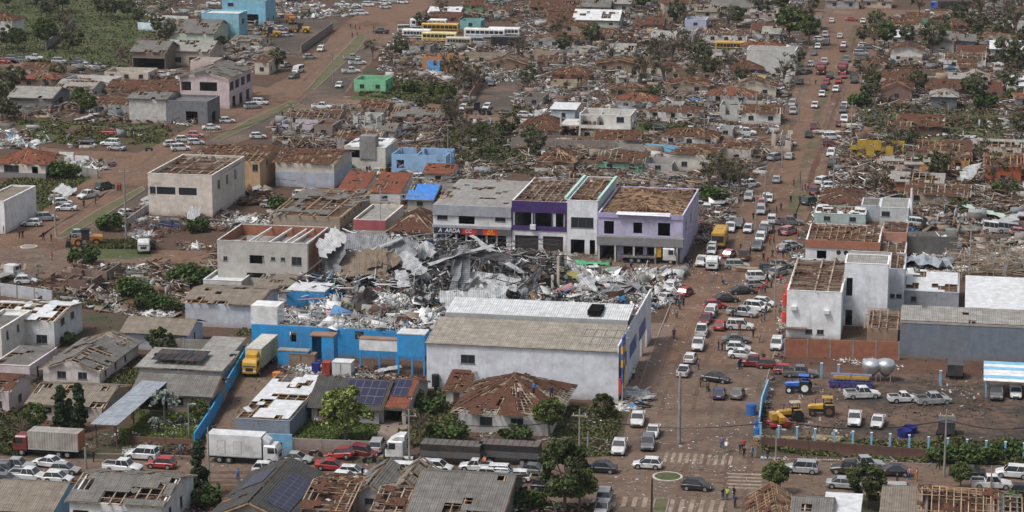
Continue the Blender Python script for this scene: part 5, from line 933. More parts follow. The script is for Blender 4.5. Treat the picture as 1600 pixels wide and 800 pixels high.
cars('Q', 'parked in the dark farm yard', '490 182 pw 18;703 203 kw 20;860 213 ps 25;452 312 pw s;573 326 kw s;1290 174 kw s;1190 178 pg s'); cars('Q', 'beside the tractor yard gate', '98 58 hr -10;5 28 hd 0;165 72 pg 5'); cars('L', 'alone by the tall white building', '45 592 uw s')
cars('M', 'parked on the lower left street', '250 537 sw 175;80 558 ps e;340 573 hs e;150 608 pw e;303 618 hw e;20 580 ug e;-20 600 hs e;740 497 uw 175;640 563 pw e;838 543 hr 175;30 630 hg e')
cars('N', 'near the black tarp truck', '210 517 ss e;632 452 us n;505 588 hw e;470 620 hw e;862 552 sw w;805 597 vw e;735 562 pb e;1145 557 kw w;1290 592 uw e;1300 625 hs e;1228 600 hw e;60 570 hw e;950 560 hw e'); cars('N', 'wrecked and crushed by the garden wall', '440 495 hr 170 8;395 553 sr 10 5;560 480 hd 0 6')
cars('A', 'on the crossing by the cleared plot', '400 653 sb 175;510 661 uw 175;540 681 ss 175;515 611 kr e;797 664 hw 30;850 643 hw 20;837 684 uw 30;908 656 hw 20;905 622 hP 10;978 588 sw 20;1052 556 hw 20;1170 490 us 30')
cars('A', 'in the row on the upper left street', '20 282 hr e;160 266 pw e;275 282 us e;395 305 pw e;460 305 hs e;640 330 ul e;755 343 hw e;810 336 hw e;990 14 pw e;60 270 ug e;100 275 hg e;340 290 kb e;370 280 hg e')
cars('E', 'parked at the lower left avenue', '408 368 pw 250;485 328 un 60;305 426 sw 190;212 472 us 30;145 497 hw 190;375 546 hs 20;780 505 hl 0 8;590 452 hw 60 5;120 762 hw 15;290 400 hw 30;820 500 hg 10 6;55 735 kw 20;270 385 hs 30')
cars('B', 'along the upper left avenue', '300 227 uw s;195 325 vw 260;175 352 hg 250;18 472 uw e;305 492 pw e;160 547 hw 190;10 628 hw 20;385 393 hw s;440 327 pw 15;470 289 pw 20;445 266 ps 20;578 145 pb 170;520 20 uw e;490 60 uw 10;250 262 hs 30;140 300 hs 60;120 130 hw 30;140 160 hw 40')
cars('B', 'around the rubble of the upper centre', '645 468 ss e;710 488 sg w;960 497 hw s;1070 492 hw s;975 252 pw e;895 217 hw e;1165 522 sb e;1090 385 hg s;1030 195 vs e;690 135 vw 20;470 45 hg e;400 20 pw e;560 10 us e;600 30 hw 20')
cars('F', 'wedged between the ruins behind the shops', '440 250 ug e;690 270 sb e;770 290 uw 10;700 625 ub 10;220 370 uw e;65 412 hs e;560 262 kw s;585 262 hy s'); cars('G', 'buried in debris behind the corner shop', '665 328 ud 20;730 340 sw 10;760 300 us 20;905 430 uw n;860 520 hr s;850 490 hs s')
for q in ('600 12 hw e;640 5 us e;680 8 hw e;1140 8 hw e;1100 12 hs e', ): cars('B', 'parked at the very top edge', q)
def finish_labels():
    ds = {}
    for o in list(SC.objects):
        if o.parent is None and 'label' in o and o.get('kind') not in ('structure', 'stuff'): ds.setdefault(o['label'], []).append(o)
    for lab, os_ in ds.items():
        if len(os_) < 2 or (len(os_) > 20): continue
        pr = [(proj(o.location), o) for o in os_]; xs = [p[0][0] for p in pr]; ys = [p[0][1] for p in pr]
        byx = (max(xs)-min(xs)) > 1.3*(max(ys)-min(ys)); pr.sort(key=lambda q: q[0][0] if byx else -q[0][1])
        for i, (p, o) in enumerate(pr): o['label'] = lab+', '+ORD[i]+(' from left' if byx else ' nearest')
# ---- big vehicles: local x forward
def veh(name, label, cat, reg, x, y, head, up=1.0):
    X, Y = rp(reg, x, y); p = G(X, Y, up); p.z = .035; return empty(name, p, -GA+R(DIRS[head] if head in DIRS else head), label, cat)
def part(root, name, mats, f): b = MB(); f(b); return b.build(name, mats, root)
def wheels(root, xs, hw, r=.48, wd=.28, name='wheel', rim=RIM):
    for x in xs:
        for s in (-1, 1):
            b = MB(); b.cyl((x, s*hw-wd/2, r), (x, s*hw+wd/2, r), r, n=18); o = b.build(name, TYRE, root); b = MB(); b.cyl((x, s*hw-wd/2-.02, r), (x, s*hw+wd/2+.02, r), r*.55, n=12); b.build('rim', rim, o)
def cab(root, x0, x1, hw, z0, z1, col, rake=.25):
    P_ = paint(col); b = MB(); zb = z0+(z1-z0)*.48
    b.loft([ring(x0, hw*.96, z0, z1, .12), ring(x0+.15, hw, z0-.1, z1+.02, .12), ring(x1-rake-.15, hw, z0-.1, z1, .14), ring(x1-rake*.4, hw*.97, z0-.1, zb+.55, .12), ring(x1, hw*.94, z0-.1, zb-.05, .1)]); b.build('cab', P_, root)
    b = MB(); b.hexa([(x1-.02, -hw*.86, zb-.02), (x1+.03, -hw*.86, zb-.02), (x1+.03, hw*.86, zb-.02), (x1-.02, hw*.86, zb-.02), (x1-rake-.15, -hw*.82, z1-.25), (x1-rake-.02, -hw*.82, z1-.25), (x1-rake-.02, hw*.82, z1-.25), (x1-rake-.15, hw*.82, z1-.25)]); b.build('windscreen', GLASS, root)
    for s in (-1, 1):
        b = MB(); b.box(x1-rake-1.15, min(s*hw, s*(hw+.015)), zb, x1-rake-.25, max(s*hw, s*(hw+.015)), z1-.3); b.build('side_window', GLASS, root)
        b = MB(); b.box(x1-.3, min(s*hw, s*(hw+.28)), zb+.1, x1-.15, max(s*hw, s*(hw+.28)), zb+.8); b.build('mirror', TRIM, root)
        b = MB(); b.box(x1-.02, s*hw*.7-.2, z0+.15, x1+.03, s*hw*.7+.2, z0+.4); b.build('headlight', LAMP, root)
    b = MB(); b.box(x1-.02, -hw*.5, z0+.3, x1+.02, hw*.5, zb-.2); b.build('grille', TRIM, root)
def chassis(root, x0, x1, z=.75): part(root, 'chassis', TRIM, lambda b: (b.box(x0, -.45, z-.2, x1, .45, z), b.box(x0, -1.1, z-.3, x0+.1, 1.1, z-.15)))
def boxtruck(root, L, boxc, cabc, boxm=None, zt=3.7, axles=None):
    h = L/2; chassis(root, -h, h-.6); cab(root, h-2.0, h, 1.15, .75, 2.75, cabc)
    m = boxm or paint(boxc); o = part(root, 'cargo_box', m, lambda b: b.box(-h, -1.25, 1.05, h-2.2, 1.25, zt))
    part(o, 'trim', STEEL, lambda b: [b.box(-h-.02, s*1.25-.03, 1.0, h-2.18, s*1.25+.03, 1.15) for s in (-1, 1)])
    wheels(root, axles or [h-1.2, -h+1.6, -h+2.8], 1.05)
# white articulated box truck at left
t = veh('box_truck', 'long white box truck with side doors on the lower street', 'truck', '.', 383, 704, 'e', 1.6); boxtruck(t, 9.6, 'white', 'white', None, 3.95, [3.6, -3.2, -1.9])
for i, x in enumerate((-3.4, -1.2)): part(t, 'side_door', STEEL, lambda b: (b.box(x, -1.275, 1.3, x+1.1, -1.255, 3.2),)) ; part(t, 'side_door', paint('white'), lambda b: b.box(x+.06, -1.285, 1.36, x+1.04, -1.27, 3.14))
part(t, 'roof_fairing', paint('white'), lambda b: b.loft([ring(2.7, 1.0, 2.7, 3.8), ring(3.6, .9, 2.7, 3.2)]))
t = veh('box_truck', 'dirty white box trailer truck with dark red cab, left street', 'truck', '.', 76, 694, 'w', 1.5); boxtruck(t, 9.2, 'white', 'dark red', mat('dirty_white', (.42, .4, .36), 'metal', .7, .5), 3.5); part(t, 'rear_doors', mat('rust_door', (.35, .15, .07)), lambda b: b.box(-4.63, -1.2, 1.1, -4.6, 1.2, 3.45))
t = veh('box_truck', 'yellow truck with long cream box by the blue market wall', 'truck', '.', 406, 560, 's', 1.6); boxtruck(t, 11.0, 'pale yellow', 'yellow', mat('cream_box', (.5, .48, .3), 'metal', .6, .3), 3.9)
part(t, 'box_roof', mat('box_roof', (.48, .47, .42)), lambda b: b.box(-5.52, -1.27, 3.9, 3.32, 1.27, 3.96)); part(t, 'roof_fairing', paint('yellow'), lambda b: b.loft([ring(3.4, .9, 2.7, 3.7), ring(4.3, .8, 2.7, 3.2)]))
# semi with black tarp trailers
t = veh('semi_truck', 'white tractor cab of the road train with black tarps', 'truck', '.', 637, 706, 'w', 1.3); chassis(t, -3.4, 2.6); cab(t, .4, 2.8, 1.2, .8, 3.0, 'white'); wheels(t, [1.9, -1.6, -2.9], 1.05, .5); part(t, 'roof_fairing', paint('white'), lambda b: b.loft([ring(.2, 1.0, 2.9, 3.75), ring(1.2, 1.1, 2.9, 3.7), ring(2.2, 1.0, 2.9, 3.1)])); part(t, 'fuel_tank', STEEL, lambda b: b.cyl((-1.0, 1.1, .75), (.3, 1.1, .75), .3))
TARP = mat('black_tarp', (.022, .022, .025), 'plain', .6, .4)
for x, lab in ((706, 'front black tarpaulin trailer of the road train'), (797, 'rear black tarpaulin trailer of the road train')):
    t = veh('trailer', lab, 'trailer', '.', x, 708, 'w', 1.4); chassis(t, -4.0, 4.0, 1.1); wheels(t, [-3.0, -1.8, 2.6], 1.05, .5)
    part(t, 'cargo_body', mat('trailer_grey', (.10, .10, .10)), lambda b: (b.box(-4.05, -1.28, 1.1, 4.05, 1.28, 1.9), [b.box(-4.05+i*1.15, -1.32, 1.12, -3.95+i*1.15, -1.285, 1.88) for i in range(8)]))
    part(t, 'tarpaulin', TARP, lambda b: (b.box(-4.0, -1.24, 1.9, 4.0, 1.24, 2.75), [b.bar((-4+i*.89, -1.24, 2.8), (-4+i*.89, 1.24, 2.8), .08, .12) for i in range(10)])); part(t, 'tarp_top', mat('tarp_top', (.11, .10, .095), 'plain', .8, .5), lambda b: b.box(-4.0, -1.26, 2.755, 4.0, 1.26, 2.83))
t = veh('crane_truck', 'white cab truck with crane bed before the corner shop', 'truck', '.', 1030, 401, 'e', 1.2); chassis(t, -6.5, 2.6); cab(t, .8, 3.2, 1.2, .8, 3.0, 'white'); wheels(t, [2.2, -3.6, -4.9], 1.05, .5)
part(t, 'flatbed', mat('flatbed_grey', (.12, .12, .12)), lambda b: (b.box(-7, -1.25, 1.0, -.6, 1.25, 1.25), [b.box(-7+i*1.6, s*1.2-.05, 1.25, -6.9+i*1.6, s*1.2+.05, 1.9) for i in range(5) for s in (-1, 1)])); part(t, 'crane', paint('yellow'), lambda b: (b.box(-.5, -.6, 1.2, .4, -.1, 3.3), b.box(-.3, .1, 1.2, .5, .9, 2.6))); part(t, 'crane_cover', paint('white'), lambda b: b.box(-.1, .0, 2.61, .7, 1.0, 3.4))
t = veh('dump_truck', 'white cab truck loaded with scrap sheets near the empty plot', 'truck', 'E', 670, 600, 285, 1.2); chassis(t, -3.2, 2.6); cab(t, 1.0, 2.9, 1.1, .7, 2.6, 'white'); wheels(t, [2.0, -1.8], 1.0); part(t, 'load_bed', mat('bed_brown', (.16, .12, .08)), lambda b: b.box(-3.4, -1.15, 1.0, .8, 1.15, 2.0))
n = 60; chips('scrap_load', np.stack([RN.uniform(-3.2, .6, n), RN.uniform(-1, 1, n), RN.uniform(2, 3, n)], -1), 'white', .9, .6, t)
t = veh('light_truck', 'white light truck facing the camera at the junction', 'truck', 'K', 1048, 166, 's', 1.1); chassis(t, -2.8, 2.4); cab(t, .8, 2.9, 1.1, .65, 2.5, 'white'); wheels(t, [2.0, -1.6], 1.0, .42); part(t, 'load_bed', WHITE, lambda b: b.box(-3.0, -1.15, .9, .6, 1.15, 1.5))
t = veh('flatbed_truck', 'white flatbed tow truck cut by the left edge', 'truck', 'I', 30, 228, 75, 1.0); chassis(t, -5, 2.4); cab(t, .8, 2.8, 1.1, .65, 2.4, 'white'); wheels(t, [2.0, -3.0], 1.0, .42); part(t, 'deck', mat('deck_grey', (.25, .24, .22)), lambda b: b.box(-6, -1.2, .95, .6, 1.2, 1.1))
for x, y, h_, lab in ((247, 318, 's', 'dark red truck in the far left lane of the avenue'), (347, 316, 's', 'dark red fire truck beside the avenue median')):
    t = veh('fire_truck', lab, 'truck', 'D', x, y, h_, 1.4); boxtruck(t, 7.6, 'dark red', 'dark red', None, 2.9)
t = veh('dump_truck', 'dark blue tanker truck with black bed at the upper right', 'truck', 'D', 800, 30, 'w', 1.3); chassis(t, -8, 3); cab(t, 1.4, 3.6, 1.2, .8, 3.0, 'blue'); part(t, 'cargo_body', TARP, lambda b: b.box(-10, -1.25, 1.1, 1.0, 1.25, 3.2)); wheels(t, [2.6, -5, -7], 1.05, .5)
for x, y, c, lab, hd in ((160, 90, 'orange', 'rust orange dump truck in the machinery yard', 300), (230, 60, 'brown', 'brown dump truck in the machinery yard', 280)):
    t = veh('dump_truck', lab, 'truck', 'B', x, y, hd, 1.4); chassis(t, -3.5, 3); cab(t, 1.2, 3.0, 1.1, .8, 2.6, c); wheels(t, [2.2, -2], 1.05, .5); part(t, 'tipper', mat('tip_'+c, (.3, .14, .06) if c == 'orange' else (.16, .11, .07)), lambda b: b.loft([[(-3.6, -1.1, 1.2), (1, -1.1, 1.2), (1, 1.1, 1.2), (-3.6, 1.1, 1.2)], [(-3.9, -1.3, 2.9), (1.1, -1.3, 2.9), (1.1, 1.3, 2.9), (-3.9, 1.3, 2.9)]]))
def bus(label, reg, x, y, head, L, cols, H=3.1, tilt=0):
    t = veh('bus', label, 'bus', reg, x, y, head, 1.5); h = L/2; m1, m2 = cols; near = rp(reg, x, y)[1] > 200
    part(t, 'body', [m1, m2], lambda b: (b.loft([ring(-h, 1.2, .4, H-.1, .15), ring(-h+.2, 1.27, .35, H, .18), ring(h-.25, 1.27, .35, H, .18), ring(h, 1.2, .4, H-.1, .15)]), b.box(-h+.4, -1.29, .8, h-.4, -1.275, 1.1, 1), b.box(-h+.4, 1.275, .8, h-.4, 1.29, 1.1, 1)))
    for s in (-1, 1): part(t, 'side_windows', GLASS, lambda b: [b.box(-h+.5+i*(L-1)/8, min(s*1.272, s*1.285), 1.5, -h+.5+(i+.86)*(L-1)/8, max(s*1.272, s*1.285), 2.45) for i in range(8)])
    part(t, 'windscreen', GLASS, lambda b: b.box(h-.02, -1.1, 1.25, h+.02, 1.1, 2.5)); part(t, 'rear_window', GLASS, lambda b: b.box(-h-.02, -1, 1.6, -h+.02, 1, 2.4)); wheels(t, [h-2.2, -h+2.4], 1.12, .48)
    part(t, 'bumper', TRIM, lambda b: b.box(h-.02, -1.2, .4, h+.06, 1.2, .75)); part(t, 'roof_hatch', m1, lambda b: b.box(-.5, -.4, H, .5, .4, H+.12))
    return t
Y_, TR = paint('yellow'), TRIM
bus('yellow school bus facing the camera on the avenue', 'K', 1083, 35, 's', 8.0, (Y_, TR)); bus('yellow school bus in front of the pale grey block', 'C', 1012, 215, 'e', 9.0, (Y_, TR))
bus('orange yellow bus in the damaged bus lot', 'B', 855, 130, 'w', 12, (Y_, TR)); bus('pale yellow bus below the orange one', 'B', 850, 172, 'e', 11, (paint('pale yellow'), Y_)); bus('beige small bus with wide windows', 'B', 940, 195, 'w', 8, (paint('beige'), TR))
bus('long white bus with blue stripe in the bus lot', 'B', 1060, 155, 'w', 13, (WHITE, LBLUE)); bus('white bus with green band at the right of the lot', 'B', 1150, 150, 'w', 10, (WHITE, paint('dark green'))); bus('smashed dark bus at the right of the lot', 'B', 1165, 190, 'w', 10, (paint('black'), TR)); bus('blue and white bus behind the orange bus', 'B', 800, 110, 'w', 12, (WHITE, LBLUE)); bus('white front wrecked bus at the left of the lot', 'B', 745, 158, 'w', 9, (WHITE, TR))
# tractors and yard machines
def tractor(label, reg, x, y, head, col, roofc, rimc=WHITE, R1=.85, name='tractor'):
    t = veh(name, label, 'tractor', reg, x, y, head, 1.0); P_ = paint(col)
    part(t, 'hood', P_, lambda b: b.loft([ring(-.2, .42, .95, 1.75), ring(1.6, .38, .95, 1.6), ring(1.95, .3, 1.0, 1.45)])); part(t, 'engine', TRIM, lambda b: b.box(-.8, -.3, .55, 1.7, .3, .95))
    for x0, y0 in ((-.2, .55), (-.2, -.55), (-1.3, .55), (-1.3, -.55)): part(t, 'cab_post', TRIM, lambda b: b.bar((x0, y0, 1.2), (x0*.97, y0*.9, 2.6), .07, .07))
    part(t, 'canopy', paint(roofc), lambda b: b.loft([ring(-1.5, .62, 2.6, 2.75, .05), ring(.0, .62, 2.6, 2.75, .05)])); part(t, 'seat', TRIM, lambda b: (b.box(-1.1, -.25, 1.2, -.6, .25, 1.35), b.box(-1.15, -.25, 1.35, -1.05, .25, 1.8)))
    for s in (-1, 1): part(t, 'fender', P_, lambda b: b.box(-1.6, s*.75-.2, R1*2, -.4, s*.75+.2, R1*2+.08))
    wheels(t, [-1.0], .85, R1, .42, 'rear_wheel', rimc); wheels(t, [1.3], .72, .5, .28, 'front_wheel', rimc); part(t, 'exhaust', TRIM, lambda b: b.cyl((.9, .2, 1.7), (.9, .2, 2.5), .05)); return t
tractor('blue tractor with white wheel rims in the farm yard', 'Q', 158, 145, 180, 'blue', 'blue', WHITE, .95); tractor('orange yellow tractor with flat canopy in the farm yard', 'Q', 280, 262, 185, 'yellow', 'yellow', paint('brown'))
tractor('yellow tractor hitched to red implement at yard corner', 'Q', 112, 290, 200, 'yellow', 'beige', TRIM); t = veh('seeder', 'red and yellow seeder implement at the yard corner', 'implement', 'Q', 48, 330, 200, .8)
part(t, 'frame', paint('red'), lambda b: (b.box(-1.2, -1.3, .4, 1.2, 1.3, .7), b.bar((1.2, 0, .6), (2.6, 0, .6), .15, .15))); part(t, 'hopper', paint('yellow'), lambda b: (b.box(-.8, -1.3, .9, 0, 1.3, 1.7), b.box(.2, -.8, 1.2, 1.0, .8, 2.1))); part(t, 'fender', paint('red'), lambda b: b.box(-1.5, -1.5, .7, -.9, 1.5, 1.1)); wheels(t, [0], 1.45, .45)
t = veh('seed_drill', 'long dark blue seed drill with yellow hoppers in the farm yard', 'implement', 'Q', 432, 122, 'e', .8)
part(t, 'frame', mat('indigo', (.04, .035, .15), 'plain', .6, .2), lambda b: (b.box(-3.2, -.7, .6, 3.2, .7, .85), [b.bar((-3+i*.55, -1.1, .1), (-3+i*.55, .2, 1.0), .12, .2) for i in range(12)])); part(t, 'hopper', paint('yellow'), lambda b: (b.box(-2.6, -.4, 1.35, -.2, .4, 1.7), b.box(.2, -.4, 1.35, 2.6, .4, 1.7))); part(t, 'hopper_lid', mat('slate_lid', (.15, .17, .28)), lambda b: (b.box(-3, -.1, 1.71, 0, .8, 1.85), b.box(.1, -.1, 1.71, 3, .8, 1.85)))
for i in range(8): part(t, 'disc', mat('indigo', (.04, .035, .15)), lambda b: b.cyl((-2.8+i*.8, -1.15, .4), (-2.75+i*.8, -1.1, .4), .4, n=12))
CHROME = mat('bright_tank', (.62, .64, .66), 'plain', .25, .15, .5, .7)
for x, lab in ((538, 'left of two shiny round metal tanks in the farm yard'), (605, 'right of two shiny round metal tanks in the farm yard')):
    t = veh('metal_tank', lab, 'tank', 'Q', x+(8 if x > 580 else 0), 72, 'e', 1.3); t.scale = (1.3, 1.3, 1.25); b = MB(); b.loft([[(r*math.cos(6.2832*i/16), r*math.sin(6.2832*i/16), z) for i in range(16)] for r, z in ((.25, .5), (.95, 1.3), (1.12, 1.8), (1.1, 2.2), (.8, 2.55), (.2, 2.7))]); b.build('tank_shell', CHROME, t, True)
    for i in range(4): part(t, 'leg', STEEL, lambda b: b.bar((.8*math.cos(1.57*i+.8), .8*math.sin(1.57*i+.8), 0), (.8*math.cos(1.57*i+.8), .8*math.sin(1.57*i+.8), 1.3), .08, .08))
for x, y, lab in ((975, 68, 'black boxy trailer against the red bank in the farm yard'), (930, 368, 'charcoal covered trailer near the yard fence')):
    t = veh('cargo_trailer', lab, 'trailer', 'Q', x, y, 's', .9); part(t, 'box', mat('charcoal', (.035, .037, .04), 'plain', .6, .3), lambda b: b.box(-1.6, -1.15, .6, 1.6, 1.15, 2.2)); part(t, 'lid', mat('charcoal_lid', (.07, .073, .08), 'plain', .5, .3), lambda b: b.box(-1.65, -1.2, 2.2, 1.65, 1.2, 2.28)); wheels(t, [0], 1.22, .36); part(t, 'drawbar', TRIM, lambda b: b.bar((1.6, 0, .5), (2.8, 0, .4), .1, .1))
for x, y, lab in ((708, 396, 'front open blue tub in the yard'), (740, 376, 'rear open blue tub in the yard')):
    t = veh('tub', lab, 'tub', 'Q', x, y, 'e', .3); b = MB(); n = 18; c = lambda r, z: [(r*math.cos(6.2832*i/n), r*math.sin(6.2832*i/n), z) for i in range(n)]; b.loft([c(.85, 0), c(1.0, .9), c(.92, .9), c(.8, .15)]); b.build('tub_shell', mat('tub_blue', (.02, .03, .2), 'plain', .5, .1), t)
for x, y, r, lab in ((1174, 640, .75, 'big blue water drum by the avenue yard corner'), (1184, 662, .45, 'upper small blue drum at the yard corner'), (1183, 676, .55, 'lower blue drum at the yard corner')):
    p = G(x, y, r); t = empty('drum', (p.x, p.y, 0), 0, lab, 'drum'); b = MB(); b.cyl((0, 0, 0), (0, 0, r*2.1), r, r*.96, n=18); b.build('drum_shell', mat('drum_blue', (.03, .12, .35), 'plain', .5, .15), t); b = MB(); b.cyl((0, 0, r*2.1), (0, 0, r*2.2), r*.5, n=14); b.build('lid', mat('drum_blue', (.03, .12, .35)), t)
# yard carport
t = empty('carport', G(1539, 622), -GA, 'blue and white striped carport roof in the farm yard', 'carport'); b = MB()
for i in range(7): b.hexa([(-.3, -.4+i*.95, 2.7+i*.17), (13, -.4+i*.95, 2.7+i*.17), (13, .5+i*.95, 2.85+i*.17), (-.3, .5+i*.95, 2.85+i*.17), (-.3, -.4+i*.95, 2.76+i*.17), (13, -.4+i*.95, 2.76+i*.17), (13, .5+i*.95, 2.91+i*.17), (-.3, .5+i*.95, 2.91+i*.17)], [1, 0, 1, 1, 0, 1, 0][i])
b.build('roof', [LBLUE, WHITE], t)
for x in (0, 6, 12.5):
    for y in (.1, 5): b = MB(); b.box(x, y, 0, x+.2, y+.2, 2.9); b.build('post', LBLUE, t)
def loader(label, reg, x, y, head, col):
    t = veh('wheel_loader', label, 'loader', reg, x, y, head, 1.2); P_ = paint(col)
    part(t, 'engine_cover', P_, lambda b: b.loft([ring(-3, .95, .9, 1.9), ring(-.6, 1.0, .9, 2.1)])); part(t, 'cab', GLASS, lambda b: b.box(-.6, -.7, 1.2, .9, .7, 3.0)); part(t, 'cab_roof', TRIM, lambda b: b.box(-.75, -.8, 3.0, 1.05, .8, 3.15))
    part(t, 'arm', P_, lambda b: (b.bar((.7, .5, 1.6), (3.0, .5, .8), .2, .35), b.bar((.7, -.5, 1.6), (3.0, -.5, .8), .2, .35))); part(t, 'bucket', TRIM, lambda b: b.loft([[(2.9, -1.3, .2), (3.9, -1.3, .1), (3.6, -1.3, 1.2), (3.0, -1.3, 1.1)], [(2.9, 1.3, .2), (3.9, 1.3, .1), (3.6, 1.3, 1.2), (3.0, 1.3, 1.1)]])); wheels(t, [-1.8, 1.5], 1.1, .75, .5, rim=P_); return t
loader('orange wheel loader with black cab by the left crossing', 'E', 400, 575, 200, 'orange'); loader('yellow wheel loader in the upper machinery yard', 'B', 70, 155, 190, 'yellow'); loader('yellow wheel loader beside the yard wall at the top', 'B', 208, 135, 180, 'yellow'); loader('brown yellow bulldozer on the dirt heap', 'B', 1018, 510, 20, 'brown')
# boat on trailer, motorcycles
t = veh('boat', 'tan boat lying on the avenue junction', 'boat', 'K', 1218, 205, 175, .4); b = MB(); b.loft([[(x, -w_, z), (x, -w_*.6, .1), (x, w_*.6, .1), (x, w_, z), (x, w_*.8, z-.05), (x, -w_*.8, z-.05)] for x, w_, z in ((-2.4, .7, .75), (0, .85, .75), (1.6, .6, .8), (2.6, .08, .95))]); b.build('hull', mat('boat_tan', (.32, .24, .16), 'plain', .6, .3), t); part(t, 'bench', TIMB, lambda b: (b.box(-1.2, -.6, .5, -.9, .6, .6), b.box(.3, -.6, .5, .6, .6, .6)))
def moto(reg, x, y, head, label):
    t = veh('motorcycle', label, 'motorcycle', reg, x, y, head, .5)
    for xx in (-.65, .65): b = MB(); b.cyl((xx, -.06, .31), (xx, .06, .31), .31, n=16); b.build('wheel', TYRE, t)
    part(t, 'body', paint('black'), lambda b: (b.loft([ring(-.7, .12, .62, .8, .03), ring(0, .15, .4, .82, .03), ring(.35, .15, .6, .95, .03)]), b.bar((.35, 0, .9), (.68, 0, .31), .08, .08))); part(t, 'handlebar', STEEL, lambda b: b.bar((.35, -.35, 1.05), (.35, .35, 1.05), .05, .05))
moto('N', 590, 525, 20, 'black motorcycle in front of the driveway'); moto('N', 700, 505, 10, 'black motorcycle by the white tractor cab'); moto('N', 310, 492, 0, 'dark motorcycle parked below the garden wall'); moto('A', 690, 690, 40, 'motorcycle with rider crossing the upper left junction'); moto('K', 632, 610, 60, 'dark motorcycle on the paved apron')
# ---------------------------------------------------------------- trees
BARK = mat('bark', (.15, .115, .09), 'plain', .95, .2)
def crownpts(nc, rx, rz, z0, per, cr, hollow=.5, shape='ball'):
    P, C = [], []
    for _ in range(nc):
        a = RN.uniform(0, 6.28); v = RN.uniform(-1, 1); q = math.sqrt(1-v*v); rr = RN.uniform(hollow, 1)**.6
        x, y, z = rx*rr*q*math.cos(a), rx*rr*q*math.sin(a), z0+rz*rr*v
        if shape == 'cone': h = RN.rand(); k = (1-h)**.6*rx; x, y, z = k*math.cos(a)*rr, k*math.sin(a)*rr, z0-rz+2*rz*h
        r = cr*RN.uniform(.6, 1.3); g = RN.randn(per, 3); g /= (np.linalg.norm(g, axis=1)[:, None]+1e-6); g *= r*RN.rand(per, 1)**.4; g[:, 2] *= .7
        P.append(g+np.array([x, y, z])); C.append(np.full((per, 1), RN.uniform(.65, 1.4)))
    return np.concatenate(P), np.concatenate(C)
def limbs(b, h, rx, z0, rz, n, r0=.2, bend=.3):
    tip = (RN.uniform(-.3, .3), RN.uniform(-.3, .3), h*.55); b.cyl((0, 0, -.2), tip, r0, r0*.65, 8)
    for i in range(n):
        a = RN.uniform(0, 6.28); e = (rx*.8*math.cos(a), rx*.8*math.sin(a), z0+RN.uniform(-.3, .9)*rz); m = (e[0]*.45+tip[0]*.4, e[1]*.45+tip[1]*.4, (tip[2]+e[2])*.5)
        s = (0, 0, h*RN.uniform(.25, .5)) if i % 2 else tip; b.cyl(s, m, r0*.5, r0*.32, 6); b.cyl(m, e, r0*.32, r0*.1, 5)
TP = {}
def tproto(kind):
    if kind in TP: return TP[kind]
    b = MB(); col = (.06, .095, .03)
    if kind == 'broad': limbs(b, 7, 2.8, 4.8, 2.2, 9); P, C = crownpts(46, 2.8, 2.2, 4.8, 130, .75); s = .26; col = (.075, .11, .035)
    elif kind == 'dark': limbs(b, 6, 2.5, 3.8, 2.3, 8); P, C = crownpts(46, 2.5, 2.3, 3.7, 130, .7); s = .24; col = (.048, .07, .028)
    elif kind == 'weep': limbs(b, 6.5, 2.7, 4.2, 2.4, 9); P, C = crownpts(50, 2.6, 2.1, 4.3, 140, .7); P[:, 2] -= (np.hypot(P[:, 0], P[:, 1])/2.7)**2*1.0; s = .28; col = (.14, .19, .06)
    elif kind == 'cyp': b.cyl((0, 0, 0), (0, 0, 5.5), .14, .04); P, C = crownpts(90, 1.1, 3.0, 3.3, 90, .42, .4, 'cone'); s = .2; col = (.035, .06, .028)
    elif kind == 'bush': limbs(b, 1.5, 1.1, .9, .7, 5, .07); P, C = crownpts(16, 1.3, .8, .9, 90, .5); s = .2; col = (.05, .085, .028)
    elif kind == 'bare':
        limbs(b, 6.5, 2.4, 4.2, 2.4, 16, .2); 
        for i in range(26): a, z = RN.uniform(0, 6.28), RN.uniform(2.5, 6); r = RN.uniform(.8, 2.4); b.cyl((r*.6*math.cos(a), r*.6*math.sin(a), z-.5), (r*1.2*math.cos(a+.3), r*1.2*math.sin(a+.3), z+.5), .05, .02, 4)
        P, C = crownpts(11, 2.3, 2.3, 4.2, 45, .6); s = .22; col = (.07, .075, .04)
    elif kind == 'storm': limbs(b, 6.5, 2.4, 4.2, 2.2, 12, .16); P, C = crownpts(30, 2.5, 2.3, 4.2, 62, .62); s = .27; col = (.075, .092, .047)
    elif kind == 'palm':
        b.cyl((0, 0, 0), (.25, 0, 4.2), .2, .14); P, C = [], []
        for i in range(18):
            a = i*2.4; el = RN.uniform(-.3, 1.1)
            for q in np.linspace(.15, 1, 26):
                L = 2.2*q; zz = 4.2+L*math.sin(el)*.8-q*q*1.1; P.append([(.25+L*math.cos(el)*math.cos(a)), L*math.cos(el)*math.sin(a), zz]); 
        P = np.array(P)+RN.randn(len(P), 3)*.08; C = np.ones((len(P), 1)); s = .34; col = (.2, .26, .24)
    cols = np.clip(green(len(P), col, .35)*C, .006, 1); wood = b.mesh(kind+'_trunk', BARK); o = leaves(kind+'_crown', P, s, cols); lm = o.data; bpy.data.objects.remove(o); TP[kind] = (wood, lm); return TP[kind]
NM = {'broad': 'broadleaf_tree', 'dark': 'dense_tree', 'weep': 'drooping_tree', 'cyp': 'cypress_tree', 'bush': 'shrub', 'bare': 'stripped_tree', 'storm': 'battered_tree', 'palm': 'palm_tree'}
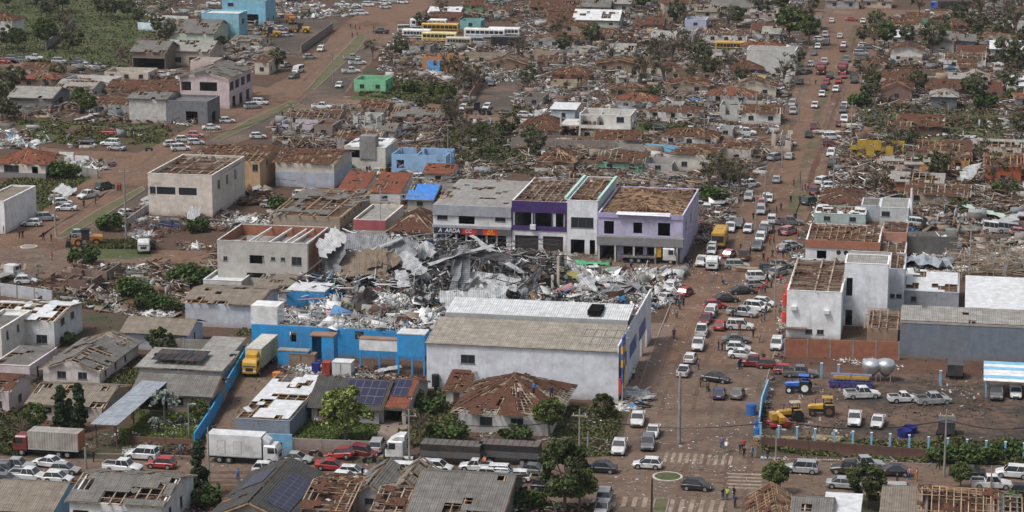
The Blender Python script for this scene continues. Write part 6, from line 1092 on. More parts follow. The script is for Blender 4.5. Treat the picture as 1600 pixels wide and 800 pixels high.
def tree(reg, x, y, kind, s, label, zs=1.0):
    w_, l_ = tproto(kind); X, Y = rp(reg, x, y); r = empty(NM[kind], G(X, Y), RN.uniform(0, 6.28), label, 'shrub' if kind == 'bush' else 'tree'); r.scale = (s, s, s*zs)
    put_part(w_, 'trunk', r, (0, 0, 0)); put_part(l_, 'crown', r, (0, 0, 0)); return r
tree('.', 882, 800, 'dark', 1.2, 'large dark leafy tree in front of the lower junction', 1.25); tree('.', 905, 800, 'broad', .8, 'lighter tree leaning against the large dark tree'); tree('.', 858, 682, 'broad', .75, 'round green tree beside the open tile roof house')
tree('.', 540, 692, 'weep', 1.18, 'bright drooping tree on the bungalow lawn', 1.05); tree('.', 252, 561, 'dark', .8, 'round dark tree in the concrete walled yard'); tree('.', 312, 776, 'cyp', 1.15, 'narrow dark tree at the left driveway corner'); tree('.', 322, 790, 'bush', 1.4, 'shrub at the foot of the narrow dark tree')
tree('.', 96, 673, 'cyp', 1.0, 'left tall cypress behind the red cab truck', 1.0); tree('.', 110, 672, 'cyp', .7, 'short cypress between the two tall ones'); tree('.', 124, 673, 'cyp', 1.05, 'right tall cypress behind the white box trailer'); tree('.', 55, 680, 'broad', .62, 'bright bushy tree left of the cypresses'); tree('.', 33, 695, 'bare', .6, 'thin leafed sapling at the lower left street')
tree('.', 258, 664, 'palm', 1.0, 'silver green palm in the bungalow garden'); tree('.', 244, 676, 'palm', .45, 'small silver palm below the tall one'); tree('.', 310, 664, 'broad', .5, 'small green tree by the lamp post and blue wall'); tree('.', 655, 690, 'bare', .75, 'wispy pale tree left of the wooden house'); tree('.', 640, 640, 'bush', 1.6, 'dark shrub beside the white warehouse corner'); tree('.', 672, 645, 'bush', 1.5, 'shrub beside the blue door room')
tree('.', 700, 690, 'bush', 1.8, 'rounded shrub on the slope above the tarp trailer'); tree('.', 942, 655, 'dark', .6, 'small dark tree at the warehouse street corner'); tree('.', 765, 672, 'bare', .5, 'small bare bush before the wooden house window'); tree('.', 805, 690, 'bush', 1.4, 'dark tree right of the wooden house'); tree('.', 780, 800, 'dark', .75, 'dark tree by the bottom grey roof'); tree('.', 815, 795, 'bush', 1.8, 'bushes beside the lower street')
tree('.', 1355, 795, 'dark', .95, 'dark tree among the bottom right roofs'); tree('.', 1212, 772, 'broad', .6, 'round green tree beside the rafters roof'); tree('.', 1500, 765, 'broad', .5, 'small tree behind the wide rafter roof'); tree('.', 1568, 800, 'bush', 1.8, 'plants inside the dark broken roof frame')
for i, (x, y, k, s) in enumerate([(1500, 722, 'bush', 1.4), (1528, 724, 'bush', 1.6), (1560, 718, 'bush', 1.3), (1592, 714, 'bush', 1.6), (1470, 722, 'bush', 1.4)]): tree('.', x, y, k, s, 'leafy shrub over the red retaining wall end')
tree('I', 700, 345, 'bush', 2.0, 'green bush beside the flattened timber house'); tree('I', 770, 410, 'bush', 1.7, 'dark bush at the edge of the overgrown lot'); tree('I', 960, 275, 'bush', 2.2, 'bush before the white annex, left one'); tree('I', 1040, 290, 'bush', 2.3, 'bush before the white annex, right one'); tree('I', 430, 180, 'bush', 2.0, 'dark bush below the orange loader'); tree('I', 345, 590, 'bush', 1.1, 'small bush between the lower left houses'); tree('I', 880, 420, 'bush', 1.5, 'low bush by the pale blue grey wall'); tree('I', 200, 225, 'palm', .35, 'tiny banana plant at the left crossing')
tree('E', 510, 530, 'bush', 2.0, 'bush by the pole near the left avenue'); tree('E', 910, 540, 'bush', 1.6, 'bush in front of the pink building'); tree('E', 300, 290, 'bush', 2.2, 'bush in the garden behind the red roof'); tree('F', 120, 440, 'bush', 1.8, 'dark bush by the beige hall')
FAR = [('A', 20, 470, 'dark', 1.4), ('A', 70, 430, 'dark', 1.2), ('A', -10, 520, 'dark', 1.3), ('A', 265, 385, 'dark', .9), ('A', 10, 560, 'dark', 1.0), ('A', 60, 560, 'dark', .8), ('A', 375, 520, 'broad', .9), ('A', 410, 540, 'broad', .8), ('A', 490, 510, 'dark', .6), ('A', 190, 60, 'dark', 1.4), ('A', 230, 90, 'dark', 1.3), ('A', 340, 250, 'dark', 1.3), ('A', 210, 230, 'broad', 1.3), ('A', 290, 60, 'broad', 1.2), ('A', 470, 80, 'dark', 1.2), ('A', 520, 90, 'dark', 1.3), ('A', 590, 90, 'dark', 1.1), ('A', 30, 230, 'dark', 1.2), ('A', 80, 240, 'broad', 1.0), ('A', 560, 320, 'bare', 1.2), ('A', 120, 20, 'broad', 1.2), ('A', 30, 40, 'dark', 1.0), ('A', 310, 170, 'bare', 1.4), ('A', 1010, 210, 'bush', 1.8),
       ('B', 100, 330, 'dark', 1.1), ('B', 960, 420, 'bare', 1.4), ('B', 1000, 410, 'dark', 1.0), ('B', 1010, 440, 'bare', 1.3), ('B', 880, 500, 'broad', .9), ('B', 830, 480, 'broad', .8), ('B', 920, 600, 'bare', 1.2), ('B', 890, 590, 'bare', 1.3), ('B', 950, 680, 'bare', .9), ('B', 1050, 650, 'broad', .6), ('B', 1150, 620, 'bush', 1.6), ('B', 1100, 680, 'bare', .8), ('B', 540, 280, 'bare', 1.0), ('B', 980, 640, 'bare', .9), ('B', 1080, 720, 'bush', 1.4), ('B', 720, 430, 'bush', 2.0), ('B', 1130, 70, 'palm', 1.2),
       ('C', 370, 225, 'dark', 1.3), ('C', 760, 120, 'dark', 1.4), ('C', 745, 300, 'bare', 1.6), ('C', 680, 330, 'bare', 1.5), ('C', 820, 290, 'bare', 1.5), ('C', 880, 330, 'dark', 1.3), ('C', 910, 370, 'dark', 1.1), ('C', 700, 400, 'bare', 1.4), ('C', 620, 370, 'bare', 1.3), ('C', 620, 460, 'bush', 2.0), ('C', 460, 300, 'bare', 1.2), ('C', 1000, 150, 'bare', 1.4), ('C', 1040, 130, 'broad', 1.0), ('C', 600, 60, 'broad', 1.1), ('C', 630, 620, 'dark', .5), ('C', 760, 660, 'bush', 2.4), ('C', 1160, 90, 'dark', 1.3), ('C', 840, 400, 'bare', 1.2), ('C', 210, 190, 'bare', 1.3), ('C', -10, 640, 'dark', 1.0), ('C', 1060, 390, 'dark', .8), ('C', 600, 420, 'bare', 1.2),
       ('D', 100, 200, 'broad', 1.6), ('D', 170, 150, 'bare', 1.8), ('D', 190, 210, 'broad', 1.3), ('D', 75, 400, 'bare', 1.4), ('D', 140, 310, 'dark', .9), ('D', 500, 160, 'dark', 1.3), ('D', 540, 230, 'broad', 1.2), ('D', 515, 200, 'bare', 1.5), ('D', 760, 250, 'dark', 1.5), ('D', 700, 80, 'bare', 1.3), ('D', 980, 120, 'bare', 2.0), ('D', 1040, 90, 'bare', 2.2), ('D', 1100, 130, 'bare', 2.0), ('D', 960, 180, 'dark', 1.4), ('D', 1150, 160, 'bare', 1.8), ('D', 1080, 200, 'dark', 1.2), ('D', 1110, 310, 'dark', 1.4), ('D', 1160, 320, 'dark', 1.3), ('D', 455, 440, 'bare', 1.6), ('D', 475, 420, 'broad', .9), ('D', 690, 440, 'dark', 1.1), ('D', 960, 490, 'dark', 1.4), ('D', 930, 460, 'dark', 1.0), ('D', 420, 490, 'bush', 2.2), ('D', 1150, 470, 'bush', 2.0), ('D', 60, 60, 'broad', .9), ('D', 210, 55, 'dark', .8), ('D', 900, 50, 'bare', 1.8), ('D', 810, 230, 'broad', 1.1), ('D', 1165, 640, 'dark', 1.0), ('D', 1000, 500, 'bush', 2.2), ('D', 640, 700, 'dark', .9), ('D', 1170, 60, 'bare', 1.8), ('D', 880, 110, 'dark', 1.1),
       ('G', 915, 350, 'bare', 1.2), ('G', 960, 330, 'bare', 1.2), ('G', 1000, 350, 'bare', 1.1), ('G', 1050, 370, 'bare', 1.2), ('G', 930, 400, 'bush', 2.0), ('G', 1020, 310, 'bush', 2), ('H', 780, 310, 'dark', 1.1), ('H', 820, 300, 'bare', 1.2), ('H', 1040, 350, 'bare', 1.3), ('H', 1100, 370, 'bush', 2.0), ('H', 740, 260, 'bush', 2.2), ('H', 880, 440, 'bush', 1.4), ('H', 580, 215, 'bare', 1.0)]
FL = {'dark': 'dense dark tree', 'broad': 'leafy green tree', 'bare': 'storm stripped tree with few leaves', 'bush': 'low bushy shrub', 'palm': 'palm with drooping fronds'}
ZONE = {'A': 'on the upper left slope', 'B': 'in the upper middle left ruins', 'C': 'in the far central rubble field', 'D': 'in the far right quarter', 'G': 'left of the avenue kerb debris', 'H': 'in the right hand wreckage'}
FL['storm'] = 'ragged half stripped tree'
for r_, x, y, k, s in FAR:
    if k == 'dark': k = 'storm'
    o = tree(r_, x, y, k, s, FL[k]+' '+ZONE[r_]); o['group'] = 'storm damaged trees'
for i in range(46):
    zx = [(620, 1180, 5, 120, 'C'), (1330, 1600, 20, 330, 'D'), (640, 860, 120, 260, 'B'), (5, 280, 5, 88, 'A')][i % 4]; x, y = random.uniform(*zx[:2]), random.uniform(*zx[2:4])
    o = tree('.', x, y, ['storm', 'bare', 'bush', 'storm', 'bare'][i % 5], random.uniform(.7, 1.3), FL[['storm', 'bare', 'bush', 'storm', 'bare'][i % 5]]+' '+ZONE[zx[4]]); o['group'] = 'storm damaged trees'
# ---------------------------------------------------------------- people
SKIN = mat('skin', (.3, .17, .11), 'flat'); HAIRM = mat('hair', (.02, .015, .012), 'flat')
CLO = {n: mat('cloth_'+n.replace(' ', '_'), c, 'flat', .9) for n, c in dict(black=(.015, .015, .018), navy=(.02, .03, .08), blue=(.06, .16, .4), white=(.6, .6, .6), red=(.4, .04, .04), lime=(.35, .6, .06), orange=(.6, .2, .08), grey=(.2, .2, .2), pink=(.45, .2, .22), brown=(.12, .08, .05), purple=(.2, .12, .3), jeans=(.05, .08, .15)).items()}
def person_mesh(pose):
    J = {'h0': (0, 0, 1.50), 'h1': (.01, 0, 1.62), 'h2': (0, 0, 1.72), 'nk': (0, 0, 1.42), 'ch': (0, 0, 1.28), 'pe': (0, 0, .95)}
    st = .22 if pose == 'walk' else .03; lean = .28 if pose == 'bend' else 0
    for k in ('h0', 'h1', 'h2', 'nk', 'ch'): x, y, z = J[k]; J[k] = (x+lean*(z-.95)*2.2, y, z-lean*(z-.95)*.9)
    V_ = []; E = []; Rr = []; ix = {}
    def ad(n, p, r): ix[n] = len(V_); V_.append(p); Rr.append(r)
    ad('pe', J['pe'], (.16, .12)); ad('wa', tuple((a+c)/2 for a, c in zip(J['pe'], J['ch'])), (.14, .105)); ad('ch', J['ch'], (.17, .12)); ad('nk', J['nk'], (.06, .06)); ad('h0', J['h0'], (.075, .08)); ad('h1', J['h1'], (.092, .095)); ad('h2', J['h2'], (.06, .065))
    E += [(0, 1), (1, 2), (2, 3), (3, 4), (4, 5), (5, 6)]
    cx, _, cz = J['ch']
    for s, nme in ((1, 'l'), (-1, 'r')):
        f = s*st
        ad('sh'+nme, (cx, s*.19, cz+.09), (.062, .06)); el = (cx+(.06 if pose != 'reach' else .2), s*.25, cz-.2); wr = (cx+(.16 if pose != 'reach' else .45), s*.24, cz-.44 if pose != 'reach' else cz-.12); ha = (wr[0]+.03, wr[1], wr[2]-.14 if pose != 'reach' else wr[2]+.05)
        ad('el'+nme, el, (.045, .045)); ad('wr'+nme, wr, (.032, .03)); ad('ha'+nme, ha, (.032, .02)); E += [(ix['ch'], ix['sh'+nme]), (ix['sh'+nme], ix['el'+nme]), (ix['el'+nme], ix['wr'+nme]), (ix['wr'+nme], ix['ha'+nme])]
        ad('hp'+nme, (0, s*.10, .88), (.09, .09)); ad('kn'+nme, (f*.6+.03, s*.11, .49), (.065, .065)); ad('an'+nme, (f-(.05 if f < 0 else 0), s*.11, .1), (.045, .045)); ad('to'+nme, (f+.15, s*.13, .045), (.04, .035)); E += [(0, ix['hp'+nme]), (ix['hp'+nme], ix['kn'+nme]), (ix['kn'+nme], ix['an'+nme]), (ix['an'+nme], ix['to'+nme])]
    me = bpy.data.meshes.new('body'); me.from_pydata(V_, E, []); o = bpy.data.objects.new('body', me); link(o); m = o.modifiers.new('s', 'SKIN'); 
    for i, v in enumerate(me.skin_vertices[0].data): v.radius = Rr[i]; v.use_root = (i == 0)
    m.use_smooth_shade = True; q = o.modifiers.new('u', 'SUBSURF'); q.levels = 1; q.render_levels = 1
    bpy.context.view_layer.update(); dg = bpy.context.evaluated_depsgraph_get(); out = bpy.data.meshes.new_from_object(o.evaluated_get(dg)); bpy.data.objects.remove(o)
    return out
def split(me, pose):
    """body stays whole; shirt, trousers and hair are thin shells grown from it"""
    vs = [v.co.copy() for v in me.vertices]; ns = [v.normal.copy() for v in me.vertices]; L = .28 if pose == 'bend' else 0
    def shell(test, d, nm):
        fs = [p.vertices[:] for p in me.polygons if test(p.center)]; us = sorted({i for f in fs for i in f}); mp = {i: k for k, i in enumerate(us)}
        q = bpy.data.meshes.new(nm); q.from_pydata([vs[i]+ns[i]*d for i in us], [], [[mp[i] for i in f] for f in fs]); q.polygons.foreach_set('use_smooth', [True]*len(fs)); q.materials.append(CLO['grey']); return q
    top = 1.42 - (.28*.47*.9 if L else 0)
    me.materials.clear(); me.materials.append(SKIN)
    arm = lambda c: abs(c.y) > .175 and c.z > .6
    return me, shell(lambda c: c.z > .90 and c.z < top and not (arm(c) and c.z < top-.34 and pose != 'reach'), .014, 'shirt'), shell(lambda c: .09 < c.z < .96 and not arm(c), .012, 'trousers'), shell(lambda c: c.z > top+.17 and c.x < (.05 if not L else .3) or c.z > top+.26, .012, 'hair')
PM = {}
for p_ in ('stand', 'walk', 'bend', 'reach'): PM[p_] = split(person_mesh(p_), p_)
def person(x, y, pose, shirt, trous, place, z=0.03, reg='.', head=None):
    X, Y = rp(reg, x, y); p = G(X, Y, z) ; p.z = z; B_, S_, T_, H_ = PM[pose]; rng = random.Random(int(X*91+Y))
    o = bpy.data.objects.new('person', B_); link(o); o.location = p; o.rotation_euler = (0, 0, rng.uniform(0, 6.28) if head is None else head); s = rng.uniform(.98, 1.08); o.scale = (s, s, s)
    tag(o, 'person, %s top, %s trousers, %s' % (shirt, trous, place), 'person', 'people in the streets')
    for me, c in ((S_, CLO[shirt]), (T_, CLO[trous])):
        q = put_part(me, me.name.split('.')[0], o, (0, 0, 0)); q.material_slots[0].link = 'OBJECT'; q.material_slots[0].material = c
    q = put_part(H_, 'hair', o, (0, 0, 0)); q.material_slots[0].link = 'OBJECT'; q.material_slots[0].material = HAIRM
CN = {'b': 'black', 'n': 'navy', 'u': 'blue', 'w': 'white', 'r': 'red', 'l': 'lime', 'o': 'orange', 'g': 'grey', 'p': 'pink', 'm': 'brown', 'v': 'purple', 'j': 'jeans'}
PO = {'s': 'stand', 'w': 'walk', 'b': 'bend', 'r': 'reach'}
def people(reg, place, spec):
    for it in spec.split(';'):
        f = it.split(); person(float(f[0]), float(f[1]), PO[f[2][0]], CN[f[2][1]], CN[f[2][2]], place, reg=reg)
people('O', 'below the round island', '1098 737 snj;1120 737 slj;1155 733 sbb;1162 780 snb'); people('O', 'by the yard wall', '1093 470 wvj;1115 490 bwg;1188 500 snm;1208 520 sbb;1250 520 suj;1205 480 wrb;1330 530 sbj'); people('O', 'standing before the dark cars', '982 148 sbb;1018 178 smb;1028 205 sbg')
people('O', 'by the pile of white sheets', '632 108 wwb'); people('K', 'walking on the avenue', '843 565 snb;1075 625 sbn;1095 630 snj;1112 620 snb;970 725 svb;1180 725 snj;1190 720 sbb;1062 460 sbj')
people('K', 'gathered at the wreckage corner', '798 280 snb;808 270 sbb;835 265 sbj;848 262 snb;857 280 svj;868 255 sbj;872 225 snj;885 228 sbb;905 222 sbb;855 395 sbb;868 400 snb;880 385 sbj;892 395 sbb;875 415 snj;857 460 sgb;688 265 sbb;790 220 sbb;715 205 sbb;515 190 sgb;925 205 snj;935 200 sbn;620 212 snb;590 215 smb;870 240 svb')
people('K', 'walking across the junction', '1105 285 wgj;1098 282 wbb;1190 110 sbj;1137 170 sbb;1275 345 srb;1300 330 srj;1318 325 srb;1185 530 srb'); people('H', 'beside the terracotta trimmed house', '50 505 snb;28 590 srb;8 600 srm;128 490 sbb;45 645 sbj;40 740 snj;165 400 sbb;30 770 sbb;15 800 smb;60 780 srj;30 700 sbb')
people('H', 'near the dark green car', '158 350 svj;172 350 snb;186 348 spj;105 405 sbb;147 408 snb;165 410 sbb;505 345 sbb'); people('K', 'at the right avenue kerb', '1290 250 sbj;1310 262 snb;1325 300 srj;1330 270 sbb;1300 480 sbj;1315 470 snj;1255 560 sbb;1290 585 sgj;1310 690 sbj;1150 460 sbb;1165 455 snj;1330 420 smb;1322 440 sbj;1240 130 snb;1310 160 sbb;1330 180 srj'); people('H', 'by the kerb cars', '40 455 sbj;60 440 snb;130 560 sbb;140 575 srj;70 660 snb;20 660 sbb;90 650 sbj;110 660 sgb;5 470 sbn;50 560 sbb;120 330 snb;200 440 sbj'); people('G', 'near the yellow bus', '1117 485 wbb'); people('D', 'on the far avenue', '390 250 srj;400 248 srb;220 393 smb;457 160 snj')
people('E', 'at the left crossing', '90 570 sbb;105 568 sbb;202 580 sbn;237 585 sbb;327 585 sbb;20 548 snr;5 545 srb;388 428 snb;443 412 sbb;547 352 srb;558 352 srb;180 790 sbb;240 670 srr;172 770 snb'); people('B', 'on the upper left avenue', '445 175 sbb;468 168 srb;437 130 sbb;460 135 sbb;480 138 srb;545 138 srb;42 485 sbb;55 483 snb;740 95 snb;750 95 sbb;122 545 sbb;788 70 snj'); people('F', 'at the pale concrete house', '514 270 sbb;527 268 sbb')
people('M', 'on the lower left street', '940 508 suj;1003 500 sgj;1240 640 suj;1145 700 bgb;487 540 sbb;828 390 sbb;950 355 snb'); people('Q', 'on the lower right street', '433 625 srb;737 632 sPj;775 638 soo;885 580 wbb;672 665 sbb;15 595 smb;40 595 srb;25 600 sgb'.replace('sPj', 'spj')); people('N', 'by the black tarp truck', '1170 545 ror;1192 575 rob;555 625 snb'); people('N', 'on the bungalow lawn', '318 355 bwb;355 345 spj')
for x, y, c in ((113, 185, 'blue'), (205, 205, 'navy'), (33, 205, 'white')): 
    X, Y = rp('O', x, y); person(X, Y, 'reach', c, 'black', 'repairing the open tile roof', z=5.6)
for x, y in ((335, 240), ): pass
X, Y = rp('J', 180, 575); person(X, Y, 'stand', 'white', 'brown', 'in the blue wall opening', z=3.0)
# ---------------------------------------------------------------- poles, fences, small things
def pole(reg, x, y, yt, label, m=CONC, r=.16, lamp=False, arm=True):
    X, Y = rp(reg, x, y); p = G(X, Y); H = hgt(p, rp(reg, 0, yt)[1]); t = empty('utility_pole' if not lamp else 'street_lamp', p, -GA, label, 'utility pole' if not lamp else 'street lamp'); b = MB(); b.cyl((0, 0, 0), (0, 0, H), r*1.25, r*.75, 10); b.build('pole', m, t)
    if arm and not lamp: part(t, 'crossarm', TIMBG, lambda b: b.box(-1.0, -.06, H-.9, 1.0, .06, H-.75)); part(t, 'insulator', WHITE, lambda b: [b.cyl((q, 0, H-.75), (q, 0, H-.5), .05, n=6) for q in (-.8, 0, .8)])
    if lamp: part(t, 'lamp_arm', STEEL, lambda b: b.bar((0, 0, H-.2), (.9, -.5, H+.1), .07, .07)); part(t, 'lamp_head', STEEL, lambda b: b.box(.7, -.75, H+.02, 1.3, -.4, H+.15))
pole('.', 1061, 694, 582, 'tall bare concrete pole standing in the avenue', arm=False, r=.22); pole('E', 585, 590, 242, 'tall pale pole beside the pink building'); pole('E', 258, 560, 358, 'dark pole near the left avenue median', TIMBG); pole('M', 985, 405, 232, 'street lamp inside the bungalow garden', lamp=True, r=.1); pole('M', 1090, 650, 360, 'thin grey pole beside the white box truck', arm=False, r=.12)
pole('M', 448, 575, 470, 'short leaning post among the parked cars', arm=False, r=.15); pole('Q', 62, 690, 590, 'thin pole at the lower right kerb', arm=False, r=.08); pole('Q', 40, 555, 365, 'street lamp post at the yard corner', lamp=True, r=.1); pole('D', 785, 312, 245, 'pale pole in the far right block'); pole('H', 660, 508, 338, 'thick white pole beside the grey wall', WHITE, .3, arm=False); pole('F', 577, 545, 335, 'thin mast behind the small red fascia shop', STEEL, .1, arm=False)
pole('.', 1018, 815, 748, 'dark thin pole by the lower grass median', TRIM, .12, arm=False); pole('Q', 1160, 690, 560, 'thin brown pole beside the white pickup', TIMBG, .1, arm=False); pole('C', 1130, 550, 432, 'dark broken trunk post in the rubble', TIMBG, .3, arm=False); pole('N', 1180, 520, 390, 'thin pole against the black tarps', STEEL, .09, arm=False); pole('O', 395, 470, 380, 'leaning grey pole in the green plot', arm=False, r=.12); pole('H', 932, 740, 510, 'grey pole in the collapsed timber grid', STEEL, .14); pole('O', 728, 790, 640, 'slim dark signal pole by the crossing', TRIM, .08, arm=False)
for x, y, yt in ((1195, 330, 268), (1222, 262, 206), (1248, 190, 140), (1268, 112, 70), (1330, 215, 160), (1345, 160, 112), (1302, 300, 240), (1180, 372, 300), (455, 215, 160), (520, 130, 84), (330, 262, 200), (700, 240, 190), (980, 150, 104), (1100, 230, 180), (900, 110, 70), (1210, 500, 405), (640, 742, 640), (905, 742, 640), (1475, 745, 640)): pole('.', x, y, yt, 'grey street pole with crossarm beside the road', r=.13)
for i, (x, y) in enumerate([(1216, 692), (1245, 694), (1273, 697), (1303, 699), (1332, 701), (1361, 703), (1390, 705), (1420, 707), (1450, 710), (1480, 712), (1510, 714), (1540, 716), (1570, 718), (1599, 720), (1188, 688)]):
    p = G(x, y); t = empty('fence_post', p, -GA, 'sky blue fence post along the farm yard wall', 'post'); t['group'] = 'blue posts of the yard fence'; b = MB(); b.box(-.13, -.13, 0, .13, .13, 2.4); b.build('post', LBLUE, t); b = MB(); b.box(-.17, -.17, 2.4, .17, .17, 2.46); b.build('cap', WHITE, t)
for x, y, h_ in ((1283, 592, 2.4), (1469, 602, 2.2), (1310, 590, 2.0)): p = G(x, y); t = empty('fence_post', p, 0, 'sky blue post at the back of the farm yard', 'post'); b = MB(); b.box(-.15, -.15, 0, .15, .15, h_); b.build('post', LBLUE, t); b = MB(); b.box(-.2, -.2, h_, .2, .2, h_+.06); b.build('cap', WHITE, t)
bluefence([(1186, 672), (1190, 640), (1200, 612)], 1.9, 'faded blue rail fence at the avenue side of the yard', LBLUE)
for x, y, n, lab in ((1222, 688, 9, 'stack of pale timber posts, left one at the yard wall'), (1290, 689, 14, 'larger stack of pale timber posts at the yard wall'), (1200, 686, 7, 'short stack of pale boards at the yard corner')):
    p = G(x, y); t = empty('timber_stack', p, -GA, lab, 'timber stack'); 
    b = MB()
    for i in range(n*2): b.bar((-1.8+random.uniform(-.2, .2), -.7+(i % n)*.17, .1+(i//n)*.2), (1.9+random.uniform(-.2, .2), -.7+(i % n)*.17+random.uniform(-.1, .1), .1+(i//n)*.2), .15, .15)
    o = b.build('timber', mat('pale_timber', (.42, .34, .22), 'timber', .9, .2), t); b = MB(); b.box(-1.5, -.8, .0, -1.4, 1, .05); b.build('bearer', TIMBG, t)
def crate(x, y, w_, d_, h_, m, lab, name='tank_box', lidm=None):
    p = G(x, y); t = empty(name, p, -GA, lab, 'container'); b = MB(); b.box(0, 0, 0, w_, d_, h_); b.build('body', m, t); b = MB(); b.box(-.05, -.05, h_, w_+.05, d_+.05, h_+.1); b.build('lid', lidm or m, t); b = MB(); b.box(w_*.45, -.03, .2, w_*.47, -.005, h_-.2); b.build('seam', TRIM, t)
crate(519, 592, 2.9, 2.2, 2.5, wallmat((.45, .46, .45)), 'white grey cold store box behind the solar roof'); crate(503, 590, 1.2, 1.5, 2.2, mat('maroon_box', (.3, .05, .04)), 'dark red cabinet beside the white cold store box'); crate(426, 600, 1.0, 1.0, 1.6, mat('orange_crate', (.6, .2, .03)), 'orange crates stacked beside the driveway'); crate(487, 585, 1.1, 1.1, 1.6, mat('tub_blue', (.03, .06, .3)), 'blue bundle by the market stairs')
crate(452, 575, 4, 1.5, 2.2, mat('cardboard', (.26, .18, .13), 'brick'), 'stack of tied cardboard bales by the blue wall', 'bale_stack')
# green tarp, tarp heap
def sheetobj(name, label, x, y, L, W, z, m, yaw=0, amp=.3, curl=0, reg='.', pitch=0, cat='sheet', thick=.03, roll=0, ns=12, seed=0):
    X, Y = rp(reg, x, y); p = G(X, Y, z); rr = np.random.RandomState(seed+int(X)+int(Y)); b = MB(); ny = 5; ph = rr.rand(4)*6
    f = lambda i, j: (L*(i/ns-.5), W*(j/ny-.5), amp*math.sin(i/ns*5+ph[0])*math.cos(j/ny*3+ph[1])+amp*.4*math.sin(i*2.1+j+ph[2])+curl*((i/ns)**2)*L*.5)
    g = [[f(i, j) for j in range(ny+1)] for i in range(ns+1)]; e_ = min(L, W)*.045
    g = [[(x+rr.randn()*e_*(1.6 if i in (0, ns) else .5), y+rr.randn()*e_*(1.6 if j in (0, ny) else .4), z_+rr.randn()*amp*.35) for j, (x, y, z_) in enumerate(r0)] for i, r0 in enumerate(g)]
    for i in range(ns):
        for j in range(ny): q = [Vector(g[i][j]), Vector(g[i+1][j]), Vector(g[i+1][j+1]), Vector(g[i][j+1])]; b.hexa(q+[v+Vector((0, 0, thick)) for v in q])
    o = b.build(name, m, None, label=label, cat=cat); o.location = p; o.rotation_euler = (R(-roll), R(-pitch), -GA+R(yaw)); return o
sheetobj('tarp', 'bright green tarp flat on the middle street', 925, 411, 6, 2.5, .15, mat('tarp_green', (.06, .35, .16), 'plain', .6, .1), amp=.12); sheetobj('tarp', 'shiny grey plastic tarp heap behind the slate house', 1444, 408, 10, 6, 1.2, mat('tarp_grey', (.3, .33, .37), 'plain', .35, .1), amp=.9)
WS = mat('white_sheet', (.47, .48, .49), 'metal', .5, .25, .4, 0, (.25, .23, .2)); GS = mat('grey_sheet', (.25, .26, .28), 'metal', .5, .3, .4, 0, (.12, .11, .1)); TS = mat('tan_sheet', (.24, .19, .14), 'fibre', .9, .35); DS = mat('scorched_sheet', (.06, .06, .062), 'plain', .5, .4)
k = 0
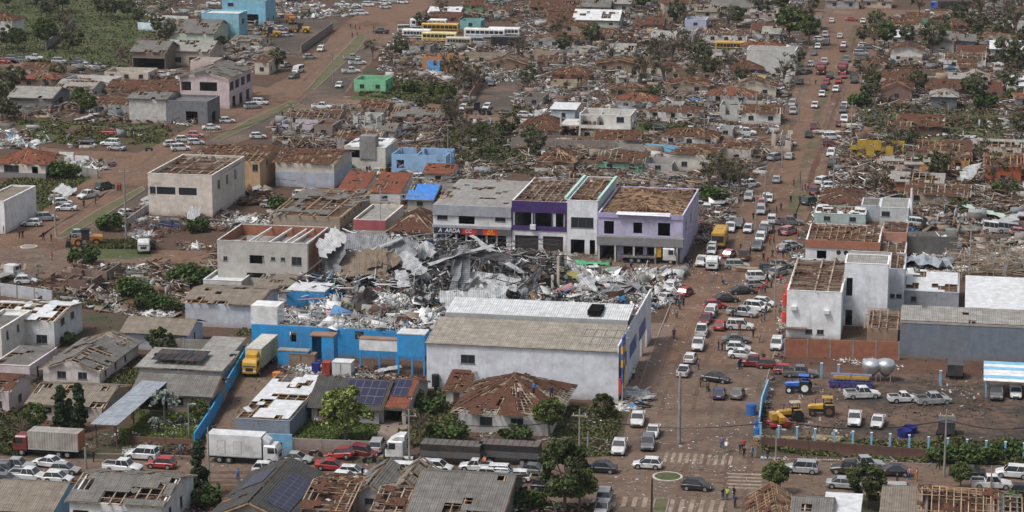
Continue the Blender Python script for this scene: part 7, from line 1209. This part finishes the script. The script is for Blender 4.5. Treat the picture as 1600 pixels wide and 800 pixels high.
for (x, y, L, W, z, m, yaw, amp, curl, pitch, roll, lab) in [
    (516, 378, 5, 4, 8.5, WS, 30, .2, 0, 35, -30, 'white sheet folded over the brick corner of the grey shell'), (520, 420, 10, 4.5, 4, GS, 80, .3, .1, 60, 20, 'tall leaning grey wall sheet beside the grey shell'), (555, 378, 12, 4, 6.5, GS, 15, .3, .05, -6, -30, 'long grey wall panel drooping behind the tan roof'), (575, 392, 13, 1.2, 6, WS, 25, .1, 0, 18, 0, 'long white girder sheet slanting over the wreck'),
    (562, 412, 9.5, 5.5, 5, TS, 8, .12, -.02, 6, -38, 'big tan corrugated roof slab lying broken in the wreck'), (596, 402, 5.5, 4, 6, TS, 20, .6, -.25, 10, -30, 'curled tan roof sheet over the dark hollow'), (600, 440, 5, 2.2, 3, TS, -70, .5, .1, -35, 20, 'ragged tan sheet hanging down in the centre'), (642, 410, 6, 3, 5, WS, -35, .3, -.1, -25, -20, 'white roof sheet sliding to the right'),
    (629, 438, 5, 2, 4, WS, -70, .3, .3, -30, 0, 'curved white strip below the sliding sheet'), (610, 385, 10, 4, 6.5, GS, -5, .5, 0, 0, -35, 'pale grey wall of sheets at the back of the wreck'), (650, 395, 7, 4, 5, WS, 20, .9, 0, 10, -30, 'crumpled white sheeting before the brown roof'), (712, 430, 11, 1.6, 4.5, GS, 80, .3, -.25, 65, 0, 'bent upright white column sheet, left in burnt area'),
    (726, 428, 10, 1.8, 4.5, GS, 95, .3, .2, 62, 0, 'bent upright white column sheet, right in burnt area'), (720, 395, 12, 1.5, 8, WS, 35, .3, -.15, 15, 0, 'arching pale beam sheet over the burnt area'), (742, 398, 12, 2, 7.5, DS, 15, .5, -.2, 5, -20, 'black scorched arched roof piece'), (775, 398, 14, 1.3, 6, WS, -38, .2, .05, -20, 0, 'long white strip pointing right over burnt scrap'),
    (768, 442, 9, 3.5, 3, WS, 5, .5, .1, -10, -40, 'white blue cabinet sheet bent in the burnt scrap'), (740, 466, 11, 5, 2.5, WS, 10, .9, 0, 5, -25, 'large heap of crumpled white sheeting behind the warehouse'), (760, 462, 7, 5, 2.5, WS, 60, 1.0, 0, 10, -25, 'second crumple of white sheeting behind the warehouse'), (935, 440, 10, 4, 1.2, WS, 10, .9, .1, 5, 0, 'white twisted roofing by the side street, right'),
    (895, 455, 8, 4, 1.5, WS, 30, .9, 0, 10, 0, 'white ragged roofing with holes, left'), (920, 442, 5, 2.5, 2, WS, -60, .6, .2, -20, 0, 'curling white sheet on the rubble slope'), (960, 450, 9, 4, 1.2, GS, 20, .8, 0, 5, 0, 'pale grey roofing heap by the lilac grey wall'), (905, 434, 5, 2, 1.6, mat('sheet_olive', (.3, .28, .08), 'plain', .6, .2), -35, .2, 0, -15, 0, 'olive yellow van shell in the rubble'),
    (1465, 508, 0, 0, 0, None, 0, 0, 0, 0, 0, ''), (1455, 492, 6, 3, 4.5, WS, 10, .5, 0, 0, -10, 'torn white sheet on the slate house eave'), (745, 582, 0, 0, 0, None, 0, 0, 0, 0, 0, ''), (596, 579, 6, 1.6, .6, WS, 30, .1, 0, 8, 0, 'white plank sheet lying under the stilts'), (1110, 145, 14, 2.2, 1.2, WS, 30, .2, 0, 8, -10, 'long white roof strip in the far rubble field'), (1140, 150, 6, 1.4, 1.5, WS, -30, .4, .2, 0, 0, 'curled white end piece in the far rubble field'),
    (135, 183, 6, 2, .7, WS, 30, .3, .1, 8, 0, 'bright white sheet in the upper left plot'), (495, 297, 12, 2.2, 1.5, GS, -22, .3, 0, -8, 0, 'long grey white sheet below the cream house'), (303, 336, 2.4, 3, 1, WS, 0, .1, 0, 0, -60, 'white board leaning by the pink building'), (100, 297, 5, 2.6, 1, WS, -30, .2, 0, -10, -30, 'white board in the red roof garden'), (1300, 205, 9, 2, .8, WS, 8, .4, 0, 0, 0, 'white crumple along the far avenue kerb'),
    (1490, 92, 9, 3, 1.5, WS, 25, .5, 0, 5, 0, 'twisted white sheets between far houses'), (1545, 100, 8, 4, 1.2, WS, 0, .6, 0, 0, 0, 'flattened white roof near the right edge'), (1498, 212, 8, 1.5, 1, WS, -20, .4, 0, 0, 0, 'white scrap in the far field'), (1490, 300, 6, 1.8, .6, WS, 5, .3, 0, 0, 0, 'white sheet in the dark wreckage'), (1515, 270, 5, 3, 3.5, WS, 50, .8, .2, 30, 0, 'white cloth like sheet snagged on the orange hut'), (1560, 345, 8, 3, 1, WS, 20, .4, 0, 8, 0, 'white panel before the lattice wreck'),
    (1540, 330, 9, 2.4, 1.2, mat('mint_sheet', (.4, .5, .42), 'plain', .6, .2), -25, .3, 0, -8, 0, 'pale mint sheet in right wreckage'), (1600, 335, 7, 3, 1, WS, 10, .6, 0, 8, 0, 'white sheet heap at the right edge')]:
    if m is None: continue
    k += 1; sheetobj('roof_sheet', lab, x, y, L, W, max(z, .4), m, yaw, amp*.6, curl, pitch=pitch, roll=roll, seed=k)
# lattice wreck right
t = empty('collapsed_frame', G(1495, 440), -GA, 'collapsed lattice of steel and timber at the right edge', 'wreckage'); b = MB()
for i in range(150): p = Vector((random.uniform(0, 14), random.uniform(0, 14), random.uniform(.5, 4.5))); a = random.choice([0, 0, 1.57])+random.gauss(0, .25); L = random.uniform(2, 7); d = Vector((math.cos(a), math.sin(a), random.gauss(0, .12)))*L/2; b.bar(p-d, p+d, .12, .12)
b.build('frame', TIMBG, t); b = MB()
for i in range(16): x, y = random.uniform(0, 14), random.uniform(0, 14); b.bar((x, y, 0), (x+random.gauss(0, .4), y, random.uniform(3, 6)), .16, .16)
b.build('post', STEEL, t)
# steel tangle inside the burnt hall
t = empty('collapsed_frame', G(690, 440), -GA, 'burnt twisted steel frame of the collapsed hall', 'wreckage'); b = MB()
for i in range(170): p = Vector((random.uniform(-8, 18), random.uniform(-16, 8), random.uniform(.5, 4))); a = random.uniform(0, 3.14); L = random.uniform(1.5, 6); d = Vector((math.cos(a), math.sin(a), random.gauss(0, .3)))*L/2; b.bar(p-d, p+d, .14, .14)
b.build('frame', DS, t); b = MB()
for i in range(46): x, y = random.uniform(-8, 18), random.uniform(-16, 6); b.bar((x, y, .5), (x+random.gauss(0, 1.3), y+random.gauss(0, 1), random.uniform(2.5, 5.5)), .18, .18)
b.build('post', STEEL, t)
for (x, y, h_, lab) in ((872, 463, 7, 'tall thin concrete column in the rubble'), (863, 466, 4, 'short concrete column in the rubble'), (884, 430, 5.5, 'broken beige wall pillar'), (733, 440, 6, 'white standing column in the burnt area')):
    t = empty('column', G(x, y), -GA, lab, 'column'); b = MB(); b.box(-.2, -.2, 0, .2, .2, h_); b.build('shaft', wallmat((.42, .38, .32)), t)
wall('.', 812, 440, 884, 428, 4.0, wallmat((.38, .35, .3)), 'broken beige wall standing in the burnt rubble', broken=.5)
# ---------------------------------------------------------------- debris and weeds (uncountable)
def truss(x, y, z, L, yaw, tilt, m, label):
    o = empty('roof_truss', G(x, y), -GA+R(yaw), label, 'truss'); b = MB(); n = int(L/1.2); q = [Vector((i*1.2-L/2, .5*math.sin(i*.5+x), z+math.sin(i/n*3.1)*1.2*tilt+(i/n-.5)*tilt*2)) for i in range(n+1)]
    for a, c in zip(q, q[1:]): b.bar(a, c, .13, .13); b.bar(a+Vector((0, 0, .9)), c+Vector((0, 0, .9)), .13, .13)
    b.build('chord', m, o); b = MB()
    for k, (a, c) in enumerate(zip(q, q[1:])): b.bar(a if k % 2 else a+Vector((0, 0, .9)), c+Vector((0, 0, .9)) if k % 2 else c, .09, .09)
    b.build('web', m, o)
for i, (x, y, z, L, yaw, tl) in enumerate([(655, 418, 4, 12, 15, 1), (700, 430, 4, 14, -20, 1.2), (745, 430, 4, 12, 40, 1.0), (790, 432, 2, 14, -10, .8), (690, 440, 3, 12, 60, 1.3), (650, 430, 3, 12, -35, 1.1), (560, 450, 3, 14, 10, .8), (820, 405, 2, 14, 5, .6), (740, 440, 4, 12, 100, 1.5), (610, 372, 7, 16, 2, .5)]): truss(x, y, z, L, yaw, tl, DS if i % 3 else STEEL, 'bent steel roof truss in the burnt market wreck')
random.seed(5)
def ribbon(x, y, h, lean, wd, m, yaw, label):
    o = empty('arched_beam', G(x, y), -GA+R(yaw), label, 'beam'); b = MB(); n = 10; q = [(lean*(i/n)**2.2, .3*math.sin(i*.7), h*math.sin(i/n*1.9)/math.sin(1.57)) for i in range(n+1)]
    for a, c in zip(q, q[1:]): b.hexa([(a[0]-wd/2, a[1], a[2]), (a[0]+wd/2, a[1]+.1, a[2]), (a[0]+wd/2, a[1]+.2, a[2]), (a[0]-wd/2, a[1]+.1, a[2]), (c[0]-wd/2, c[1], c[2]+.02), (c[0]+wd/2, c[1]+.1, c[2]), (c[0]+wd/2, c[1]+.2, c[2]), (c[0]-wd/2, c[1]+.1, c[2]+.02)])
    b.build('web', m, o); b = MB(); b.bar(q[3], q[7], .1, .1); b.build('stiffener', STEEL, o)
for i, (x, y, h_, ln, wd, m, yw, lb) in enumerate([(706, 452, 7.5, 2.5, .7, GS, 0, 'tallest pale arched beam in the burnt middle'), (714, 450, 6.5, 3.5, .5, WS, 5, 'second pale arched beam leaning right'), (722, 456, 6, 1.5, 1.1, GS, 0, 'broad grey arched sheet beam'), (733, 452, 7, 5, .5, DS, 0, 'black arched beam curling right'), (745, 450, 6, 6, .8, WS, 10, 'low pale arch reaching over black scrap'), (640, 440, 5, -3, .6, GS, 0, 'grey arched strip leaning left'), (512, 452, 8, -1, 1.6, GS, 10, 'tall grey sheet leaning on the grey shell'), (528, 450, 7, 3, .35, WS, 0, 'thin pale strut beside the grey shell')]): ribbon(x, y, h_, ln, wd, m, yw, lb)
for i in range(95):
    x, y = random.uniform(500, 880), random.uniform(385, 470)
    if not (375+abs(x-690)*.1 < y < 476): continue
    if x > 660: y = max(y, 416)
    if x > 800: y = max(y, 425)
    dk = random.random() < (.62 if 640 < x < 790 else .25); o = sheetobj('metal_sheet', ('scorched' if dk else ['small pale', 'long pale', 'broad pale'][i % 3])+' crumpled metal sheet, '+('beside the grey shell' if x < 570 else 'below the tan roof slab' if x < 640 else 'before the shop signs' if x < 700 else 'in the blackened middle' if x < 790 else 'by the broken beige wall'), x, y, random.uniform(2, 6), random.uniform(.8, 2.4), random.uniform(.6, 3.4), DS if dk else random.choice([WS, GS, WS, GS, TS]), random.uniform(0, 180), random.uniform(.2, .7), random.uniform(-.3, .4), pitch=random.uniform(-35, 35), roll=random.uniform(-70, 20), seed=i, ns=7); o['group'] = 'crumpled sheets in the market wreckage'
debris('rubble', [(505, 385), (600, 372), (690, 392), (800, 404), (885, 414), (1010, 430), (1000, 470), (960, 482), (700, 482), (665, 500), (440, 500), (400, 480), (500, 440)], 15000, 'shop', .62, .2, 2.6, .5, False, 'mixed rubble of the collapsed market')
debris('burnt_rubble', [(640, 398), (690, 398), (800, 408), (880, 424), (870, 450), (760, 470), (650, 470)], 6000, 'burnt', .8, .15, 3.0, .6, False, 'black burnt rubble and scrap'); debris('rubble', [(770, 440), (900, 430), (960, 475), (720, 482)], 3000, 'tile', .6, .2, 2.2, .5, False, 'brown rubble slope behind the warehouse')
debris('rubble', [(1012, 425), (1068, 430), (1062, 470), (1010, 492), (985, 480)], 900, 'white', .7, .1, 1.4, .5, False, 'white scrap pile at the wreckage corner'); debris('rubble', [(970, 605), (1012, 612), (1008, 640), (970, 642)], 420, 'white', .9, .0, .5, .15, False, 'pile of flat white sheets beside the warehouse')
debris('rubble', [(880, 425), (1010, 428), (995, 462), (880, 478)], 1500, 'white', .9, .1, 1.6, .5, False, 'white metal scrap heap behind the warehouse wall')
FARP = [('rubble', [(620, 180), (1215, 215), (1200, 250), (1150, 330), (1090, 300), (700, 270), (640, 230)], 7000, 'gen', .8, .42, 'scattered rubble behind the shops'), ('rubble', [(600, 60), (760, -5), (1280, -5), (1240, 110), (1215, 210), (1000, 190), (700, 160), (590, 120)], 16000, 'far', .95, .42, 'dense rubble across the far centre'),
        ('rubble', [(790, 60), (1000, 70), (990, 190), (830, 185), (740, 110)], 7000, 'white', .8, .5, 'white scraps in the far rubble field'), ('rubble', [(1330, 20), (1640, 10), (1640, 330), (1480, 345), (1290, 330), (1310, 180)], 11000, 'far', .9, .47, 'scattered rubble in the right quarter'),
        ('rubble', [(1320, 200), (1640, 230), (1640, 345), (1440, 350), (1310, 320)], 6000, 'tile', .7, .38, 'brown rubble of flattened houses'), ('rubble', [(1420, 345), (1640, 330), (1640, 430), (1490, 425), (1420, 400)], 3500, 'gen', .8, .3, 'mixed rubble around the lattice wreck'),
        ('rubble', [(1430, 372), (1500, 395), (1495, 440), (1420, 425)], 900, 'shop', .7, .2, 'tumbled goods behind the slate house'), ('rubble', [(0, 100), (290, 112), (420, 150), (340, 205), (200, 235), (0, 225)], 5000, 'gen', .8, .52, 'scattered rubble on the upper left'), ('rubble', [(90, 118), (290, 120), (285, 150), (130, 160)], 2200, 'tile', .8, .3, 'red roof rubble on the upper left'),
        ('rubble', [(0, 200), (80, 205), (80, 235), (0, 232)], 700, 'white', .8, .3, 'white planks heap at the left edge'), ('rubble', [(90, 245), (215, 245), (205, 280), (110, 275)], 900, 'white', .8, .3, 'white rubble by the left crossing'), ('rubble', [(170, 295), (420, 300), (430, 350), (345, 400), (230, 385), (180, 350)], 2600, 'gen', .7, .45, 'rubble around the pink building'),
        ('rubble', [(60, 400), (340, 400), (330, 480), (250, 500), (60, 470)], 4200, 'gen', .7, .42, 'rubble in the overgrown lot'), ('rubble', [(75, 415), (190, 412), (185, 470), (90, 470)], 1600, 'tile', .8, .3, 'splintered boards of the flattened timber house'), ('rubble', [(410, 0), (590, 0), (560, 30), (430, 60)], 2600, 'white', .9, .45, 'white and grey scraps behind the machinery yard'),
        ('rubble', [(200, 0), (420, 0), (420, 110), (330, 120)], 1600, 'gen', .8, .5, 'rubble around the blue workshops'), ('rubble', [(420, 160), (700, 175), (700, 300), (640, 300), (430, 230)], 4200, 'gen', .75, .42, 'rubble between the upper left ruins'), ('rubble', [(415, 300), (680, 300), (690, 380), (500, 372), (415, 360)], 1600, 'gen', .6, .5, 'scraps between the roofs left of the shops'),
        ('rubble', [(1060, 300), (1170, 300), (1140, 380), (1080, 380)], 2200, 'gen', .7, .35, 'kerbside rubble right of the lilac shop'), ('rubble', [(1240, 300), (1290, 290), (1290, 330), (1250, 420), (1215, 560), (1205, 560), (1225, 420)], 900, 'white', .6, .4, 'kerbside scraps along the right of the avenue'), ('rubble', [(1190, 520), (1225, 470), (1225, 560), (1190, 600)], 400, 'gen', .6, .3, 'scraps by the white building'),
        ('rubble', [(680, 385), (1080, 405), (1060, 430), (900, 430), (690, 400)], 2200, 'gen', .5, .35, 'scraps on the middle street'), ('rubble', [(440, 560), (665, 590), (660, 610), (430, 600)], 2600, 'gen', .5, .3, 'broken goods behind the blue market wall'), ('rubble', [(1190, 716), (1480, 724), (1480, 732), (1190, 728)], 1500, 'white', .35, .3, 'pale kerb rubble along the lower street'),
        ('rubble', [(1175, 640), (1200, 600), (1215, 570), (1190, 700), (1170, 700)], 300, 'conc' if 0 else 'gen', .5, .2, 'stones by the yard fence'), ('rubble', [(1225, 560), (1620, 575), (1620, 595), (1220, 580)], 700, 'white', .4, .5, 'scraps along the red bank'), ('rubble', [(1195, 600), (1620, 600), (1620, 700), (1190, 700)], 800, 'gen', .35, .5, 'scraps in the farm yard'),
        ('rubble', [(0, 560), (340, 560), (330, 700), (0, 700)], 900, 'gen', .45, .5, 'scraps between the lower left houses'), ('rubble', [(0, 770), (1000, 780), (1000, 810), (0, 810)], 1400, 'gen', .5, .4, 'rubble along the bottom houses'), ('rubble', [(195, 698), (310, 700), (320, 712), (190, 710)], 300, 'conc' if 0 else 'gen', .45, .0, 'torn sheets at the garden front'),
        ('rubble', [(600, 600), (980, 640), (960, 715), (620, 700)], 900, 'gen', .45, .55, 'scraps in the green plots')]
for nm, pl, n, mx, sz, cl, lab in FARP: debris(nm, pl, n, mx, sz, cl, .9, .3, True, lab)
weeds([(600, 60), (760, -5), (1280, -5), (1240, 110), (1215, 210), (1000, 190), (700, 160), (590, 120)], 9000, .5, 1.2, (.055, .062, .034), 'torn greenery between the far ruins', .55); weeds([(1330, 20), (1640, 10), (1640, 345), (1300, 330)], 8000, .5, 1.2, (.055, .062, .034), 'torn greenery of the right quarter', .5)
for pl, n in (([(600, 60), (760, -5), (1280, -5), (1240, 110), (1215, 210), (1000, 190), (700, 160), (590, 120)], 1300), ([(620, 180), (1215, 215), (1190, 260), (1080, 310), (640, 290)], 500), ([(1330, 20), (1640, 10), (1640, 345), (1300, 330)], 650), ([(200, 0), (560, 0), (430, 100), (290, 110)], 250), ([(420, 160), (700, 175), (690, 290), (430, 230)], 260), ([(1420, 345), (1640, 330), (1640, 430), (1490, 425)], 160), ([(60, 400), (340, 400), (330, 480), (60, 470)], 90), ([(0, 100), (290, 112), (340, 205), (0, 225)], 220)): stubs(pl, n)
for pl, n, mx in (([(600, 60), (760, -5), (1280, -5), (1240, 110), (1215, 210), (1000, 190), (700, 160), (590, 120)], 3800, 'wood'), ([(590, 60), (760, -5), (1280, -5), (1240, 110), (1215, 210), (1000, 190), (700, 160)], 2500, 'far'), ([(620, 180), (1215, 215), (1190, 260), (1080, 310), (640, 290)], 3500, 'wood'), ([(1330, 20), (1640, 10), (1640, 345), (1300, 330)], 3500, 'wood'), ([(1330, 20), (1640, 10), (1640, 345), (1300, 330)], 2500, 'far'), ([(420, 160), (700, 175), (690, 290), (430, 230)], 1500, 'wood'), ([(60, 400), (340, 400), (330, 480), (60, 470)], 900, 'wood'), ([(0, 100), (290, 112), (340, 205), (0, 225)], 1200, 'wood'), ([(200, 0), (560, 0), (430, 100), (290, 110)], 1000, 'gen'), ([(1060, 300), (1170, 300), (1140, 380), (1080, 380)], 500, 'wood'), ([(640, 402), (690, 402), (800, 412), (880, 424), (870, 465), (650, 470)], 1500, 'burnt'), ([(505, 385), (640, 390), (650, 470), (440, 490)], 900, 'shop')): beams(pl, n, .44, mix=mx, hmax=1.4 if mx not in ('burnt', 'shop') else 3.6)
debris('rubble', [(600, 60), (760, -5), (1280, -5), (1240, 110), (1215, 210), (1000, 190), (700, 160), (590, 120)], 30000, 'far', .55, .2, .6, .35, True, 'fine brown rubble across the far centre'); debris('rubble', [(1330, 20), (1640, 10), (1640, 345), (1300, 330)], 23000, 'far', .5, .3, .6, .35, True, 'fine brown rubble of the right quarter'); debris('rubble', [(620, 180), (1215, 215), (1190, 260), (1080, 330), (640, 290)], 9000, 'gen', .5, .3, .6, .35, True, 'fine rubble behind the shops')
for pl, n in ((AVE, 1600), (XST, 900), (MIDS, 500), (LAV, 900), (MID2, 700), (UST2, 500)): debris('litter', pl, n, 'gen' if n in (900, 500) else 'white', .24, 0, .05, .1, False, 'small pale litter on the road')
sheet_ = 0
G1, G2 = (.07, .085, .035), (.06, .072, .034)
for pl, n, s, h_, c, lab in [([(0, -5), (270, -5), (300, 60), (210, 110), (0, 92)], 15000, .38, .9, (.075, .092, .042), 'shrubby grass of the upper left slope'), ([(20, 188), (260, 196), (290, 228), (60, 225)], 5000, .4, .4, G1, 'sparse grass of the cleared plot'), ([(600, 120), (700, 140), (860, 180), (700, 172), (540, 160)], 6000, .5, .6, G1, 'weeds below the mint green house'), ([(690, 195), (880, 240), (830, 275), (690, 255)], 9000, .45, 1.2, G2, 'overgrown scrub in the middle distance'),
      ([(940, 60), (1160, 80), (1180, 170), (1000, 175), (930, 110)], 6000, .5, 1.3, (.06, .06, .035), 'torn scrub in the far rubble field'), ([(1330, 160), (1600, 165), (1600, 235), (1450, 245), (1320, 215)], 8000, .45, .4, (.085, .085, .05), 'pale grass of the far right field'), ([(1470, 10), (1640, 10), (1640, 110), (1560, 120), (1480, 60)], 9000, .65, 1.8, (.05, .05, .032), 'scrub of the far right corner'), ([(1430, 240), (1640, 260), (1640, 345), (1400, 330)], 5000, .55, .8, G1, 'weeds in the right wreckage'),
      ([(130, 375), (240, 378), (245, 410), (140, 412)], 9000, .35, .9, G1, 'tall weeds beside the loader'), ([(60, 250), (160, 255), (140, 330), (0, 330), (0, 290)], 5000, .35, .4, G1, 'grass of the red roof garden'), ([(190, 620), (330, 640), (305, 698), (185, 692)], 9000, .16, .25, (.08, .12, .03), 'lawn grass of the bungalow garden'), ([(460, 650), (600, 650), (580, 705), (455, 700)], 9000, .16, .3, (.07, .11, .03), 'lawn grass around the drooping tree'),
      ([(630, 600), (720, 610), (720, 700), (620, 700)], 6000, .28, .9, G1, 'undergrowth left of the wooden house'), ([(860, 640), (975, 640), (955, 712), (860, 712)], 7000, .25, .7, G1, 'undergrowth of the green plot'), ([(1190, 684), (1500, 695), (1640, 705), (1640, 735), (1480, 728), (1190, 705)], 9000, .3, .6, G1, 'weeds along the yard wall'), ([(1460, 690), (1640, 695), (1640, 725), (1460, 722)], 7000, .35, 1.2, G2, 'dense growth right of the yard wall'), ([(60, 440), (340, 440), (300, 490), (60, 480)], 6000, .3, .6, G1, 'weeds of the overgrown lot'), ([(850, 700), (960, 710), (930, 800), (830, 800)], 4000, .3, .8, G1, 'growth below the large dark tree'), ([(150, 590), (220, 560), (240, 600), (190, 640)], 4000, .25, .5, G1, 'grass beside the gabled house'),
      ([(0, 640), (60, 660), (60, 720), (0, 710)], 4000, .35, 1.2, G2, 'bushes of the lower left corner'), ([(1000, 195), (1090, 200), (1080, 228), (990, 224)], 3000, .4, .7, G1, 'green verge before the sky blue wall'), ([(330, 560), (390, 500), (400, 560), (300, 590)], 1500, .25, .4, G1, 'weeds in the concrete yard'), ([(0, 440), (1600, 440), (1600, 790), (0, 790)], 5000, .2, .3, G1, 'thin weeds between the near lots')]:
    weeds(pl, n, s, h_, c, lab, .3)
def cable(pts, z, label):
    a0 = G(*pts[0]); o = empty('power_cable', a0, 0, label, 'cable'); b = MB()
    for p_, q_ in zip(pts, pts[1:]):
        for k_ in (0, .5):
            a, c = G(*p_)-a0, G(*q_)-a0; n = 10; L = [a.lerp(c, i/n)+Vector((k_, 0, z-1.1*math.sin(3.1416*i/n))) for i in range(n+1)]
            for u_, v_ in zip(L, L[1:]): b.bar(u_, v_, .05, .05)
    b.build('wire', TRIM, o)
cable([(640, 742), (905, 742), (1212, 747), (1475, 745), (1640, 748)], 7.6, 'power wires strung along the lower street'); cable([(1210, 500), (1195, 330), (1222, 262), (1248, 190), (1268, 112)], 7.8, 'power wires strung along the dirt avenue'); cable([(197, 379), (330, 262), (455, 215), (520, 130)], 7.6, 'power wires along the left avenue'); cable([(1180, 372), (980, 330), (700, 310)], 9.8, 'loose wires hanging behind the shop row')
finish_labels()

hz = bpy.data.materials.new('haze'); hz.use_nodes = True; n = hz.node_tree; n.nodes.remove(n.nodes['Principled BSDF']); v = n.nodes.new('ShaderNodeVolumePrincipled'); v.inputs['Density'].default_value = .00005; v.inputs['Color'].default_value = (.8, .86, .95, 1); v.inputs['Anisotropy'].default_value = .2
n.links.new(v.outputs[0], n.nodes['Material Output'].inputs['Volume']); b = MB(); b.box(-600, -250, -1, 600, 1400, 99); b.build('haze', hz, kind='stuff', label='thin grey haze over the town')
